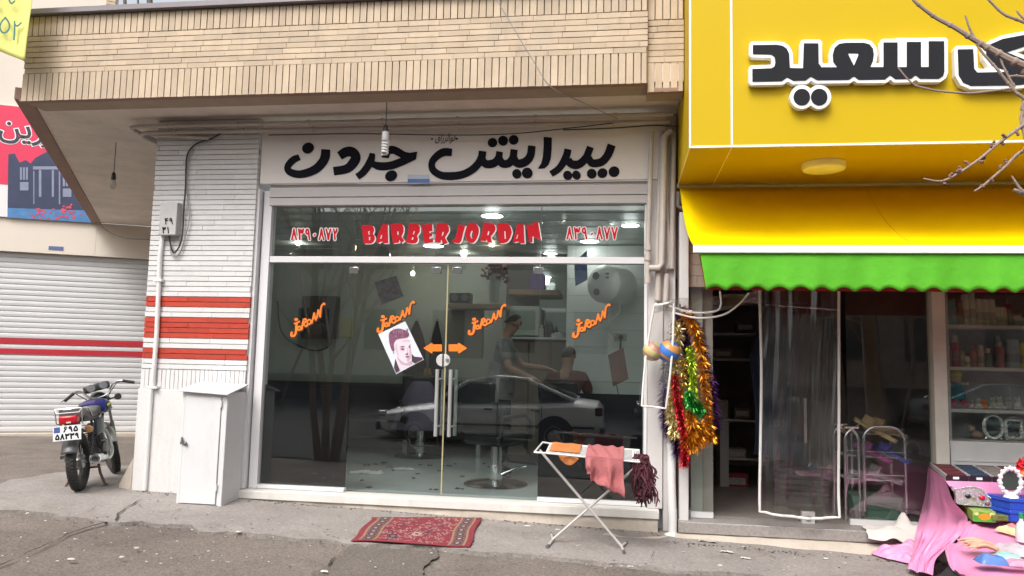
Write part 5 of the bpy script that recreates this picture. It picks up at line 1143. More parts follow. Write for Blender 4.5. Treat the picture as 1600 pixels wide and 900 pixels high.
person('seated customer with short dark hair in the barber chair by the counter', (cx, cyy, ZF), dict(fwd=(.25, .97, 0), pelvis=sx(0, -.08, .64), chest=sx(0, -.1, 1.0), neck=sx(0, -.09, 1.2), head=sx(.01, -.05, 1.34),
  lshoulder=sx(-.19, -.09, 1.1), lelbow=sx(-.27, .0, .85), lwrist=sx(-.22, .24, .76), rshoulder=sx(.19, -.1, 1.1), relbow=sx(.27, .0, .85), rwrist=sx(.22, .24, .76),
  lhip=sx(-.1, -.02, .62), lknee=sx(-.12, .4, .6), lankle=sx(-.12, .44, .22), ltoe=sx(-.12, .57, .18), rhip=sx(.1, -.02, .62), rknee=sx(.12, .4, .6), rankle=sx(.12, .44, .22), rtoe=sx(.12, .57, .18)),
  M('shirt_maroon', (.12, .04, .035), .9), MATS['trousers_dark'])
# ------------------------------------------------------------------ rug
RG = thing('doormat_rug', 'small red patterned rug lying on the pavement before the glass doors', 'rug', tuple(Pg(655, 830)))
rtl, rtr, rbl, rbr = [Pg(*q, .034) for q in ((582, 810), (752, 810), (548, 847), (734, 856))]
rf = quadfn(rtl, rtr, rbl, rbr)
def rug(dz, bend=True):
    def f(u, v):
        q = rf(u, v); w = .012*math.exp(-((u-.3)/.12)**2)*max(0, 1-v*3)+.006*noise.noise(Vector((u*5, v*4, 0)))+.006
        return Vector((q.x+.008*math.sin(v*9), q.y+.012*math.sin(u*14)*(1-v)+.01*math.sin(u*5), G(q.x, q.y)+.036+max(0, w)+dz))
    return f
mb = MB(); mb.grid(rug(0), 60, 30); mb.build('pile', M('rug_red', (.22, .028, .04), .95, var=.35, vs_=30, bump=.4, bs=300), RG, solid=.006)
rn = random.Random(21)
U = lambda x0, x1, y0, y1: ('p', [(x0, y0), (x1, y0), (x1, y1), (x0, y1)])
def rlay(name, prims, mat, dz, h=.006, holes=()):
    mb = MB(); sheet(mb, outline(prims, holes, h=h), rug(dz)); mb.build(name, mat, RG, smooth=False)
rlay('end_band', [U(.05, .07, .02, .98), U(.17, .19, .02, .98), U(.81, .83, .02, .98), U(.93, .95, .02, .98)], M('rug_tan', (.27, .17, .11), .95, var=.4, vs_=40), .0045)
rlay('medallion_band', [U(.075, .165, .02, .98), U(.835, .925, .02, .98)], M('rug_brown', (.16, .085, .07), .95, var=.6, vs_=60), .0045)
med = []
for c in (.12, .88):
    for k in range(7): med += [ell(c, .09+k*.137, .032, .045), ell(c+.03, .16+k*.137, .012, .015), ell(c-.03, .16+k*.137, .012, .015)]
rlay('medallion', med, M('rug_navy', (.045, .03, .06), .95), .0055)
rlay('medallion_core', [ell(c, .09+k*.137, .016, .022) for c in (.12, .88) for k in range(7)], M('rug_cream', (.4, .3, .24), .95, var=.3, vs_=60), .0065)
fl, fd, fp = [], [], []
for k in range(150):
    u, v = rn.uniform(.2, .8), rn.uniform(.04, .96); a = rn.uniform(0, 180)
    fl.append(stroke(smooth([(u+.02*math.cos(a)*t+.012*math.sin(t*5+k), v+.03*math.sin(a)*t+.02*math.cos(t*4+k)) for t in (-1, -.4, .3, 1)], 3), .0035))
for k in range(70): fd.append(ell(rn.uniform(.2, .8), rn.uniform(.04, .96), .009, .014, rn.uniform(0, 90)))
for k in range(60): fp.append(ell(rn.uniform(.2, .8), rn.uniform(.04, .96), .008, .012, rn.uniform(0, 90)))
for k in range(9): a = k*.7; fp.append(ell(.5+.03*math.cos(a), .3+.06*math.sin(a), .014, .02)); fd.append(ell(.31+.03*math.cos(a), .22+.06*math.sin(a), .012, .02))
rlay('scrolls', fl, M('rug_rose', (.4, .2, .19), .95), .0045, .004); rlay('dark_flowers', fd, MATS['rug_navy'], .0055, .004); rlay('pale_flowers', fp, MATS['rug_cream'], .0062, .004)

# ------------------------------------------------------------------ drying rack and laundry
DR = thing('drying_rack', 'white wire folding drying rack with crossed legs standing on the pavement', 'drying rack', tuple(Pg(915, 860)))
rk = M('rack_white', (.74, .73, .72), .4, var=.06); rkm = M('rack_tube', (.62, .6, .58), .35, .3, var=.1)
yF, yBk = 6.12, 6.5
def gz(q, dz=.042): return Vector((q.x, q.y, G(q.x, q.y)+dz))
for a, b, c, tp in (((855, 863), (866, 851), (861, 842), (990, 733)), ((975, 872), (969, 853), (979, 856), (843, 703))):
    f0, f1 = gz(Pg(*a)), gz(Pg(*c)); m = f0.lerp(f1, .45)+Vector((.03 if a[0] < 900 else -.03, 0, .012)); mb = MB(); mb.tube([m, P(*tp, 6.31)], .0105, 10); mb.build('leg', rkm, DR); mb = MB(); mb.tube([f0, m, f1], .0105, 10); ft = mb.build('foot', rkm, DR)
    mb = MB(); 
    for e in (f0, f1): d = (e-m).normalized(); mb.tube([e-d*.03, e+d*.003], .0135, 10)
    mb.build('foot_cap', M('cap_grey', (.12, .12, .12), .6), ft)
fl_, fr_ = P(853, 708, yF), P(999, 722, yF); bl_, br_ = P(860, 693, yBk), P(999, 703.5, yBk)
hl = [P(853, 708, yF), P(835, 706.5, yF+.02), P(848, 691, yBk-.02), P(860, 693, yBk)]
mb = MB(); mb.tube([bl_, br_, fr_, fl_], .0075, 8); mb.tube(hl, .0075, 8); mb.tube([fl_, bl_], .006, 8)
e = P(1006, 724, yF+.05); mb.tube([fr_+Vector((-.02, .06, .012)), e, e+Vector((.012, 0, -.02))], .008, 8); mb.build('frame', rk, DR)
mb = MB()
for k in range(1, 10): t = k/10; mb.tube([fl_.lerp(bl_, t)+Vector((0, 0, .004)), fr_.lerp(br_, t)+Vector((0, 0, .004))], .0032, 6)
for t in (.13, .3, .45, .93, .96): mb.tube([fl_.lerp(fr_, t), bl_.lerp(br_, t)], .0035, 6)
mb.build('wires', rk, DR)
def tray(u, v, dz=0): q = fl_.lerp(fr_, u).lerp(bl_.lerp(br_, u), v); return q+Vector((0, 0, dz))
def clothtop(u0, u1, v0, hang, sway=0):
    def f(u, v):
        uu = u0+(u1-u0)*u; cr_ = noise.noise(Vector((u*7, v*6, 3)))
        if v > .45:
            t = (v-.45)/.55; return tray(uu, v0+(.98-v0)*t, .016+.006*math.sin(u*17+v*9)+.008*cr_)
        t = 1-v/.45; q = tray(uu, v0, .012); h = hang(u)*t
        fold = .022*math.sin(u*12+1.5*t)+.012*math.sin(u*23-t*2)+.012*cr_
        return q+Vector((sway*t*t+.014*math.sin(u*13+t)*t+.012*cr_*t, -.016-.01*t-fold*min(1, t*1.6)+.012*math.sin(t*9+u*4)*t, -h+.006*math.sin(u*30)*t))
    return f
mb = MB(); mb.grid(clothtop(.43, .83, -.02, lambda u: .16+.12*u if u > .12 else .14, .0), 60, 40); tag(mb.build('towel', M('towel_pink', (.47, .15, .155), .97, var=.16, vs_=14, bump=.9, bs=170, grain=(130, .35)), solid=.007), 'dusty pink towel hung over the front of the drying rack', 'towel')
OR = M('cloth_orange', (.6, .21, .06), .95, var=.14, vs_=14, bump=.8, bs=170, grain=(120, .3))
def ortop(u, v):
    return tray(.03+.33*u, .12+.85*v, .013+.004*math.sin(u*12)*math.sin(v*7)+.002)
def orhang(u, v):
    uu = .13+.2*u; q = tray(uu, .1, -.004); return q+Vector((.02*v, -.01+.01*math.sin(u*8), -(.012+.07*v*math.sin(math.pi*min(1, .15+u*.8)))))
mb = MB(); mb.grid(ortop, 26, 16); mb.grid(orhang, 18, 8); tag(mb.build('cleaning_cloth', OR, solid=.004), 'orange cleaning cloth spread over the left half of the drying rack', 'cloth')
# dark fringed mop cloth at the right end
rn = random.Random(8); mb = MB(); top = P(1004, 716, yF+.08)
for k in range(210):
    a = rn.uniform(0, 6.28); r = rn.uniform(.0, .055); s = top+Vector((r*math.cos(a)-.012, r*math.sin(a)*.7, rn.uniform(-.04, .035)))
    L = rn.uniform(.08, .36)*(1 if abs(math.cos(a)) < .8 else .75); pts = [s]
    for j in range(6): s = s+Vector((rn.gauss(.003, .014), rn.gauss(0, .012), -L/6)); pts.append(s)
    mb.tube(pts, [.004, .007, .0065, .008, .006, .008, .004], 5)
for k in range(420):
    a = rn.uniform(0, 6.28); t = rn.uniform(0, 1); c = top+Vector((.06*math.cos(a)*(.5+t*.6)+.01, .045*math.sin(a), .02-.33*t)); u = Vector((rn.gauss(0, 1), rn.gauss(0, 1), rn.gauss(0, 1))).normalized()*.011; w = u.orthogonal().normalized()*.007; mb.quad(c-u-w, c+u-w, c+u+w, c-u+w)
tag(mb.build('mop_cloth', M('mop_maroon', (.075, .018, .028), .95, var=.5, vs_=25, island=.75)), 'dark maroon fringed rag hanging from the right end of the drying rack', 'rag')

# ------------------------------------------------------------------ plastic strip curtain, tinsel, balls
pip = M('white_piping', (.78, .77, .74), .5, var=.03)
PCN = thing('plastic_curtain', 'clear plastic curtain with white edging hanging in the doorway of the neighbouring shop', 'curtain', tuple(P(1250, 810, 6.76)))
def curt(u, v, y=6.76):
    tl, tr, bl, br = P(1187, 450, y), P(1310, 450, y), P(1190, 800, y), P(1313, 809, y)
    q = quadfn(tl, tr, bl, br)(u, 1-v); return q+Vector((.012*math.sin(v*5+u)*(1 if u < .5 else .6), .022*math.sin(u*14+v*2+noise.noise(Vector((u*3, v*2, 0)))*2)+.012*math.sin(v*8+u*6)+.011*math.sin(u*41+v*5)+.012*noise.noise(Vector((u*9, v*5, 4))), -.02*math.sin(math.pi*u)*v))
mb = MB(); mb.grid(curt, 90, 50); mb.build('sheet', clear_plastic, PCN)
ed = [curt(0, k/24) for k in range(25)]+[curt(k/12, 1) for k in range(1, 13)]+[curt(1, 1-k/24) for k in range(1, 25)]
mb = MB(); mb.tube(ed, .0115, 8); mb.build('piping', pip, PCN)
PC2 = thing('plastic_curtain', 'short piece of clear plastic with white piping tied back beside the tinsel', 'curtain', tuple(P(1027, 560, 6.66)))
cq = quadfn(P(1022, 478, 6.66), P(1053, 474, 6.66), P(1003, 634, 6.66), P(1040, 638, 6.66))
def c2(u, v): q = cq(u, 1-v); return q+Vector((.02*math.sin(v*3.1)*(1-2*u)*-.8, .02*math.sin(u*9+v*3), .0))
mb = MB(); mb.grid(c2, 16, 20); mb.build('sheet', clear_plastic, PC2)
mb = MB(); mb.tube([c2(0, k/16) for k in range(17)]+[c2(k/6, 1) for k in range(1, 7)]+[c2(1, 1-k/16) for k in range(1, 17)], .009, 8); mb.build('piping', pip, PC2)
mb = MB(); 
def roll(u, v):
    a = P(1022, 478, 6.68).lerp(P(1190, 462, 6.72), u); r = .055+.015*math.sin(u*17+v*12); t = 6.283*v; return a+Vector((0, r*.6*math.cos(t), r*math.sin(t)-.03*math.sin(math.pi*u)))
mb.grid(roll, 40, 14); RL = tag(mb.build('curtain_roll', clear_plastic), 'rolled up bundle of clear plastic tied under the left end of the awning', 'plastic roll')
for pix, lab in (([(1045, 478), (1080, 488), (1115, 487), (1126, 478), (1125, 455)], 'white cord loop hanging under the left end of the green valance, inner one'), ([(1050, 488), (1090, 497), (1130, 492), (1155, 475), (1170, 458)], 'longer white cord loop under the green valance, sagging lower')):
    mb = MB(); pxtube(mb, pix, 6.68, .008, 6, 6); tag(mb.build('cord', pip), lab, 'cord')
def foil(name, c): return M(name, c, .22, .85, var=.1, vs_=30, island=.5)
TF = {'purple': foil('foil_purple', (.1, .03, .16)), 'gold': foil('foil_gold', (.75, .5, .12)), 'orange': foil('foil_orange', (.75, .3, .02)), 'green': foil('foil_green', (.05, .4, .08)), 'red': foil('foil_red', (.55, .015, .03)), 'lime': foil('foil_lime', (.5, .65, .05)), 'paleg': foil('foil_pale', (.8, .65, .3))}
rn = random.Random(31)
def tinsel(pix, y, r, c, label, n=900):
    n = int(n*1.5)
    pts = [P(a, b, y) for a, b in pix]; q = [Vector(t) for t in smooth(pts, 10)]; mb = MB()
    mb.tube(q, .004, 5)
    for k in range(n):
        t = rn.uniform(0, len(q)-1.001); i = int(t); c0 = q[i].lerp(q[i+1], t-i); ax = (q[i+1]-q[i]).normalized()
        d = Vector((rn.gauss(0, 1), rn.gauss(0, 1), rn.gauss(0, 1))); d = (d-ax*d.dot(ax)).normalized(); d = (d+Vector((0, 0, -.35))+ax*rn.gauss(0, .3)).normalized(); w = d.cross(Vector((rn.gauss(0, 1), rn.gauss(0, 1), rn.gauss(0, 1)))).normalized()*rn.uniform(.0014, .0028); L = r*rn.uniform(.75, 1.2)
        m = c0+d*L*.55; e = c0+d*L+Vector((0, 0, -L*.25)); mb.add([c0-w, c0+w, m+w, m-w, e], [(0, 1, 2, 3), (3, 2, 4)])
    T = tag(mb.build('tinsel_garland', TF[c], smooth=False), label, 'garland', 'tinsel garlands by the shop door'); return T
tinsel([(1064, 482), (1088, 505), (1103, 560), (1114, 615), (1119, 668)], 6.78, .065, 'purple', 'outermost dark purple tinsel garland at the right of the bunch')
tinsel([(1062, 480), (1068, 520), (1074, 560), (1078, 600)], 6.84, .075, 'purple', 'dark purple tinsel garland in the middle of the bunch behind the green one')
tinsel([(1056, 500), (1042, 570), (1037, 630), (1042, 665), (1055, 690), (1060, 712)], 6.86, .075, 'purple', 'long purple tinsel garland at the left behind the striped balls')
tinsel([(1068, 482), (1086, 515), (1096, 560), (1102, 610), (1106, 660), (1110, 690)], 6.73, .07, 'orange', 'long orange gold tinsel garland along the right of the bunch', 1300)
tinsel([(1078, 640), (1082, 670), (1076, 692), (1090, 690), (1096, 660)], 6.7, .085, 'orange', 'thick amber tinsel garland end low in the bunch', 1100)
tinsel([(1078, 540), (1081, 570), (1083, 605), (1086, 640)], 6.7, .05, 'lime', 'bright lime tinsel garland in the middle of the bunch', 800)
tinsel([(1075, 610), (1082, 632), (1095, 634), (1086, 645)], 6.69, .065, 'green', 'short emerald green tinsel garland under the lime one', 800)
tinsel([(1055, 500), (1060, 530), (1052, 600), (1048, 640), (1053, 665), (1054, 680)], 6.72, .065, 'paleg', 'pale gold tinsel garland hanging below the striped ball', 1200)
tinsel([(1068, 560), (1066, 620), (1068, 645)], 6.74, .05, 'gold', 'short gold tinsel garland between the red and the lime ones', 600)
tinsel([(1054, 585), (1058, 625), (1066, 660), (1070, 700), (1069, 728)], 6.69, .055, 'red', 'long red tinsel garland hanging lowest of the bunch', 1200)
mb = MB(); a = P(1060, 478, 6.9); mb.tube([a, P(1062, 476, 6.76), P(1062, 484, 6.76)], .01, 8); tag(mb.build('wall_hook', steel), 'steel hook holding the tinsel bunch', 'hook')
for px, py, r, cs, lab in ((1045, 549, 17, ((.06, .2, .62), (.62, .28, .08)), 'blue and orange striped ball hanging in front of the tinsel'), (1020, 549, 15, ((.55, .5, .22), (.5, .25, .2)), 'pale yellow ball hanging left of the blue striped ball')):
    q = P(px, py, 6.72); R = r/1200*6.8; B_ = thing('play_ball', lab, 'ball', tuple(q))
    mb = MB(); mb.ball(q, R, 24, 16); mb.build('ball', M('ball%d' % px, cs[0], .35, var=.05), B_)
    mb = MB(); n = 24; u = Vector((.5, -.3, .8)).normalized(); mb.lathe(q-u*R, u, [(R*1.006*math.sin(t), R-R*1.006*math.cos(t)) for t in np.linspace(R_(112), R_(150), 8)], 28, cap=False); mb.lathe(q-u*R, u, [(R*1.006*math.sin(t), R-R*1.006*math.cos(t)) for t in np.linspace(R_(60), R_(75), 5)], 28, cap=False); mb.build('stripe', M('stripe%d' % px, cs[1], .35, var=.05), B_)
    mb = MB(); mb.tube([q+Vector((0, 0, R*.98)), Vector((q.x+(.02 if px > 1030 else .05), 6.72, P(1040, 478, 6.72).z))], .003, 5); mb.build('string', pip, B_)

# ------------------------------------------------------------------ inside the neighbouring shop
SU = thing('shelf_unit', 'white shelf unit seen through the open door of the dark shop', 'shelf', (1.7, 9, Z2))
wsm = M('shelf_white', (.5, .49, .47), .5, var=.05)
ys2 = 8.9
def pz2(px, py, y=ys2): return P(px, py, y)
xl2, xr2 = pz2(1118, 650).x, pz2(1192, 650).x+.5
mb = MB()
for py in (470, 520, 560, 655): z = pz2(1150, py).z; mb.box(xl2-.2, xr2, ys2, ys2+.4, z-.025, z)
mb.build('shelf_board', wsm, SU, bevel=.004)
mb = MB(); a = pz2(1125, 658), pz2(1139, 768); mb.box(a[0].x, a[1].x, ys2+.001, ys2+.42, a[1].z, a[0].z); mb.box(xr2-.02, xr2, ys2+.01, ys2+.41, Z2+.01, pz2(1150, 470).z); mb.build('side_panel', wsm, SU)
for px, py, w, h, c_, lab in ((1150, 716, .22, .1, (.35, .28, .26), 'pale box on the low shelf inside the dark shop'), (1152, 763, .24, .16, (.28, .03, .04), 'dark red box on the bottom shelf inside the dark shop'), (1128, 654, .14, .2, (.42, .38, .33), 'cream carton on the long shelf inside the dark shop'), (1160, 654, .18, .12, (.12, .08, .05), 'brown carton on the long shelf inside the dark shop'), (1130, 559, .2, .1, (.2, .17, .16), 'grey carton on the upper shelf inside the dark shop'), (1165, 519, .2, .12, (.12, .11, .1), 'dark carton on the top shelf inside the dark shop')):
    q = P(px, py, ys2+.02); mb = MB(); mb.box(q.x-w/2, q.x+w/2, ys2+.03, ys2+.25, q.z, q.z+h); o = mb.build('carton', M('carton%d%d' % (px, py), c_, .7, var=.3, vs_=12), bevel=.004); tag(o, lab, 'box', 'cartons in the dark shop')
    mb = MB(); mb.box(q.x-w*.38, q.x+w*.38, ys2+.024, ys2+.029, q.z+h*.25, q.z+h*.7); mb.build('print', M('print_pale', (.4, .38, .36), .6, var=.6, vs_=40), o)
mb = MB(); z = pz2(1150, 716).z; mb.box(pz2(1139, 700).x, xr2-.02, ys2+.02, ys2+.4, z-.02, z-.002); z = pz2(1150, 764).z; mb.box(pz2(1139, 700).x, xr2-.02, ys2+.02, ys2+.4, z-.02, z-.002); mb.build('low_board', wsm, SU)
for i, (px, c_, lab) in enumerate(((1208, (.02, .028, .05), 'dark navy garment hanging behind the plastic curtain at its left'), (1232, (.035, .04, .055), 'grey blue garment hanging behind the plastic curtain'), (1262, (.05, .035, .03), 'dark brown garment hanging behind the middle of the plastic curtain'), (1290, (.06, .055, .05), 'dark grey garment hanging behind the plastic curtain at its right'))):
    q = P(px, 480+i*6, 8.2)
    def gf(u, v, q=q, i=i):
        a = 6.283*u; w = (.05+.15*min(1, v*3))*(1+.15*math.sin(v*6+i)); return q+Vector((w*math.cos(a)+.02*math.sin(a*6), .07*math.sin(a)+.015*math.sin(a*5+v*4), -1.5*v))
    mb = MB(); mb.grid(gf, 36, 14); tag(mb.build('hanging_garment', M('garment%d' % i, tuple(1.8*t for t in c_), .9, var=.3)), lab, 'garment', 'garments in the dark shop')
mb = MB(); mb.tube([P(1195, 476, 8.2), P(1310, 484, 8.2)], .012, 8); a = P(1195, 476, 8.2); b = P(1310, 484, 8.2); mb.tube([a, (a.x, 8.2, 1.099)], .008, 6); mb.tube([b, (b.x, 8.2, 1.099)], .008, 6); tag(mb.build('clothes_rail', steel), 'clothes rail behind the plastic curtain', 'rail')
mb = MB(); q = P(1258, 792, 8.4); 
for k in range(7): mb.box(q.x-.25, q.x+.25, 8.4, 8.7, Z2+.01+k*.06, Z2+.05+k*.06)
tag(mb.build('slatted_crate', M('crate_brown', (.16, .075, .05), .7, var=.2), bevel=.004), 'reddish brown slatted crate on the dark shop floor behind the curtain', 'crate')
# chrome racks with sandals
def srack(px0, px1, ptop, y, label):
    a, b = P(px0, 800, y), P(px1, 800, y); zt2 = P((px0+px1)/2, ptop, y).z; r = .05
    T = thing('sandal_rack', label, 'rack', ((a.x+b.x)/2, y+.1, Z2), 'chrome sandal racks')
    mb = MB(); arc = [(a.x, y, Z2+.005), (a.x, y, zt2-.12)]+[(a.x+.12-.12*math.cos(t), y, zt2-.12+.12*math.sin(t)) for t in np.linspace(.2, math.pi/2, 6)]+[(b.x-.12+.12*math.sin(t), y, zt2-.12+.12*math.cos(t)) for t in np.linspace(0, math.pi/2-.2, 6)]+[(b.x, y, zt2-.12), (b.x, y, Z2+.005)]
    mb.tube(arc, .014, 10); mb.tube([(q[0], q[1]+.36, q[2]) for q in arc], .014, 10); mb.build('frame', chrome, T)
    mb = MB()
    for z in (Z2+.35, Z2+.55, Z2+.75):
        if z > zt2-.05: continue
        for k in range(6): mb.tube([(a.x, y+.02+.065*k, z), (b.x, y+.02+.065*k, z)], .004, 5)
        mb.tube([(a.x, y-.004, z+.05), (b.x, y-.004, z+.05)], .004, 5)
    mb.build('wire_shelf', steel, T); return a.x, b.x
ra = srack(1322, 1344, 668, 7.28, 'narrow chrome wire rack at the left of the two behind the shop glass'); rbk = srack(1352, 1417, 667, 7.25, 'wide chrome wire rack with sandals and a green basket behind the shop glass')
def slipper(x, y, z, rz, c_, label, sc=1, tilt=0):
    T = thing('sandal', label, 'sandal', (x, y, z), 'sandals on the chrome rack'); m = Matrix.Translation((x, y, z)) @ Matrix.Rotation(rz, 4, 'Z') @ Matrix.Rotation(tilt, 4, 'X') @ Matrix.Scale(sc, 4)
    mb = MB(); so_ = smooth([(0, -.13), (.04, -.1), (.045, 0), (.05, .08), (.02, .13), (-.03, .12), (-.05, .06), (-.035, -.02), (-.035, -.1)], 4, True); mb.prism(so_, .004, .026); mb.xf(m); mb.build('sole', M('sole%s' % str(c_), c_, .7), T)
    mb = MB(); mb.grid(lambda u, v: (-.052+.104*u, .02+.07*v, .02+.05*math.sin(math.pi*u)), 12, 4); mb.xf(m); mb.build('strap', M('strap%s' % str(c_), tuple(.75*q for q in c_), .6), T, solid=.006)
x0_, x1_ = rbk
slipper(x0_+.12, 7.35, Z2+.76, R_(70), (.55, .4, .2), 'tan sandal propped on top of the wide chrome rack', 1.5, .5); slipper(x0_+.24, 7.42, Z2+.76, R_(60), (.5, .36, .2), 'tan sandal lying across the wide rack beside the propped one', 1.4, .3)
slipper(x0_+.1, 7.35, Z2+.56, R_(60), (.35, .05, .25), 'magenta sandal on the middle wire shelf of the wide rack', 1.3, .4); slipper(x0_+.26, 7.35, Z2+.56, R_(50), (.04, .06, .4), 'blue sandal on the middle wire shelf of the wide rack', 1.3, .4)
slipper(x0_+.18, 7.35, Z2+.36, R_(60), (.3, .25, .28), 'grey sandal on the lowest wire shelf of the wide rack', 1.3, .3)
mb = MB(); a, b = P(1332, 812, 7.3), P(1416, 778, 7.3)
def bask(u, v):
    t = 4*u; k = int(t) % 4; f_ = t-int(t); cs = [(x0_-.1, 7.27), (x1_-.02, 7.27), (x1_-.02, 7.58), (x0_-.1, 7.58)]; p, q = cs[k], cs[(k+1) % 4]; e_ = .85+.15*v; cxm, cym = (x0_+x1_)/2-.06, 7.42
    x, y = p[0]+(q[0]-p[0])*f_, p[1]+(q[1]-p[1])*f_; return (cxm+(x-cxm)*e_, cym+(y-cym)*e_, Z2+.01+.2*v)
mb.grid(bask, 80, 6)
for k in range(26): 
    x = x0_-.03+k*.0145; mb.box(x, x+.006, 7.262, 7.27, Z2+.1, Z2+.16)
tag(mb.build('plastic_basket', M('basket_green', (.12, .22, .17), .5)), 'grey green plastic basket at the foot of the wide chrome rack', 'basket')
# display cabinet
DC = thing('display_cabinet', 'white display cabinet with glass shelves of cosmetics behind the right window', 'cabinet', (3.2, 7.3, Z2))
xc0, xc1 = P(1481, 600, 7.12).x, X2R-.15
mb = MB(); mb.box(xc0, xc1, 7.5, 7.52, P(1540, 690, 7.1).z, zg1-.01); mb.build('back_panel', M('cab_back', (.4, .4, .44), .6, var=.3), DC)
mb = MB(); mb.box(xc0, xc0+.02, 7.12, 7.499, Z2+.01, zg1-.01); mb.build('side_panel', wsm, DC)
sh = [P(1540, p, 7.14).z for p in (508, 574, 640, 688)]
for z in sh: mb = MB(); mb.box(xc0+.021, xc1, 7.13, 7.498, z-.03, z); mb.build('shelf', wsm, DC, bevel=.003)
def bottle(px, z, h, r, c_, y=7.24, cap=None, kind='bottle', label='', group='things in the display cabinet'):
    q = P(px, 600, y); T = thing(kind, label, kind.replace('_', ' '), (q.x, y, z+.001), group)
    mb = MB(); mb.lathe((q.x, y, z+.001), (0, 0, 1), [(r, 0), (r, h*.72), (r*.9, h*.76)], 16); mb.build('body', M('b%s' % (str(c_)), c_, .35, var=.15, vs_=20), T)
    cc = cap or c_; mb = MB(); mb.lathe((q.x, y, z+h*.76+.001), (0, 0, 1), [(r*(.9 if not cap else .5), 0), (r*(.9 if not cap else .5), h*.22), (.004, h*.24)], 16); mb.build('cap', M('c%s' % (str(cc)), cc, .4), T)
    mb = MB(); mb.lathe((q.x, y, z+h*.2), (0, 0, 1), [(r*1.01, 0), (r*1.01, h*.3)], 16, cap=False); mb.build('label', M('l%s' % (str(c_)), tuple(.5*t+.08 for t in c_), .5, var=.5, vs_=60), T)
pg_ = (.6, .62, .5)
for i, (px, top, r, c_, lab) in enumerate(((1478+8, 468, 10, (.1, .3, .33), 'round teal pack at the left end of the top shelf'), (1492, 465, 4.5, (.45, .36, .12), 'slim golden bottle on the top shelf'), (1501, 471, 6, (.22, .09, .04), 'brown patterned bottle on the top shelf'), (1511.5, 459, 5.5, pg_, ''), (1521.5, 457, 5.5, pg_, ''), (1532.5, 466, 5.2, pg_, ''), (1543, 466, 5.2, pg_, ''), (1553.5, 466, 5.2, pg_, ''), (1563, 477, 4.8, pg_, ''), (1571.5, 477, 4.8, pg_, ''), (1581, 480, 4.5, (.2, .2, .18), 'small grey bottle right of the pale spray cans'), (1593, 488, 7, (.4, .4, .4), 'squat grey box-like jar near the right end of the top shelf'))):
    h = (503-top)/1200*7.6
    bottle(px, sh[0], h, r/1200*7.5, c_, label=lab or ['tallest pale spray can, left of two, on the top shelf', 'tallest pale spray can, right of two, on the top shelf', 'medium pale spray can, first from the left of three', 'medium pale spray can, middle of three', 'medium pale spray can, last of three', 'short pale spray can, left of two', 'short pale spray can, right of two'][i-3])
for px, top, r, c_, cap, lab in ((1474+2, 540, 4, (.5, .35, .3), None, 'flesh pink tube at the left end of the second shelf'), (1483, 541, 5, (.35, .03, .05), (.6, .6, .6), 'small dark red bottle with a white cap on the second shelf'), (1494, 527, 6.5, (.3, .02, .05), (.5, .48, .44), 'crimson bottle with a striped cap on the second shelf'), (1503, 549, 4.5, (.3, .28, .18), None, 'short khaki jar on the second shelf'), (1512, 556, 4.5, (.6, .57, .42), None, 'short cream bottle on the second shelf'), (1522, 542, 5, (.42, .14, .12), (.3, .05, .05), 'reddish bottle beside the cream one on the second shelf'), (1534, 540, 4.5, (.5, .35, .3), None, 'beige pink bottle on the second shelf'), (1545, 545, 6, (.12, .16, .12), (.6, .6, .58), 'dark green pump bottle on the second shelf'), (1564, 534, 6, (.4, .12, .14), (.55, .5, .5), 'pink bottle with a pale cap on the second shelf'), (1584, 531, 9, (.35, .45, .5), None, 'wide pale blue bottle on the second shelf'), (1598, 535, 4, (.55, .5, .1), None, 'yellow bottle at the right end of the second shelf')):
    bottle(px, sh[1], (571-top)/1200*7.5, r/1200*7.4, c_, cap=cap, label=lab)
rn = random.Random(77); kinds = ['slim', 'tall', 'short', 'round']; names = {'slim': .016, 'tall': .024, 'short': .026, 'round': .034}
pal = [((.5, .48, .42), 'cream'), ((.45, .1, .12), 'red'), ((.3, .4, .45), 'blue grey'), ((.55, .4, .2), 'amber'), ((.55, .55, .55), 'silver grey'), ((.25, .4, .25), 'green'), ((.5, .3, .4), 'mauve')]
for row, z, lab_ in ((0, sh[0], 'top shelf'), (1, sh[1], 'second shelf')):
    for k, px in enumerate(np.linspace(1487, 1597, 7)):
        kd = kinds[(k+row) % 4]; c_, cn = pal[(k*3+row*2) % 7]
        bottle(px, z, {'slim': .2, 'tall': .26, 'short': .13, 'round': .12}[kd]*rn.uniform(.9, 1.15), names[kd], c_, y=7.4, cap=((.6, .6, .58) if k % 2 else None), label='%s %s bottle in the back row of the %s of the display cabinet' % (kd, cn, lab_))
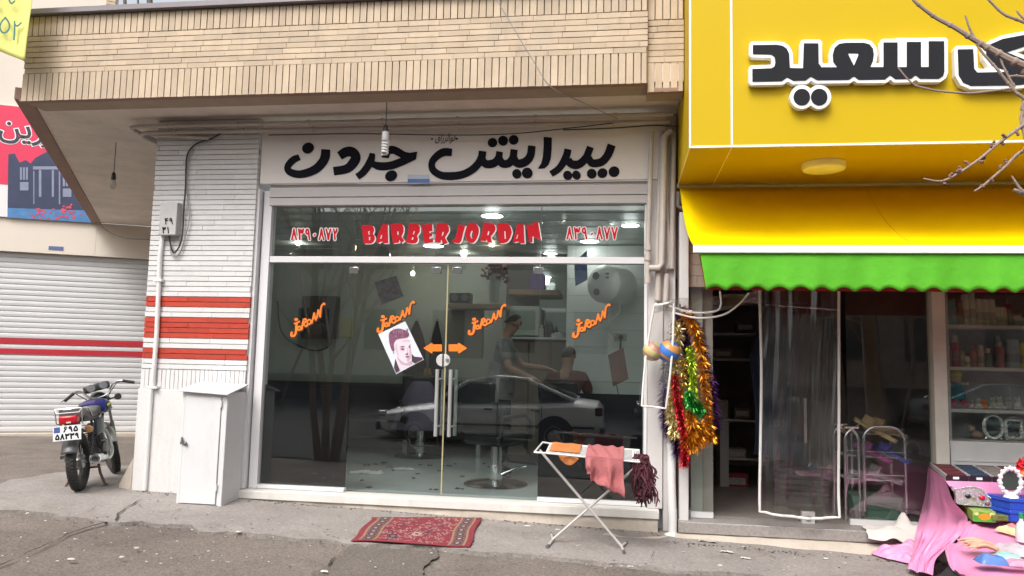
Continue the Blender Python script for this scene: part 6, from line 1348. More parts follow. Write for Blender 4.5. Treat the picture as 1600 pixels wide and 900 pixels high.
# toys on the third shelf
def plush(px, z, r, c_, label, y=7.25):
    q = P(px, 600, y); T = thing('plush_toy', label, 'plush toy', (q.x, y, z), 'plush toys in the display cabinet'); mb = MB(); mb.ball((q.x, y, z+r), r, 14, 9); mb.ball((q.x, y-.01, z+r*2.3), r*.7, 12, 8)
    for s in (-1, 1): mb.ball((q.x+s*r*.5, y, z+r*2.95), r*.25, 8, 6); mb.ball((q.x+s*r*.8, y-r*.5, z+r*.4), r*.4, 8, 6)
    mb.build('body', M('plush%s' % str(c_), c_, .95, var=.15, vs_=30, bump=.6, bs=120), T)
    mb = MB()
    for s in (-1, 1): mb.ball((q.x+s*r*.25, y-.012-r*.66, z+r*2.4), r*.1, 6, 5)
    mb.build('eye', black_paint, T)
for px, r, c_, lab in ((1516, .025, (.5, .42, .4), 'small beige plush toy next to the doll'), (1527, .03, (.55, .55, .52), 'white plush toy left of the orange one'), (1536, .026, (.75, .2, .02), 'orange plush toy on the third shelf'), (1549, .034, (.5, .52, .45), 'greenish white plush toy right of the orange one'), (1560, .036, (.55, .53, .48), 'cream plush toy in the middle of the third shelf'), (1573, .036, (.45, .42, .42), 'grey plush toy on the third shelf'), (1588, .036, (.6, .6, .58), 'white plush toy at the right of the third shelf')): plush(px, sh[2], r, c_, lab)
q = P(1493, 600, 7.25); z = sh[2]; DL = thing('doll', 'cloth doll with a yellow hat, teal dress and pink legs on the third shelf', 'doll', (q.x, 7.25, z))
mb = MB(); mb.ball((q.x, 7.25, z+.26), .05, 12, 8); mb.tube([(q.x-.09, 7.24, z+.19), (q.x, 7.25, z+.21), (q.x+.1, 7.24, z+.22)], .018, 8); mb.build('body', M('doll_skin', (.4, .3, .2), .8), DL)
mb = MB(); mb.lathe((q.x, 7.25, z+.08), (0, 0, 1), [(.085, 0), (.06, .08), (.04, .14)], 16); mb.build('dress', M('doll_teal', (.03, .16, .22), .9), DL)
mb = MB(); mb.lathe((q.x, 7.25, z+.28), (0, 0, 1), [(.055, 0), (.052, .02), (.03, .05), (.004, .06)], 16); mb.build('hat', M('doll_yellow', (.5, .5, .06), .9), DL)
for s in (-1, 1): mb = MB(); mb.tube([(q.x+s*.035, 7.24, z+.085), (q.x+s*.04, 7.2, z+.05), (q.x+s*.05, 7.17, z+.025)], .022, 8); mb.build('leg', M('doll_pink', (.5, .06, .12), .9), DL)
silver = M('silver_ornate', (.72, .74, .74), .25, .8, var=.3, vs_=40, bump=.8, bs=60)
for px, rx, rz, lab in ((1549, .075, .1, 'oval ornate silver frame on the bottom shelf'), (1581, .07, .085, 'squarer ornate silver frame on the bottom shelf, right of the oval one')):
    q = P(px, 600, 7.24); zc = sh[3]+rz+.012; T = thing('ornate_mirror', lab, 'mirror', (q.x, 7.24, sh[3]), 'ornate silver frames')
    mb = MB(); arc = [(q.x+rx*(math.cos(t) if px < 1560 else max(-.9, min(.9, 1.25*math.cos(t)))), 7.24, zc+rz*(math.sin(t) if px < 1560 else max(-.92, min(.92, 1.25*math.sin(t))))) for t in np.linspace(0, 2*math.pi, 29)[:-1]]
    mb.tube(arc, [.014+.006*(k % 2) for k in range(28)], 8, True)
    for k in range(5): mb.ball((q.x+(k-2)*.018, 7.24, zc+rz+.02-.006*abs(k-2)), .012, 8, 6)
    for s in (-1, 1): mb.tube([(q.x+s*rx*.6, 7.24, zc-rz*.8), (q.x+s*rx*.9, 7.24, sh[3]+.004)], .009, 6)
    mb.build('frame', silver, T)
    mb = MB(); mb.lathe((q.x, 7.246, zc), (0, -1, 0), [(rx*.86, 0), (rx*.86, .003), (.003, .004)], 28); mb.build('mirror', MATS['mirror'], T)
q = P(1525, 600, 7.3); mb = MB(); mb.ball((q.x, 7.3, sh[3]+.035), (.06, .05, .034), 14, 8); mb.ball((q.x-.05, 7.3, sh[3]+.085), .03, 10, 8); tag(mb.build('figurine', M('figurine', (.35, .24, .18), .6)), 'small reclining beige figurine on the bottom shelf', 'figurine')
# white cloth on the step
wc0 = P(1400, 820, 6.84)
wx0 = P(1350, 825, 6.85).x
def wcl(u, v):
    x = wx0+.66*u+.03*noise.noise(Vector((v*4, 3, 1)))*(1-u); e = .5*(1-u)**1.5+.06*noise.noise(Vector((u*6, 0, 4))); y = 7.0-.09*(e+.2)-(.27-.16*e)*v
    z = Z2+.012+.022*abs(noise.noise(Vector((u*5, v*4, 1))))+.014*math.sin(u*17+v*6)*math.sin(v*5)+.12*math.exp(-((u-.5-.12*v)/.07)**2-((v-.12)/.22)**2)+.03*math.exp(-((u-.8)/.2)**2-((v-.3)/.4)**2)
    if y < 6.83: z -= (6.83-y)*.75
    return (x, y, max(z, Z2+.008) if y > 6.83 else z)
mb = MB(); mb.grid(wcl, 40, 24); tag(mb.build('white_cloth', M('cloth_white', (.66, .62, .58), .9, var=.08, vs_=4), solid=.006), 'crumpled white cloth lying on the granite step', 'cloth')
# ------------------------------------------------------------------ street stall with pink satin at the lower right
pink = M('pink_satin', (.76, .29, .5), .42, var=.06, vs_=3, bump=.25, bs=7)
FL = P(1477, 751, 6.3); zt2 = FL.z; BL = Pz(1450, 729, zt2); FR = Pz(1720, 758, zt2); BR = BL+(FR-FL)
zl2 = P(1523, 818, 6.26).z
LF = [Pz(1523, 818, zl2), Pz(1720, 812, zl2), Pz(1800, 900, zl2), Pz(1500, 884, zl2)]
ST2 = thing('stall_stand', 'two tier stall of dark crates under the pink satin cloth', 'stand', (FL.x+.4, 6.3, G(FL.x, 6.3)))
gz0 = G(FL.x, 6.4)
mb = MB(); mb.prism([(FL.x+.24, FL.y+.08), (FR.x, FR.y+.08), (BR.x, BR.y-.02), (BL.x+.24, BL.y-.02)], gz0+.03, zt2-.008); mb.build('upper_crate', M('crate_black', (.025, .024, .026), .6), ST2, bevel=.006)
ca = Pg(1452, 893); 
mb = MB(); mb.prism([(LF[0].x+.0, LF[0].y-.03), (LF[1].x, LF[1].y-.03), (LF[2].x, LF[2].y+.03), (LF[3].x-.1, LF[3].y+.05)], gz0-.02, zl2-.075); mb.build('lower_crate', MATS['crate_black'], ST2, bevel=.006)
CLT = thing('stall_cloth', 'pink satin cloth draped over the two tier stall and pooling on the pavement', 'cloth', tuple(BL))
mb = MB()
tf = quadfn(BL, BR, FL, FR)
mb.grid(lambda u, v: tf(u, v)+Vector((0, 0, .002)), 20, 6)
def dropf(u, v):
    a = FL.lerp(FR, u); b = LF[0].lerp(LF[1], u); q = a.lerp(b, v); return q+Vector((0, -.012*math.sin(u*37+v*2)*v-.02*math.sin(v*3.14), .0))
mb.grid(dropf, 60, 16)
rows = [((1450, 729, BL.y), (1478, 751, 6.29)), ((1446, 765, BL.y-.02), (1490, 782, 6.24)), ((1437, 800, BL.y-.06), (1512, 808, 6.2)), ((1429, 828, 6.52), (1504, 832, 6.14)), ((1424, 850, 6.46), (1480, 852, 6.1)), ((1420, 872, 6.4), (1457, 874, 6.08)), ((1418, 888, 6.3), (1450, 895, 6.02))]
rowL, rowR = [[Vector(t) for t in smooth([tuple(P(*r[k])) for r in rows], 6)] for k in (0, 1)]
def drape(u, v):
    t = v*(len(rowL)-1); i = min(len(rowL)-2, int(t)); f = t-i
    a = rowL[i].lerp(rowL[i+1], f); b = rowR[i].lerp(rowR[i+1], f); q = a.lerp(b, u)
    fold = math.sin(u*17+v*3.2+noise.noise(Vector((u*3, v*2, 7)))*2)*.022+math.sin(u*31-v*4)*.009
    return q+Vector((fold*.6, -abs(fold)*1.2-.02*math.sin(3.14*u), .01*math.sin(u*9+v*14)*v))*min(1, v*2+.1)
mb.grid(drape, 70, 40)
pc = [Pg(1372, 872), Pg(1440, 866), Pg(1458, 898), Pg(1405, 892)]
pool_c = Pg(1411, 880)
def poolf(u, v):
    a = 6.283*u; r = v; ex = (.235+.04*math.sin(a*3))*r; ey = (.15+.03*math.sin(a*4+1))*r
    x, y = pool_c.x+ex*math.cos(a)+.03, pool_c.y+ey*math.sin(a)
    n1 = noise.noise(Vector((x*9+y*5, y*13, 2))); w1 = x*26+y*30+n1*3
    h = (1-r**2)*(.075+.05*abs(math.sin(w1))+.03*math.sin(x*15-y*22)+.05*n1)+.02*abs(math.sin(w1*.8+1))*r*(1-r**6)+.01
    return (x, y, G(x, y)+.035+max(.004, h))
mb.grid(poolf, 120, 40)
left_e = [Vector(t) for t in smooth([tuple(Pz(px, py, zl2-dz)) for px, py, dz in ((1519, 818, 0), (1507, 830, .005), (1492, 845, .02), (1477, 860, .04), (1484, 880, .04), (1508, 902, .05))], 6)]
def lowf(u, v):
    t = v*(len(left_e)-1); i = min(len(left_e)-2, int(t)); a = left_e[i].lerp(left_e[i+1], t-i); b = LF[1].lerp(LF[2], v)+Vector((0, -.05*v, 0)); q = a.lerp(b, u**1.3)
    e = math.exp(-(u/.14)**2); return q+Vector((0, 0, (.03*math.sin(v*13)+.012*math.sin(u*60+v*9))*e+.005*math.sin(u*14+v*5)+min(0, .0)))
mb.grid(lowf, 70, 36)
def frontd(u, v):
    q = lowf(u, 1); return q+Vector((.015*math.sin(u*30)*v, -.05*v-.02*math.sin(u*26)*v, -.24*v))
mb.grid(frontd, 60, 10)
mb.build('satin', pink, CLT)
def on_top(px, z, y=None):   # point of height z above the stall seen at column px
    return Pz(px, 740, z)
# accessory trays on the top tier
dirx = (FR-FL).normalized(); diry = (BL-FL); dl = diry.length; diry = diry.normalized()
cols = [((.12, .02, .03), 'maroon'), ((.03, .05, .09), 'dark blue'), ((.22, .18, .17), 'grey brown'), ((.16, .03, .05), 'wine red'), ((.25, .2, .2), 'pinkish grey'), ((.03, .03, .03), 'black')]
L_ = (FR-FL).length
rn = random.Random(2)
for i in range(6):
    w = .165; o = FL+dirx*(.005+i*(w+.006))+Vector((0, 0, .004)); c_, nm = cols[i]
    T = thing('accessory_tray', 'flat dark edged tray of %s hair accessories on the top tier of the stall' % nm, 'tray', tuple(o), 'accessory trays on the stall')
    u, v, h = dirx, diry*.95, .036
    mb = MB(); t = .004
    mb.obox(o+u*(w/2)+diry*(dl*.47)+Vector((0, 0, .003)), u*(w/2), diry*(dl*.47), (0, 0, .003))
    for a in (0, dl*.94): mb.obox(o+u*(w/2)+diry*a+Vector((0, 0, h/2)), u*(w/2), diry*t, (0, 0, h/2))
    mb.build('tray', M('tray_dark', (.03, .012, .022), .4), T)
    mb = MB()
    for a in (.004, w-.004): mb.obox(o+u*a+diry*(dl*.47)+Vector((0, 0, h/2+.003)), u*.004, diry*(dl*.468), (0, 0, h/2+.003))
    mb.build('divider', M('tray_pale', (.5, .46, .46), .5), T)
    mb = MB()
    for k in range(9): mb.obox(o+u*(w/2)+diry*(.03+k*dl*.1)+Vector((0, 0, h+.002*math.sin(k*3))), u*(w/2-.012), diry*.011, (0, 0, .008))
    mb.build('accessories', M('acc%d' % i, c_, .35, var=.4, vs_=50), T)
    if i in (0, 1, 2):
        mb = MB(); mb.obox(o+u*(w*.45)-diry*.006+Vector((0, 0, h*.5)), u*.022, diry*.001, (0, 0, .009)); mb.build('price_label', white_paint, T)
# silver ornament with dark and red stones
q = P(1495, 795, 6.18); SO = thing('silver_ornament', 'ornate silver stand with a black and a red stone behind the green box', 'ornament', tuple(q))
def sil(x, y): return P(1340+x*.2444, 680+y*.2444, 6.2)
mb = MB(); sheet(mb, outline([('p', smooth([(625, 345), (650, 352), (690, 335), (740, 330), (790, 345), (830, 385), (850, 420), (885, 425), (870, 460), (760, 452), (640, 440), (630, 400)], 4, True)), stroke([(608, 335), (630, 350), (640, 420)], 7)], h=4), sil, (0, .03, 0)); mb.build('plate', silver, SO, bevel=.004)
for x, y, r, c_ in ((705, 390, .017, (.01, .01, .012)), (795, 400, .018, (.5, .01, .05)), (742, 398, .013, (.3, .25, .2)), (830, 436, .014, (.25, .1, .12))):
    mb = MB(); mb.ball(sil(x, y)+Vector((0, -.006, 0)), (r*1.2, r*.7, r), 12, 8); mb.build('stone', M('stone%s' % str(c_), c_, .15), SO)
mb = MB()
for k in range(26): a = k/25; p_ = smooth([(625, 345), (690, 335), (740, 330), (790, 345), (830, 385), (880, 430)], 5)[int(a*25)]; mb.ball(sil(*p_)+Vector((0, 0, 0)), .0075, 7, 5)
mb.build('beading', silver, SO)
# green printed box
def gq(x, y, yy): return P(1340+x*.2444, 680+y*.2444, yy)
GBX = thing('printed_box', 'green and yellow printed carton with an orange oval on the lower tier', 'box', tuple(gq(760, 550, 6.1)))
f0, f1 = gq(738, 552, 6.08), gq(885, 548, 6.08); ht = gq(738, 482, 6.08).z-f0.z; bk = Pz(1340+645*.2444, 680+520*.2444, zl2)-f0; bk = Vector((bk.x, abs(bk.y)+.05, 0)) if bk.length < .6 else Vector((-.3, .18, 0))
f1 = Vector((f1.x, f1.y, f0.z))
mb = MB(); b4 = [f0, f1, f1+bk, f0+bk]; mb.extr(b4, (0, 0, ht)); mb.build('carton', M('box_green', (.25, .38, .07), .4, var=.5, vs_=14), GBX, bevel=.003)
def gfn(u, v): q = f0.lerp(f1, u); return Vector((q.x, q.y-.0025, q.z+ht*v))
mb = MB(); sheet(mb, outline([('p', [(.02, .02), (.98, .02), (.98, .5), (.7, .8), (.3, .9), (.02, .6)])], h=.03), gfn); mb.build('print_green', M('print_green', (.06, .32, .04), .4, var=.4, vs_=30), GBX, smooth=False)
mb = MB(); sheet(mb, outline([ell(.5, .48, .27, .3)], h=.03), lambda u, v: gfn(u, v)+Vector((0, -.0015, 0))); mb.build('orange_oval', M('print_orange', (.75, .25, .02), .4, var=.5, vs_=60), GBX, smooth=False)
mb = MB(); sheet(mb, outline([ell(.15, .72, .1, .16), ell(.84, .7, .12, .2)], h=.03), lambda u, v: gfn(u, v)+Vector((0, -.001, 0))); mb.build('pale_print', M('print_pale2', (.6, .6, .25), .4, var=.4, vs_=60), GBX, smooth=False)
SG = P(1557, 814, 6.06); mb = MB(); mb.obox(SG+Vector((.02, .06, .02)), (.09, 0, 0), (-.05, .05, 0), (0, 0, .02)); tag(mb.build('small_carton', M('box_olive', (.12, .15, .03), .45, var=.6, vs_=30), bevel=.003), 'small olive carton between the green box and the blue boxes', 'box')
# blue boxes
bl_m = M('box_blue', (.015, .06, .42), .35, var=.06)
bz0 = P(1575, 815, 6.05); bx0 = Vector((bz0.x+.02, bz0.y, bz0.z))
hb = P(1575, 797, 6.05).z-bz0.z
for k, lab in ((0, 'lower blue plastic box of the stack below the standing mirror'), (1, 'upper blue plastic box of the stack below the standing mirror')):
    T = thing('plastic_box', lab, 'box', (bx0.x, bx0.y, bx0.z+k*hb), 'stacked blue boxes'); z0 = bx0.z+k*(hb+.001)
    mb = MB(); mb.add([(bx0.x, bx0.y, z0), (bx0.x+.5, bx0.y, z0), (bx0.x+.45, bx0.y+.22, z0), (bx0.x-.09, bx0.y+.22, z0)]+[(bx0.x, bx0.y, z0+hb*.7), (bx0.x+.5, bx0.y, z0+hb*.7), (bx0.x+.45, bx0.y+.22, z0+hb*.7), (bx0.x-.09, bx0.y+.22, z0+hb*.7)], [(0, 1, 2, 3), (4, 5, 6, 7), (0, 1, 5, 4), (1, 2, 6, 5), (2, 3, 7, 6), (3, 0, 4, 7)]); mb.build('body', bl_m, T, bevel=.004)
    z0 += hb*.7; mb = MB(); mb.add([(bx0.x-.008, bx0.y-.008, z0), (bx0.x+.51, bx0.y-.008, z0), (bx0.x+.46, bx0.y+.228, z0), (bx0.x-.1, bx0.y+.228, z0)]+[(bx0.x-.004, bx0.y-.004, z0+hb*.3), (bx0.x+.5, bx0.y-.004, z0+hb*.3), (bx0.x+.45, bx0.y+.222, z0+hb*.3), (bx0.x-.09, bx0.y+.222, z0+hb*.3)], [(0, 1, 2, 3), (4, 5, 6, 7), (0, 1, 5, 4), (1, 2, 6, 5), (2, 3, 7, 6), (3, 0, 4, 7)]); mb.build('lid', bl_m, T, bevel=.003)
# standing silver hand mirror
zb2 = bx0.z+2*hb+.002; ym = 6.1; mc = P(1579, 752, ym); MR = thing('standing_mirror', 'oval mirror in a white scalloped frame standing on the blue boxes', 'mirror', (mc.x, ym, zb2))
rx, rz = 12.5/1200*6.7, 16/1200*6.7; wfr = M('frame_white', (.75, .75, .76), .3, .2)
mb = MB(); mb.tube([(mc.x+rx*math.cos(t), ym, mc.z+rz*math.sin(t)) for t in np.linspace(0, 6.283, 41)[:-1]], [.011+.007*(k % 3 == 0) for k in range(40)], 8, True)
for k in range(16): t = 6.283*k/16; mb.ball((mc.x+rx*1.16*math.cos(t), ym, mc.z+rz*1.14*math.sin(t)), .0105, 8, 6)
zs_ = mc.z-rz*1.1
mb.tube([(mc.x, ym, zs_), (mc.x, ym, zb2+.03)], .01, 8); mb.lathe((mc.x, ym, zb2), (0, 0, 1), [(.05, 0), (.045, .012), (.015, .03)], 18)
for s in (-1, 1): mb.tube(smooth([(mc.x, ym, zs_-.01), (mc.x+s*.035, ym, zs_+.0), (mc.x+s*.045, ym, zs_-.02), (mc.x+s*.025, ym, zs_-.035)], 4), .007, 6)
mb.build('frame', wfr, MR)
mb = MB(); mb.lathe((mc.x, ym+.004, mc.z), (0, -1, 0), [(rx*.95, 0), (rx*.95, .003), (.003, .004)], 30); g = mb.build('glass', MATS['mirror'], MR)
g.data.transform(Matrix.Identity(4))
# red ornament at the frame's right edge, gloves and packets on the lower tier
q = P(1597, 735, 6.35); mb = MB(); rn = random.Random(14)
for k in range(26): c = q+Vector((rn.gauss(.03, .03), rn.gauss(0, .02), rn.uniform(-.03, .09))); u = Vector((rn.gauss(0, 1), rn.gauss(0, 1), rn.gauss(0, 1))).normalized()*.035; v = u.orthogonal().normalized()*.03; mb.quad(c-u-v, c+u-v, c+u+v, c-u+v)
tag(mb.build('cloth_flower', M('flower_red', (.5, .01, .02), .7, island=.3), smooth=False), 'red cloth flower standing at the right end of the top tier', 'flower')
q = P(1597, 742, 6.3); mb = MB(); mb.ball(q+Vector((.02, 0, 0)), (.04, .03, .03), 12, 8); tag(mb.build('orange_ornament', M('orn_orange', (.8, .2, .02), .5)), 'small orange ornament below the red cloth flower', 'ornament')
GV = thing('glove_bundle', 'bundle of peach coloured gloves in clear wrap on the lower tier', 'gloves', tuple(Pz(1535, 862, zl2)))
mb = MB(); c0 = Pz(1537, 858, zl2+.02)
for k in range(17):
    a = c0+Vector((-.1-.02*math.sin(k*2), (.1-.0135*k), .02+.012*math.sin(k*1.7))); b = c0+Vector((.05+.025*math.sin(k*2.7), .095-.012*k, .014+.012*math.cos(k*2.3))); m = a.lerp(b, .5)+Vector((0, .008*math.sin(k*3), .02))
    mb.tube(smooth([a, m, b], 5), [.005]*3+[.0085]*5+[.008]*3, 8)
mb.build('gloves', M('glove_peach', (.62, .36, .25), .45, var=.15, vs_=30), GV)
def packet(px, py, w, d, c_, label, h=.03, rz=0, nm='packet'):
    q = Pz(px, py, zl2+.012); m = Matrix.Translation(q) @ Matrix.Rotation(rz, 4, 'Z')
    def f(u, v):
        x, y = (u-.5)*w, (v-.5)*d; e = (1-abs(2*u-1)**4)*(1-abs(2*v-1)**4); return m @ Vector((x, y, h*e*(1+.35*noise.noise(Vector((u*4, v*4, px))))))
    mb = MB(); mb.grid(f, 18, 14); tag(mb.build(nm, M('pk%d' % px, c_, .25, var=.2, vs_=20)), label, 'packet', 'wrapped packets on the stall')
packet(1549, 879, .16, .12, (.1, .2, .5), 'blue wrapped packet in front of the peach gloves', .045)
packet(1574, 872, .15, .12, (.3, .55, .52), 'pale teal wrapped packet right of the peach gloves', .03, -.3)
packet(1590, 862, .2, .26, (.55, .47, .52), 'large pale lilac packet at the right end of the lower tier', .04, .2)
packet(1577, 833, .06, .22, (.7, .66, .35), 'narrow pale yellow packet leaning at the right of the lower tier', .04, .25)
packet(1587, 830, .06, .2, (.7, .25, .25), 'narrow coral packet beside the pale yellow one', .04, .25)
packet(1592, 882, .16, .1, (.7, .3, .42), 'rose pink packet near the front right of the lower tier', .03, .1)
q = Pz(1597, 846, zl2+.004); BT = thing('bottle', 'clear pump bottle with a green cap at the right edge of the stall', 'bottle', tuple(q))
mb = MB(); mb.lathe(q, (0, 0, 1), [(.035, 0), (.038, .05), (.03, .11), (.012, .135), (.012, .15)], 16); mb.build('body', M('bottle_clear', (.6, .63, .62), .15), BT)
mb = MB(); mb.lathe(q+Vector((0, 0, .15)), (0, 0, 1), [(.014, 0), (.014, .035), (.003, .037)], 12); mb.build('cap', M('cap_green', (.02, .25, .1), .4), BT)

# ------------------------------------------------------------------ motorcycle
mr, mfp = Pg(124, 766, .03), Pg(175, 739, .03)
hd_ = mfp-mr; ang = math.atan2(hd_.y, hd_.x); WBL = 1.22
MC = thing('motorcycle', 'blue motorcycle with yellow tank stripe parked on its stand left of the white pier', 'motorcycle', tuple(mr))
slope = math.asin(max(-.2, min(.2, hd_.z/hd_.length)))
BM = Matrix.Translation(mr) @ Matrix.Rotation(ang, 4, 'Z') @ Matrix.Rotation(R_(-6), 4, 'X') @ Matrix.Rotation(-slope, 4, 'Y') @ Matrix.Scale(.92, 4)
head = Vector((.93, 0, .86)); axl = Vector((1.22, 0, .29)); axs = (head-Vector((1.19, 0, .34))).normalized()
SM = Matrix.Translation(head) @ Matrix.Rotation(R_(26), 4, axs) @ Matrix.Translation(-head)
def bb(mb, name, mt, parent=MC, steer=False, **k): mb.xf(BM @ SM if steer else BM); return mb.build(name, mt, parent, **k)
def wheel(cx_, steer):
    c = Vector((cx_, 0, .29)); R1, r1 = .238, .05
    mb = MB(); prof = []
    n = 40
    mb.grid(lambda u, v: c+Vector(((R1+.052*math.cos(6.283*v))*math.cos(6.283*u), r1*math.sin(6.283*v)*(1.0), (R1+.052*math.cos(6.283*v))*math.sin(6.283*u))), n, 12)
    for k in range(46):
        a = 6.283*k/46
        for s in (-1, 1): mb.obox(c+Vector(((.287)*math.cos(a+.03*s), s*.018, .287*math.sin(a+.03*s))), (-.012*math.sin(a), 0, .012*math.cos(a)), (0, .015, 0), (.004*math.cos(a), 0, .004*math.sin(a)))
    t = bb(mb, 'tyre', black_rubber, steer=steer)
    mb = MB(); mb.lathe(c-Vector((0, .03, 0)), (0, 1, 0), [(.205, 0), (.196, .012), (.19, .03), (.196, .048), (.205, .06), (.212, .06), (.2, .03), (.212, 0)], 40, cap=False)
    rm = bb(mb, 'rim', chrome, t, steer)
    mb = MB()
    for k in range(18):
        a = 6.283*k/18; b = a+.5*(1 if k % 2 else -1); s = .03*(1 if k % 4 < 2 else -1); mb.tube([c+Vector((.045*math.cos(b), s, .045*math.sin(b))), c+Vector((.194*math.cos(a), 0, .194*math.sin(a)))], .0022, 5)
    bb(mb, 'spokes', steel, rm, steer)
    mb = MB(); mb.lathe(c-Vector((0, .05, 0)), (0, 1, 0), [(.02, -.03), (.02, 0), (.07, .002), (.072, .04), (.05, .05), (.05, .08), (.062, .09), (.062, .1), (.02, .102), (.02, .13)], 24); bb(mb, 'hub', steel, rm, steer)
wheel(0, False); wheel(WBL, True)
def fender(cx_, a0, a1, R, w, mt, steer, name, bulge=.02):
    def f(u, v):
        a = R_(a0+(a1-a0)*u); t = (v-.5)*2; rr = R-abs(t)**2.5*.03; return (cx_+rr*math.cos(a), w*t, .29+rr*math.sin(a))
    mb = MB(); mb.grid(f, 24, 8); return bb(mb, name, mt, steer=steer, solid=.003)
fender(WBL, 20, 165, .325, .062, MATS['steel'], True, 'front_fender')
fender(0, 60, 160, .335, .075, M('fender_grey', (.09, .09, .095), .4, .3), False, 'rear_fender')
frm = M('frame_black', (.03, .03, .032), .4)
mb = MB()
for s in (-1, 1):
    mb.tube([(.93, s*.02, .86), (.8, s*.03, .5), (.72, s*.1, .3), (.45, s*.1, .29), (.4, s*.1, .5)], .014, 8); mb.tube([(.93, s*.02, .88), (.55, s*.07, .72), (.2, s*.1, .7), (-.12, s*.09, .72)], .014, 8)
    mb.tube([(.45, s*.09, .3), (0, s*.1, .29)], .018, 8); mb.tube([(.45, s*.09, .36), (.12, s*.1, .7)], .012, 8)
bb(mb, 'frame', frm)
for s in (-1, 1):
    mb = MB(); mb.tube([(.02, s*.12, .3), (.12, s*.12, .66)], .014, 8); mb.tube([(.02+.1*k/40*.75, s*.12+.024*math.cos(k*1.3), .32+.36*k/40*.75+.0) if False else (.02+.075*k/60, s*.12+.026*math.cos(k*.95), .33+.27*k/60+.026*math.sin(k*.95)*0) for k in range(61)], .006, 6); bb(mb, 'shock_absorber', M('spring_dark', (.08, .08, .085), .35, .6))
eng = M('engine_alloy', (.2, .19, .185), .4, .7, var=.2, vs_=14)
mb = MB(); mb.box(.42, .74, -.11, .11, .27, .45); mb.lathe((.5, -.115, .36), (0, -1, 0), [(.085, 0), (.08, .035), (.02, .04)], 20); mb.lathe((.62, -.115, .35), (0, -1, 0), [(.06, 0), (.055, .03), (.02, .034)], 18); bb(mb, 'engine', eng, bevel=.012)
mb = MB()
for k in range(8): mb.box(.56-.006*k, .76-.006*k, -.095, .095, .46+k*.022, .468+k*.022)
mb.box(.585, .72, -.06, .06, .451, .64); bb(mb, 'cylinder_fins', eng)
mb = MB(); mb.tube(smooth([(.74, -.05, .56), (.84, -.07, .5), (.82, -.12, .32), (.6, -.15, .25), (.36, -.16, .26), (.25, -.17, .28)], 5), .019, 10); bb(mb, 'exhaust_pipe', steel)
mb = MB(); mb.lathe((.3, -.175, .285), (-1, -.03, .06), [(.022, 0), (.05, .06), (.056, .3), (.056, .42), (.048, .43), (.03, .432), (.028, .38)], 24, cap=False); ex = bb(mb, 'muffler', chrome)
mb = MB(); mb.lathe((-.135, -.188, .311), (-1, -.03, .06), [(.026, 0), (.026, .012), (.004, .004)], 18); bb(mb, 'muffler_hole', black_plastic, ex)
tk = M('tank_blue', (.014, .018, .11), .25, var=.03, coat=.4)
def tank(u, v):
    x = .56+.37*u; a = 6.283*v; wv = (.075+.075*math.sin(math.pi*min(1, u*.8+.25)))*1.05; hv = .1*math.sin(math.pi*min(.93, max(.1, u*.75+.2))); e = lambda q: math.copysign(abs(q)**.7, q)
    return (x, wv*e(math.cos(a)), .79+.02*u+hv*e(math.sin(a))*(1 if math.sin(a) > 0 else .7))
mb = MB(); mb.grid(tank, 20, 28); mb.add([tank(0, k/28) for k in range(28)], [tuple(range(28))]); mb.add([tank(1, k/28) for k in range(28)], [tuple(range(28))]); tko = bb(mb, 'fuel_tank', tk, weld=True)
for s in (-1, 1):
    for nm, v0, v1, mt in (('yellow_stripe', .045, .085, M('stripe_yellow', (.7, .7, .04), .4)), ('grey_panel', -.09, .035, M('panel_grey', (.1, .1, .11), .4))):
        def sp(u, v, s=s, v0=v0, v1=v1, nm=nm):
            t = (v0+(v1-v0)*v)+(.05*(u-.5) if nm == 'yellow_stripe' else .03*(u-.5)*v); q = Vector(tank(.08+.86*u, t if s > 0 else .5-t)); n = Vector((0, s, .25)).normalized(); return q+n*.004
        mb = MB(); mb.grid(sp, 16, 5); bb(mb, nm, mt, tko)
mb = MB(); mb.lathe((.76, 0, .9), (0, 0, 1), [(.03, 0), (.03, .012), (.02, .016)], 16); bb(mb, 'fuel_cap', chrome, tko)
seat_m = M('seat_grey', (.12, .115, .115), .7, var=.15, vs_=15)
def seat(u, v):
    x = -.14+.74*u; w = .125-.035*u; a = 6.283*v; e = lambda q: math.copysign(abs(q)**.6, q); z0 = .775-.05*math.sin(math.pi*min(1, u*1.2))+.02*(1-u)
    return (x, w*e(math.cos(a)), z0+.055*e(math.sin(a)))
mb = MB(); mb.grid(seat, 22, 24); mb.add([seat(0, k/24) for k in range(24)], [tuple(range(24))]); mb.add([seat(1, k/24) for k in range(24)], [tuple(range(24))]); bb(mb, 'seat', seat_m, weld=True)
mb = MB()
for s in (-1, 1):
    def sidep(u, v, s=s): return (.2+.3*u, s*(.115+.015*math.sin(math.pi*u)), .52+.17*v+.03*u)
    mb.grid(sidep, 8, 5)
bb(mb, 'side_cover', M('side_dark', (.02, .022, .04), .35), solid=.02)
mb = MB(); rz0 = .83
for s in (-1, 1): mb.tube([(.1, s*.12, .74), (-.05, s*.125, .83), (-.27, s*.12, .84)], .008, 8)
mb.tube([(-.27, -.12, .84), (-.28, 0, .845), (-.27, .12, .84)], .008, 8); mb.tube([(-.27, -.12, .84), (-.25, -.115, .7), (-.15, -.1, .68)], .006, 8); mb.tube([(-.27, .12, .84), (-.25, .115, .7), (-.15, .1, .68)], .006, 8)
for k in range(4): mb.tube([(-.08-.05*k, -.12, .837), (-.08-.05*k, .12, .837)], .005, 6)
mb.tube([(-.285, -.1, .8), (-.285, .1, .8)], .006, 6); mb.tube([(-.285, -.1, .8), (-.27, -.12, .84)], .006, 6); mb.tube([(-.285, .1, .8), (-.27, .12, .84)], .006, 6); bb(mb, 'rear_rack', chrome)
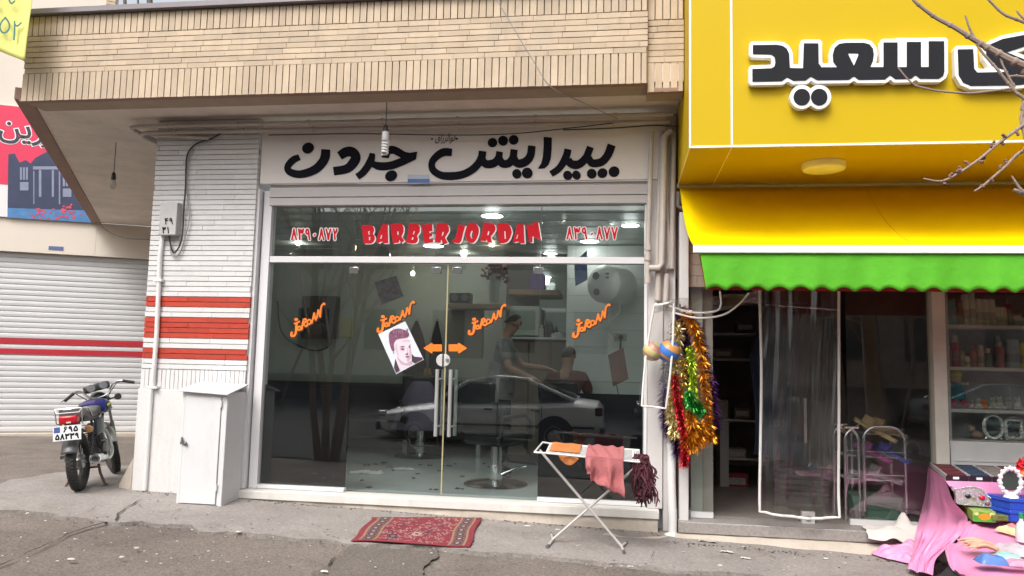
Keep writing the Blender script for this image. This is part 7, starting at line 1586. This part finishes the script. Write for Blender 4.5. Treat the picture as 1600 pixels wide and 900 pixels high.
mb = MB(); mb.box(-.3, -.2, -.085, .085, .69, .775); tl = bb(mb, 'tail_light', M('tail_red', (.45, .012, .02), .15), bevel=.018)
mb = MB(); mb.box(-.303, -.299, -.028, .012, .7, .715); bb(mb, 'reflector', M('reflector_pale', (.75, .55, .5), .2), tl)
mb = MB(); mb.box(-.2, -.1, -.06, .06, .6, .69); bb(mb, 'tail_bracket', black_plastic)
px_ = -.315
def plq(u, v, d=0): return (px_-d-.02*(1-v), .125-.25*u, .535+.145*v)
mb = MB(); mb.add([plq(0, 0), plq(1, 0), plq(1, 1), plq(0, 1)]+[(a+.004, b, c) for a, b, c in (plq(0, 0), plq(1, 0), plq(1, 1), plq(0, 1))], [(0, 1, 2, 3), (4, 5, 6, 7), (0, 1, 5, 4), (1, 2, 6, 5), (2, 3, 7, 6), (3, 0, 4, 7)])
pt = bb(mb, 'number_plate', M('plate_white', (.78, .78, .78), .35, var=.02))
mb = MB(); sheet(mb, outline(digits('۶۹۵', 34, 58, 90, 92, 2.7, False)+digits('۵۸۳۳۹', 7, 10, 94, 44, 2.7, False), h=.9), lambda x, y: plq(x/100, y/100, .002)); bb(mb, 'plate_digits', black_paint, pt, smooth=False)
mb = MB(); mb.add([plq(.03, .55, .0015), plq(.25, .55, .0015), plq(.25, .93, .0015), plq(.03, .93, .0015)], [(0, 1, 2, 3)]); bb(mb, 'plate_emblem', M('plate_emblem', (.06, .1, .3), .4), pt, smooth=False)
mb = MB(); mb.tube([(-.19, .07, .58), (-.3, .03, .6)], .008, 6); mb.tube([(-.19, -.07, .58), (-.3, -.03, .6)], .008, 6); bb(mb, 'plate_bracket', black_plastic)
for s in (-1, 1):
    mb = MB(); mb.tube([(-.1, s*.09, .66), (-.12, s*.13, .63)], .008, 6); mb.lathe((-.09, s*.145, .615), (-1, 0, 0), [(.03, 0), (.038, .03), (.038, .05), (.03, .06)], 16); bb(mb, 'turn_signal', M('signal_amber', (.35, .2, .08), .3))
    mb = MB(); mb.tube([(.2, s*.1, .33), (.2, s*.2, .33)], .01, 8); mb.tube([(.2, s*.14, .33), (.2, s*.22, .33)], .018, 10); bb(mb, 'foot_peg', black_rubber)
mb = MB(); mb.tube([(.3, -.1, .27), (.24, -.14, .12), (.2, -.19, .015)], .014, 8); mb.tube([(.3, .1, .27), (.24, .14, .12), (.2, .19, .015)], .014, 8); mb.tube([(.27, -.12, .19), (.27, .12, .19)], .011, 8); mb.obox((.19, -.2, .008), (.03, 0, 0), (0, .02, 0), (0, 0, .006)); mb.obox((.19, .2, .008), (.03, 0, 0), (0, .02, 0), (0, 0, .006)); bb(mb, 'centre_stand', M('stand_brown', (.12, .075, .06), .6))
mb = MB()
for s in (-1, 1):
    p0, p1 = Vector((1.22, s*.075, .29)), Vector((.955, s*.075, .9)); d = (p1-p0); mb.tube([p0-d*.05, p0+d*.5], .024, 12); mb.tube([p0+d*.45, p1], .016, 12)
bb(mb, 'fork', M('fork_metal', (.3, .3, .3), .35, .9, var=.2, vs_=20), steer=True)
mb = MB(); mb.obox((.965, 0, .87), (.03, 0, .01), (0, .1, 0), (-.004, 0, .012)); mb.obox((1.0, 0, .77), (.03, 0, .01), (0, .1, 0), (-.004, 0, .012)); bb(mb, 'fork_yoke', frm, steer=True)
mb = MB(); hb_ = [(.83, -.33, .985), (.87, -.24, 1.03), (.93, -.17, 1.02), (.95, -.08, .92), (.95, .08, .92), (.93, .17, 1.02), (.87, .24, 1.03), (.83, .33, .985)]; mb.tube(smooth(hb_, 5), .0115, 10)
HB = bb(mb, 'handlebar', chrome, steer=True)
for s in (-1, 1):
    mb = MB(); mb.tube([(.81, s*.36, .97), (.86, s*.255, 1.025)], .0175, 10); bb(mb, 'grip', black_rubber, HB, steer=True)
    mb = MB(); mb.tube([(.88, s*.22, 1.02), (.93, s*.25, 1.015), (.9, s*.385, .97)], .006, 6); bb(mb, 'lever', chrome, HB, steer=True)
    mb = MB(); mb.tube(smooth([(.89, s*.23, 1.02), (1.02, s*.2, 1.0), (1.04, s*.08, .86), (1.0, s*.04, .72)], 5), .005, 6); bb(mb, 'cable', cable_black, HB, steer=True)
mb = MB(); mb.box(.93, 1.03, -.135, .135, .985, 1.07); IC = bb(mb, 'instrument_cluster', black_plastic, steer=True, bevel=.02)
mb = MB()
for s in (-1, 1): mb.lathe((.929, s*.065, 1.03), (-1, 0, .35), [(.045, -.005), (.045, .006), (.04, .007), (.003, .006)], 20)
bb(mb, 'dial', M('dial_dark', (.12, .12, .13), .1), IC, steer=True)
mb = MB(); mb.lathe((1.0, 0, .88), (1, 0, -.05), [(.03, -.04), (.08, -.01), (.098, .06), (.1, .09)], 26); hl_ = bb(mb, 'headlight', frm, steer=True)
mb = MB(); mb.lathe((1.092, 0, .876), (1, 0, -.05), [(.094, 0), (.08, .018), (.003, .03)], 24); bb(mb, 'lens', chrome, hl_, steer=True)
for s in (-1, 1): mb = MB(); mb.tube([(.99, s*.09, .86), (.99, s*.17, .86)], .008, 6); mb.lathe((1.0, s*.19, .86), (-1, 0, 0), [(.03, -.02), (.04, .01), (.036, .03), (.01, .034)], 14); bb(mb, 'turn_signal', M('signal_dark', (.05, .04, .035), .3), steer=True)

# ------------------------------------------------------------------ street trees (one reaches in at the upper right)
bark = M('bark', (.2, .15, .12), .85, var=.25, vs_=18, bump=.4, bs=60); twig = M('twig', (.3, .22, .18), .8, var=.2, vs_=30); bud = M('bud', (.2, .11, .09), .8)
TR = thing('street_tree', 'bare budding tree whose thin branches reach across the yellow sign at upper right', 'tree', (3.4, 3.1, G(3.4, 3.1)))
mb = MB(); g0 = G(3.4, 3.1); mb.tube(smooth([(3.4, 3.1, g0-.2), (3.42, 3.12, g0+.6), (3.36, 3.08, g0+1.4), (3.3, 3.1, g0+2.4), (3.2, 3.2, g0+3.6)], 5), [.14-.004*k for k in range(21)], 12); mb.build('trunk', bark, TR)
def branch(pix, y, r0, r1, join=None):
    p = [P(a, b, y) for a, b in pix]
    if join: p = p+[Vector(join)]
    q = [Vector(t) for t in smooth(p, 8)]; n = len(q); rs = [r0+(r1-r0)*i/(n-1) for i in range(n)]
    q = [v+Vector((noise.noise(v*9), noise.noise(v*9+Vector((5, 0, 0))), noise.noise(v*9+Vector((0, 7, 0)))))*.006 for v in q]
    mb = MB(); mb.tube(q, rs, 7)
    for i in range(2, n-6, 4): mb.ball(q[i], rs[i]*1.25, 7, 5)
    mb.build('branch', twig, TR); return q
J1, J2 = (3.28, 3.1, g0+2.35), (3.36, 3.08, g0+1.5)
yb = 3.2; k_ = yb/1200
B1 = branch([(1420, -25), (1427, 0), (1471, 32), (1525, 64), (1549, 78), (1600, 103), (1680, 135)], yb, .004, .02, J1)
branch([(1525, 66), (1535, 83), (1557, 107), (1581, 135), (1600, 153), (1680, 200)], yb, .004, .008, J1)
branch([(1508, 25), (1514, 42), (1525, 62)], yb, .003, .005)
branch([(1403, 105), (1421, 126), (1439, 137), (1489, 145), (1525, 145), (1582, 137), (1650, 128)], yb, .0028, .006, J1)
branch([(1557, 75), (1567, 103), (1583, 132)], yb, .0028, .005)
branch([(1540, -4), (1567, 21), (1600, 36), (1690, 80)], yb, .004, .009, J1)
branch([(1588, 16), (1594, 24), (1604, 36)], yb, .003, .005)
B7 = branch([(1443, 280), (1471, 283), (1503, 267), (1532, 247), (1560, 224), (1600, 194), (1680, 150)], yb, .0035, .008, J1)
B8 = branch([(1523, 298), (1542, 285), (1571, 260), (1600, 235), (1680, 190)], yb, .0035, .008, J2)
branch([(1580, 274), (1588, 286), (1602, 300), (1660, 330)], yb, .0035, .007, J2)
rn = random.Random(6)
for q in (B7, B8):
    for i in range(8, len(q)-14, 3):
        o = Vector((rn.gauss(0, 1), rn.gauss(0, .6), rn.gauss(0, 1))).normalized()*.012
        mb = MB()
        for k in range(3): mb.ball(q[i]+o*(1+.3*k)+Vector((rn.gauss(0, .003), 0, rn.gauss(0, .003))), .0062, 7, 5)
        mb.build('bud_cluster', bud, TR)
def bare_tree(x, y, label, n0=5, H=5.0, seed=1, lean=0):
    rn = random.Random(seed); z0 = G(x, y); T = thing('street_tree', label, 'tree', (x, y, z0)); mt = MB(); mc_ = MB()
    def grow(p, d, L, r, lev):
        pts = [p]; m = 5
        for k in range(m): d = (d+Vector((rn.gauss(0, .09)-.03*lean, rn.gauss(0, .09)-.1*lean, .06+.03*lean))).normalized(); pts.append(pts[-1]+d*L/m)
        (mt if lev == 0 else mc_).tube(pts, [r*(1-.5*k/m) for k in range(m+1)], 8 if lev < 2 else 5)
        if lev < 3:
            for k in range(3 if lev else 4):
                b = pts[rn.randint(2, m)]; nd = (d+Vector((rn.gauss(0, .5)-.15*lean, rn.gauss(0, .5)-.35*lean, rn.uniform(0, .4)))).normalized(); grow(b, nd, L*rn.uniform(.5, .7), r*.45, lev+1)
    for k in range(n0):
        a = 6.28*k/n0; grow(Vector((x+.12*math.cos(a), y+.12*math.sin(a), z0-.1)), Vector((.22*math.cos(a), .22*math.sin(a), 1)).normalized(), H*rn.uniform(.8, 1), .06, 0)
    mt.build('trunk', bark, T); mc_.build('crown', twig, T)
bare_tree(-4.35, 2.9, 'many stemmed bare tree reflected at the left of the barber shop glass', seed=3, lean=1)
bare_tree(-10.5, -8.5, 'bare tree across the street reflected faintly in the left panes', 2, 6, 5)
bare_tree(7.5, -8.6, 'bare tree across the street reflected faintly in the neighbouring shop glass', 2, 6, 9)

# ------------------------------------------------------------------ the other side of the street (seen as reflections)
def car(x, y, rz, paint, label):
    z0 = -1.655; T = thing('parked_car', label, 'car', (x, y, z0), 'parked cars'); m = Matrix.Translation((x, y, z0)) @ Matrix.Rotation(rz, 4, 'Z')
    def bd(mb, n, mt, par=T, **k): mb.xf(m); return mb.build(n, mt, par, **k)
    # stations along x (front = -2.2): bottom, belt height, half width
    stn = [(-2.2, .38, .52, .6), (-2.17, .28, .62, .7), (-2.0, .22, .7, .8), (-1.6, .2, .78, .84), (-1.0, .2, .86, .85), (-.6, .2, .9, .85), (0, .2, .92, .86), (.7, .2, .94, .86), (1.3, .2, .97, .85), (1.75, .22, .99, .83), (2.1, .28, .95, .78), (2.2, .36, .82, .7)]
    mb = MB(); N = 16
    def sec(s):
        X_, b, t, w = s; out = []
        for k in range(N):
            a = 2*math.pi*k/N; e = lambda q: math.copysign(abs(q)**.45, q); out.append((X_, w*e(math.cos(a)), (b+t)/2+(t-b)/2*e(math.sin(a))))
        return out
    vs = sum([sec(s) for s in stn], []); fs = [(i*N+k, i*N+(k+1) % N, (i+1)*N+(k+1) % N, (i+1)*N+k) for i in range(len(stn)-1) for k in range(N)]+[tuple(range(N)), tuple((len(stn)-1)*N+k for k in range(N))]
    mb.add(vs, fs); bd(mb, 'body', paint)
    roof = [(-1.05, .84, .72), (-.35, 1.32, .6), (.1, 1.4, .6), (.75, 1.36, .6), (1.65, .96, .7)]
    mb = MB(); mb.add([(X_, s*w, z) for X_, z, w in roof for s in (-1, 1)], [(2*i, 2*i+1, 2*i+3, 2*i+2) for i in range(4)]); base = [(X_, s*.78, .88) for X_ in (-1.05, 1.65) for s in (-1, 1)]
    rp = bd(mb, 'roof', paint, solid=.03)
    for s in (-1, 1):
        for pts in ([(-.98, .88), (-.36, 1.28), (.15, 1.34), (.15, .92)], [(.2, .92), (.2, 1.34), (.74, 1.3), (.98, .94)], [(1.02, .95), (.8, 1.29), (1.5, .98)]):
            mb = MB(); poly = [(a, s*(.78-.17*(b-.88)/.5), b) for a, b in pts]; mb.extr(poly, (0, -s*.01, 0)); bd(mb, 'side_window', M('car_glass', (.012, .014, .016), .06))
        for a, b in (((-1.05, .86), (-.38, 1.32)), ((.17, .9), (.17, 1.36)), ((1.68, .97), (.77, 1.34))):
            mb = MB(); mb.tube([(a[0], s*(.79-.17*(a[1]-.88)/.5), a[1]), (b[0], s*(.775-.17*(b[1]-.88)/.5), b[1])], .035, 8); bd(mb, 'pillar', paint)
        for X_ in (-.05, .85): mb = MB(); mb.box(X_, X_+.16, min(s*.85, s*.885), max(s*.85, s*.885), .76, .795); bd(mb, 'handle', black_plastic, bevel=.008)
        for X_ in (-1.02, .2, 1.05): mb = MB(); mb.box(X_, X_+.008, min(s*.85, s*.866), max(s*.85, s*.866), .3, .88); bd(mb, 'door_seam', black_plastic)
        mb = MB(); mb.box(-1.95, 2.05, min(s*.84, s*.87), max(s*.84, s*.87), .46, .5); bd(mb, 'side_strip', black_plastic)
        mb = MB(); mb.box(-2.19, -2.02, min(s*.45, s*.76), max(s*.45, s*.76), .58, .68); bd(mb, 'headlight', chrome, bevel=.02)
        mb = MB(); mb.box(2.06, 2.2, min(s*.5, s*.78), max(s*.5, s*.78), .7, .86); bd(mb, 'tail_light', M('car_red', (.08, .015, .015), .3), bevel=.02)
        for X_ in (-1.4, 1.3):
            mb = MB(); mb.lathe((X_, s*.9, .3), (0, -s, 0), [(.19, 0), (.3, .0), (.31, .03), (.31, .18), (.3, .2)], 28); w = bd(mb, 'wheel', black_rubber)
            mb = MB(); mb.lathe((X_, s*.905, .3), (0, -s, 0), [(.02, -.004), (.06, -.004), (.16, .012), (.19, -.002), (.19, .02)], 22); bd(mb, 'rim', steel, w)
            mb = MB(); mb.lathe((X_, s*.868, .32), (0, -s, 0), [(.37, 0), (.37, .1)], 24); bd(mb, 'wheel_arch', black_plastic)
    for pts in ([(-1.02, -.68, .87), (-1.02, .68, .87), (-.4, .57, 1.31), (-.4, -.57, 1.31)], [(1.64, -.66, .985), (1.64, .66, .985), (.8, .57, 1.345), (.8, -.57, 1.345)]):
        mb = MB(); c = Vector((.02 if pts[0][0] > 0 else -.02, 0, .02)); mb.extr([Vector(q)+c for q in pts], (0, 0, .008)); bd(mb, 'windscreen', MATS['car_glass'])
    for X_ in (-2.24, 2.16): mb = MB(); mb.box(X_, X_+.09, -.74, .74, .3, .48); bd(mb, 'bumper', M('bumper_grey', (.1, .1, .105), .5), bevel=.03)
    return T
silver_paint = M('car_silver', (.88, .89, .9), .35, 0, var=.02, coat=.6)
car(-2.55, -1.42, 0, silver_paint, 'silver saloon car reflected in the glass doors of the barber shop')
car(2.6, -7.3, 0, M('car_grey', (.12, .125, .13), .25, .3, coat=.5), 'dark grey saloon car across the street, reflected behind the silver one')
car(10.0, -8.0, R_(180), M('car_bluegrey', (.2, .23, .26), .25, .3, coat=.5), 'blue grey saloon car across the street, reflected in the neighbouring shop door')
car(15.5, -8.6, 0, M('car_white', (.7, .7, .7), .25, coat=.5), 'white saloon car across the street, reflected in the display window')
def block(x0, x1, y, h, c_, label, floors):
    T = thing('far_building', label, 'building', ((x0+x1)/2, y, -1.7)); mb = MB(); mb.box(x0, x1, y-6, y, -1.8, h); w = mb.build('wall', M('far%d' % int(x0+99), c_, .85, var=.15, vs_=.8, streak=.2), T, smooth=False)
    n = int((x1-x0)/2.6); mb = MB()
    for f in range(floors):
        for k in range(n):
            x = x0+.9+k*2.6; z = .4+f*3.0
            if z+1.5 < h: mb = MB(); mb.box(x, x+1.2, y-.02, y+.03, z, z+1.5); mb.build('window', M('far_window', (.06, .07, .075), .15), T, bevel=.01)
    mb = MB(); mb.box(x0-.05, x1+.05, y-.01, y+.05, -1.79, -.55); mb.build('plinth', M('far_plinth', (.06, .055, .055), .7), T)
block(-34, -13.2, -14, 6.5, (.5, .48, .42), 'pale plastered building across the street at far left of the reflections', 2)
block(-13, 3.5, -13.5, 5.6, (.56, .55, .48), 'cream building across the street behind the parked silver car', 2)
block(3.7, 16, -14.5, 7.5, (.3, .24, .2), 'brown brick building across the street reflected in the neighbouring shop', 3)
block(16.2, 36, -13.8, 5.5, (.45, .43, .4), 'grey plastered building across the street at far right of the reflections', 2)
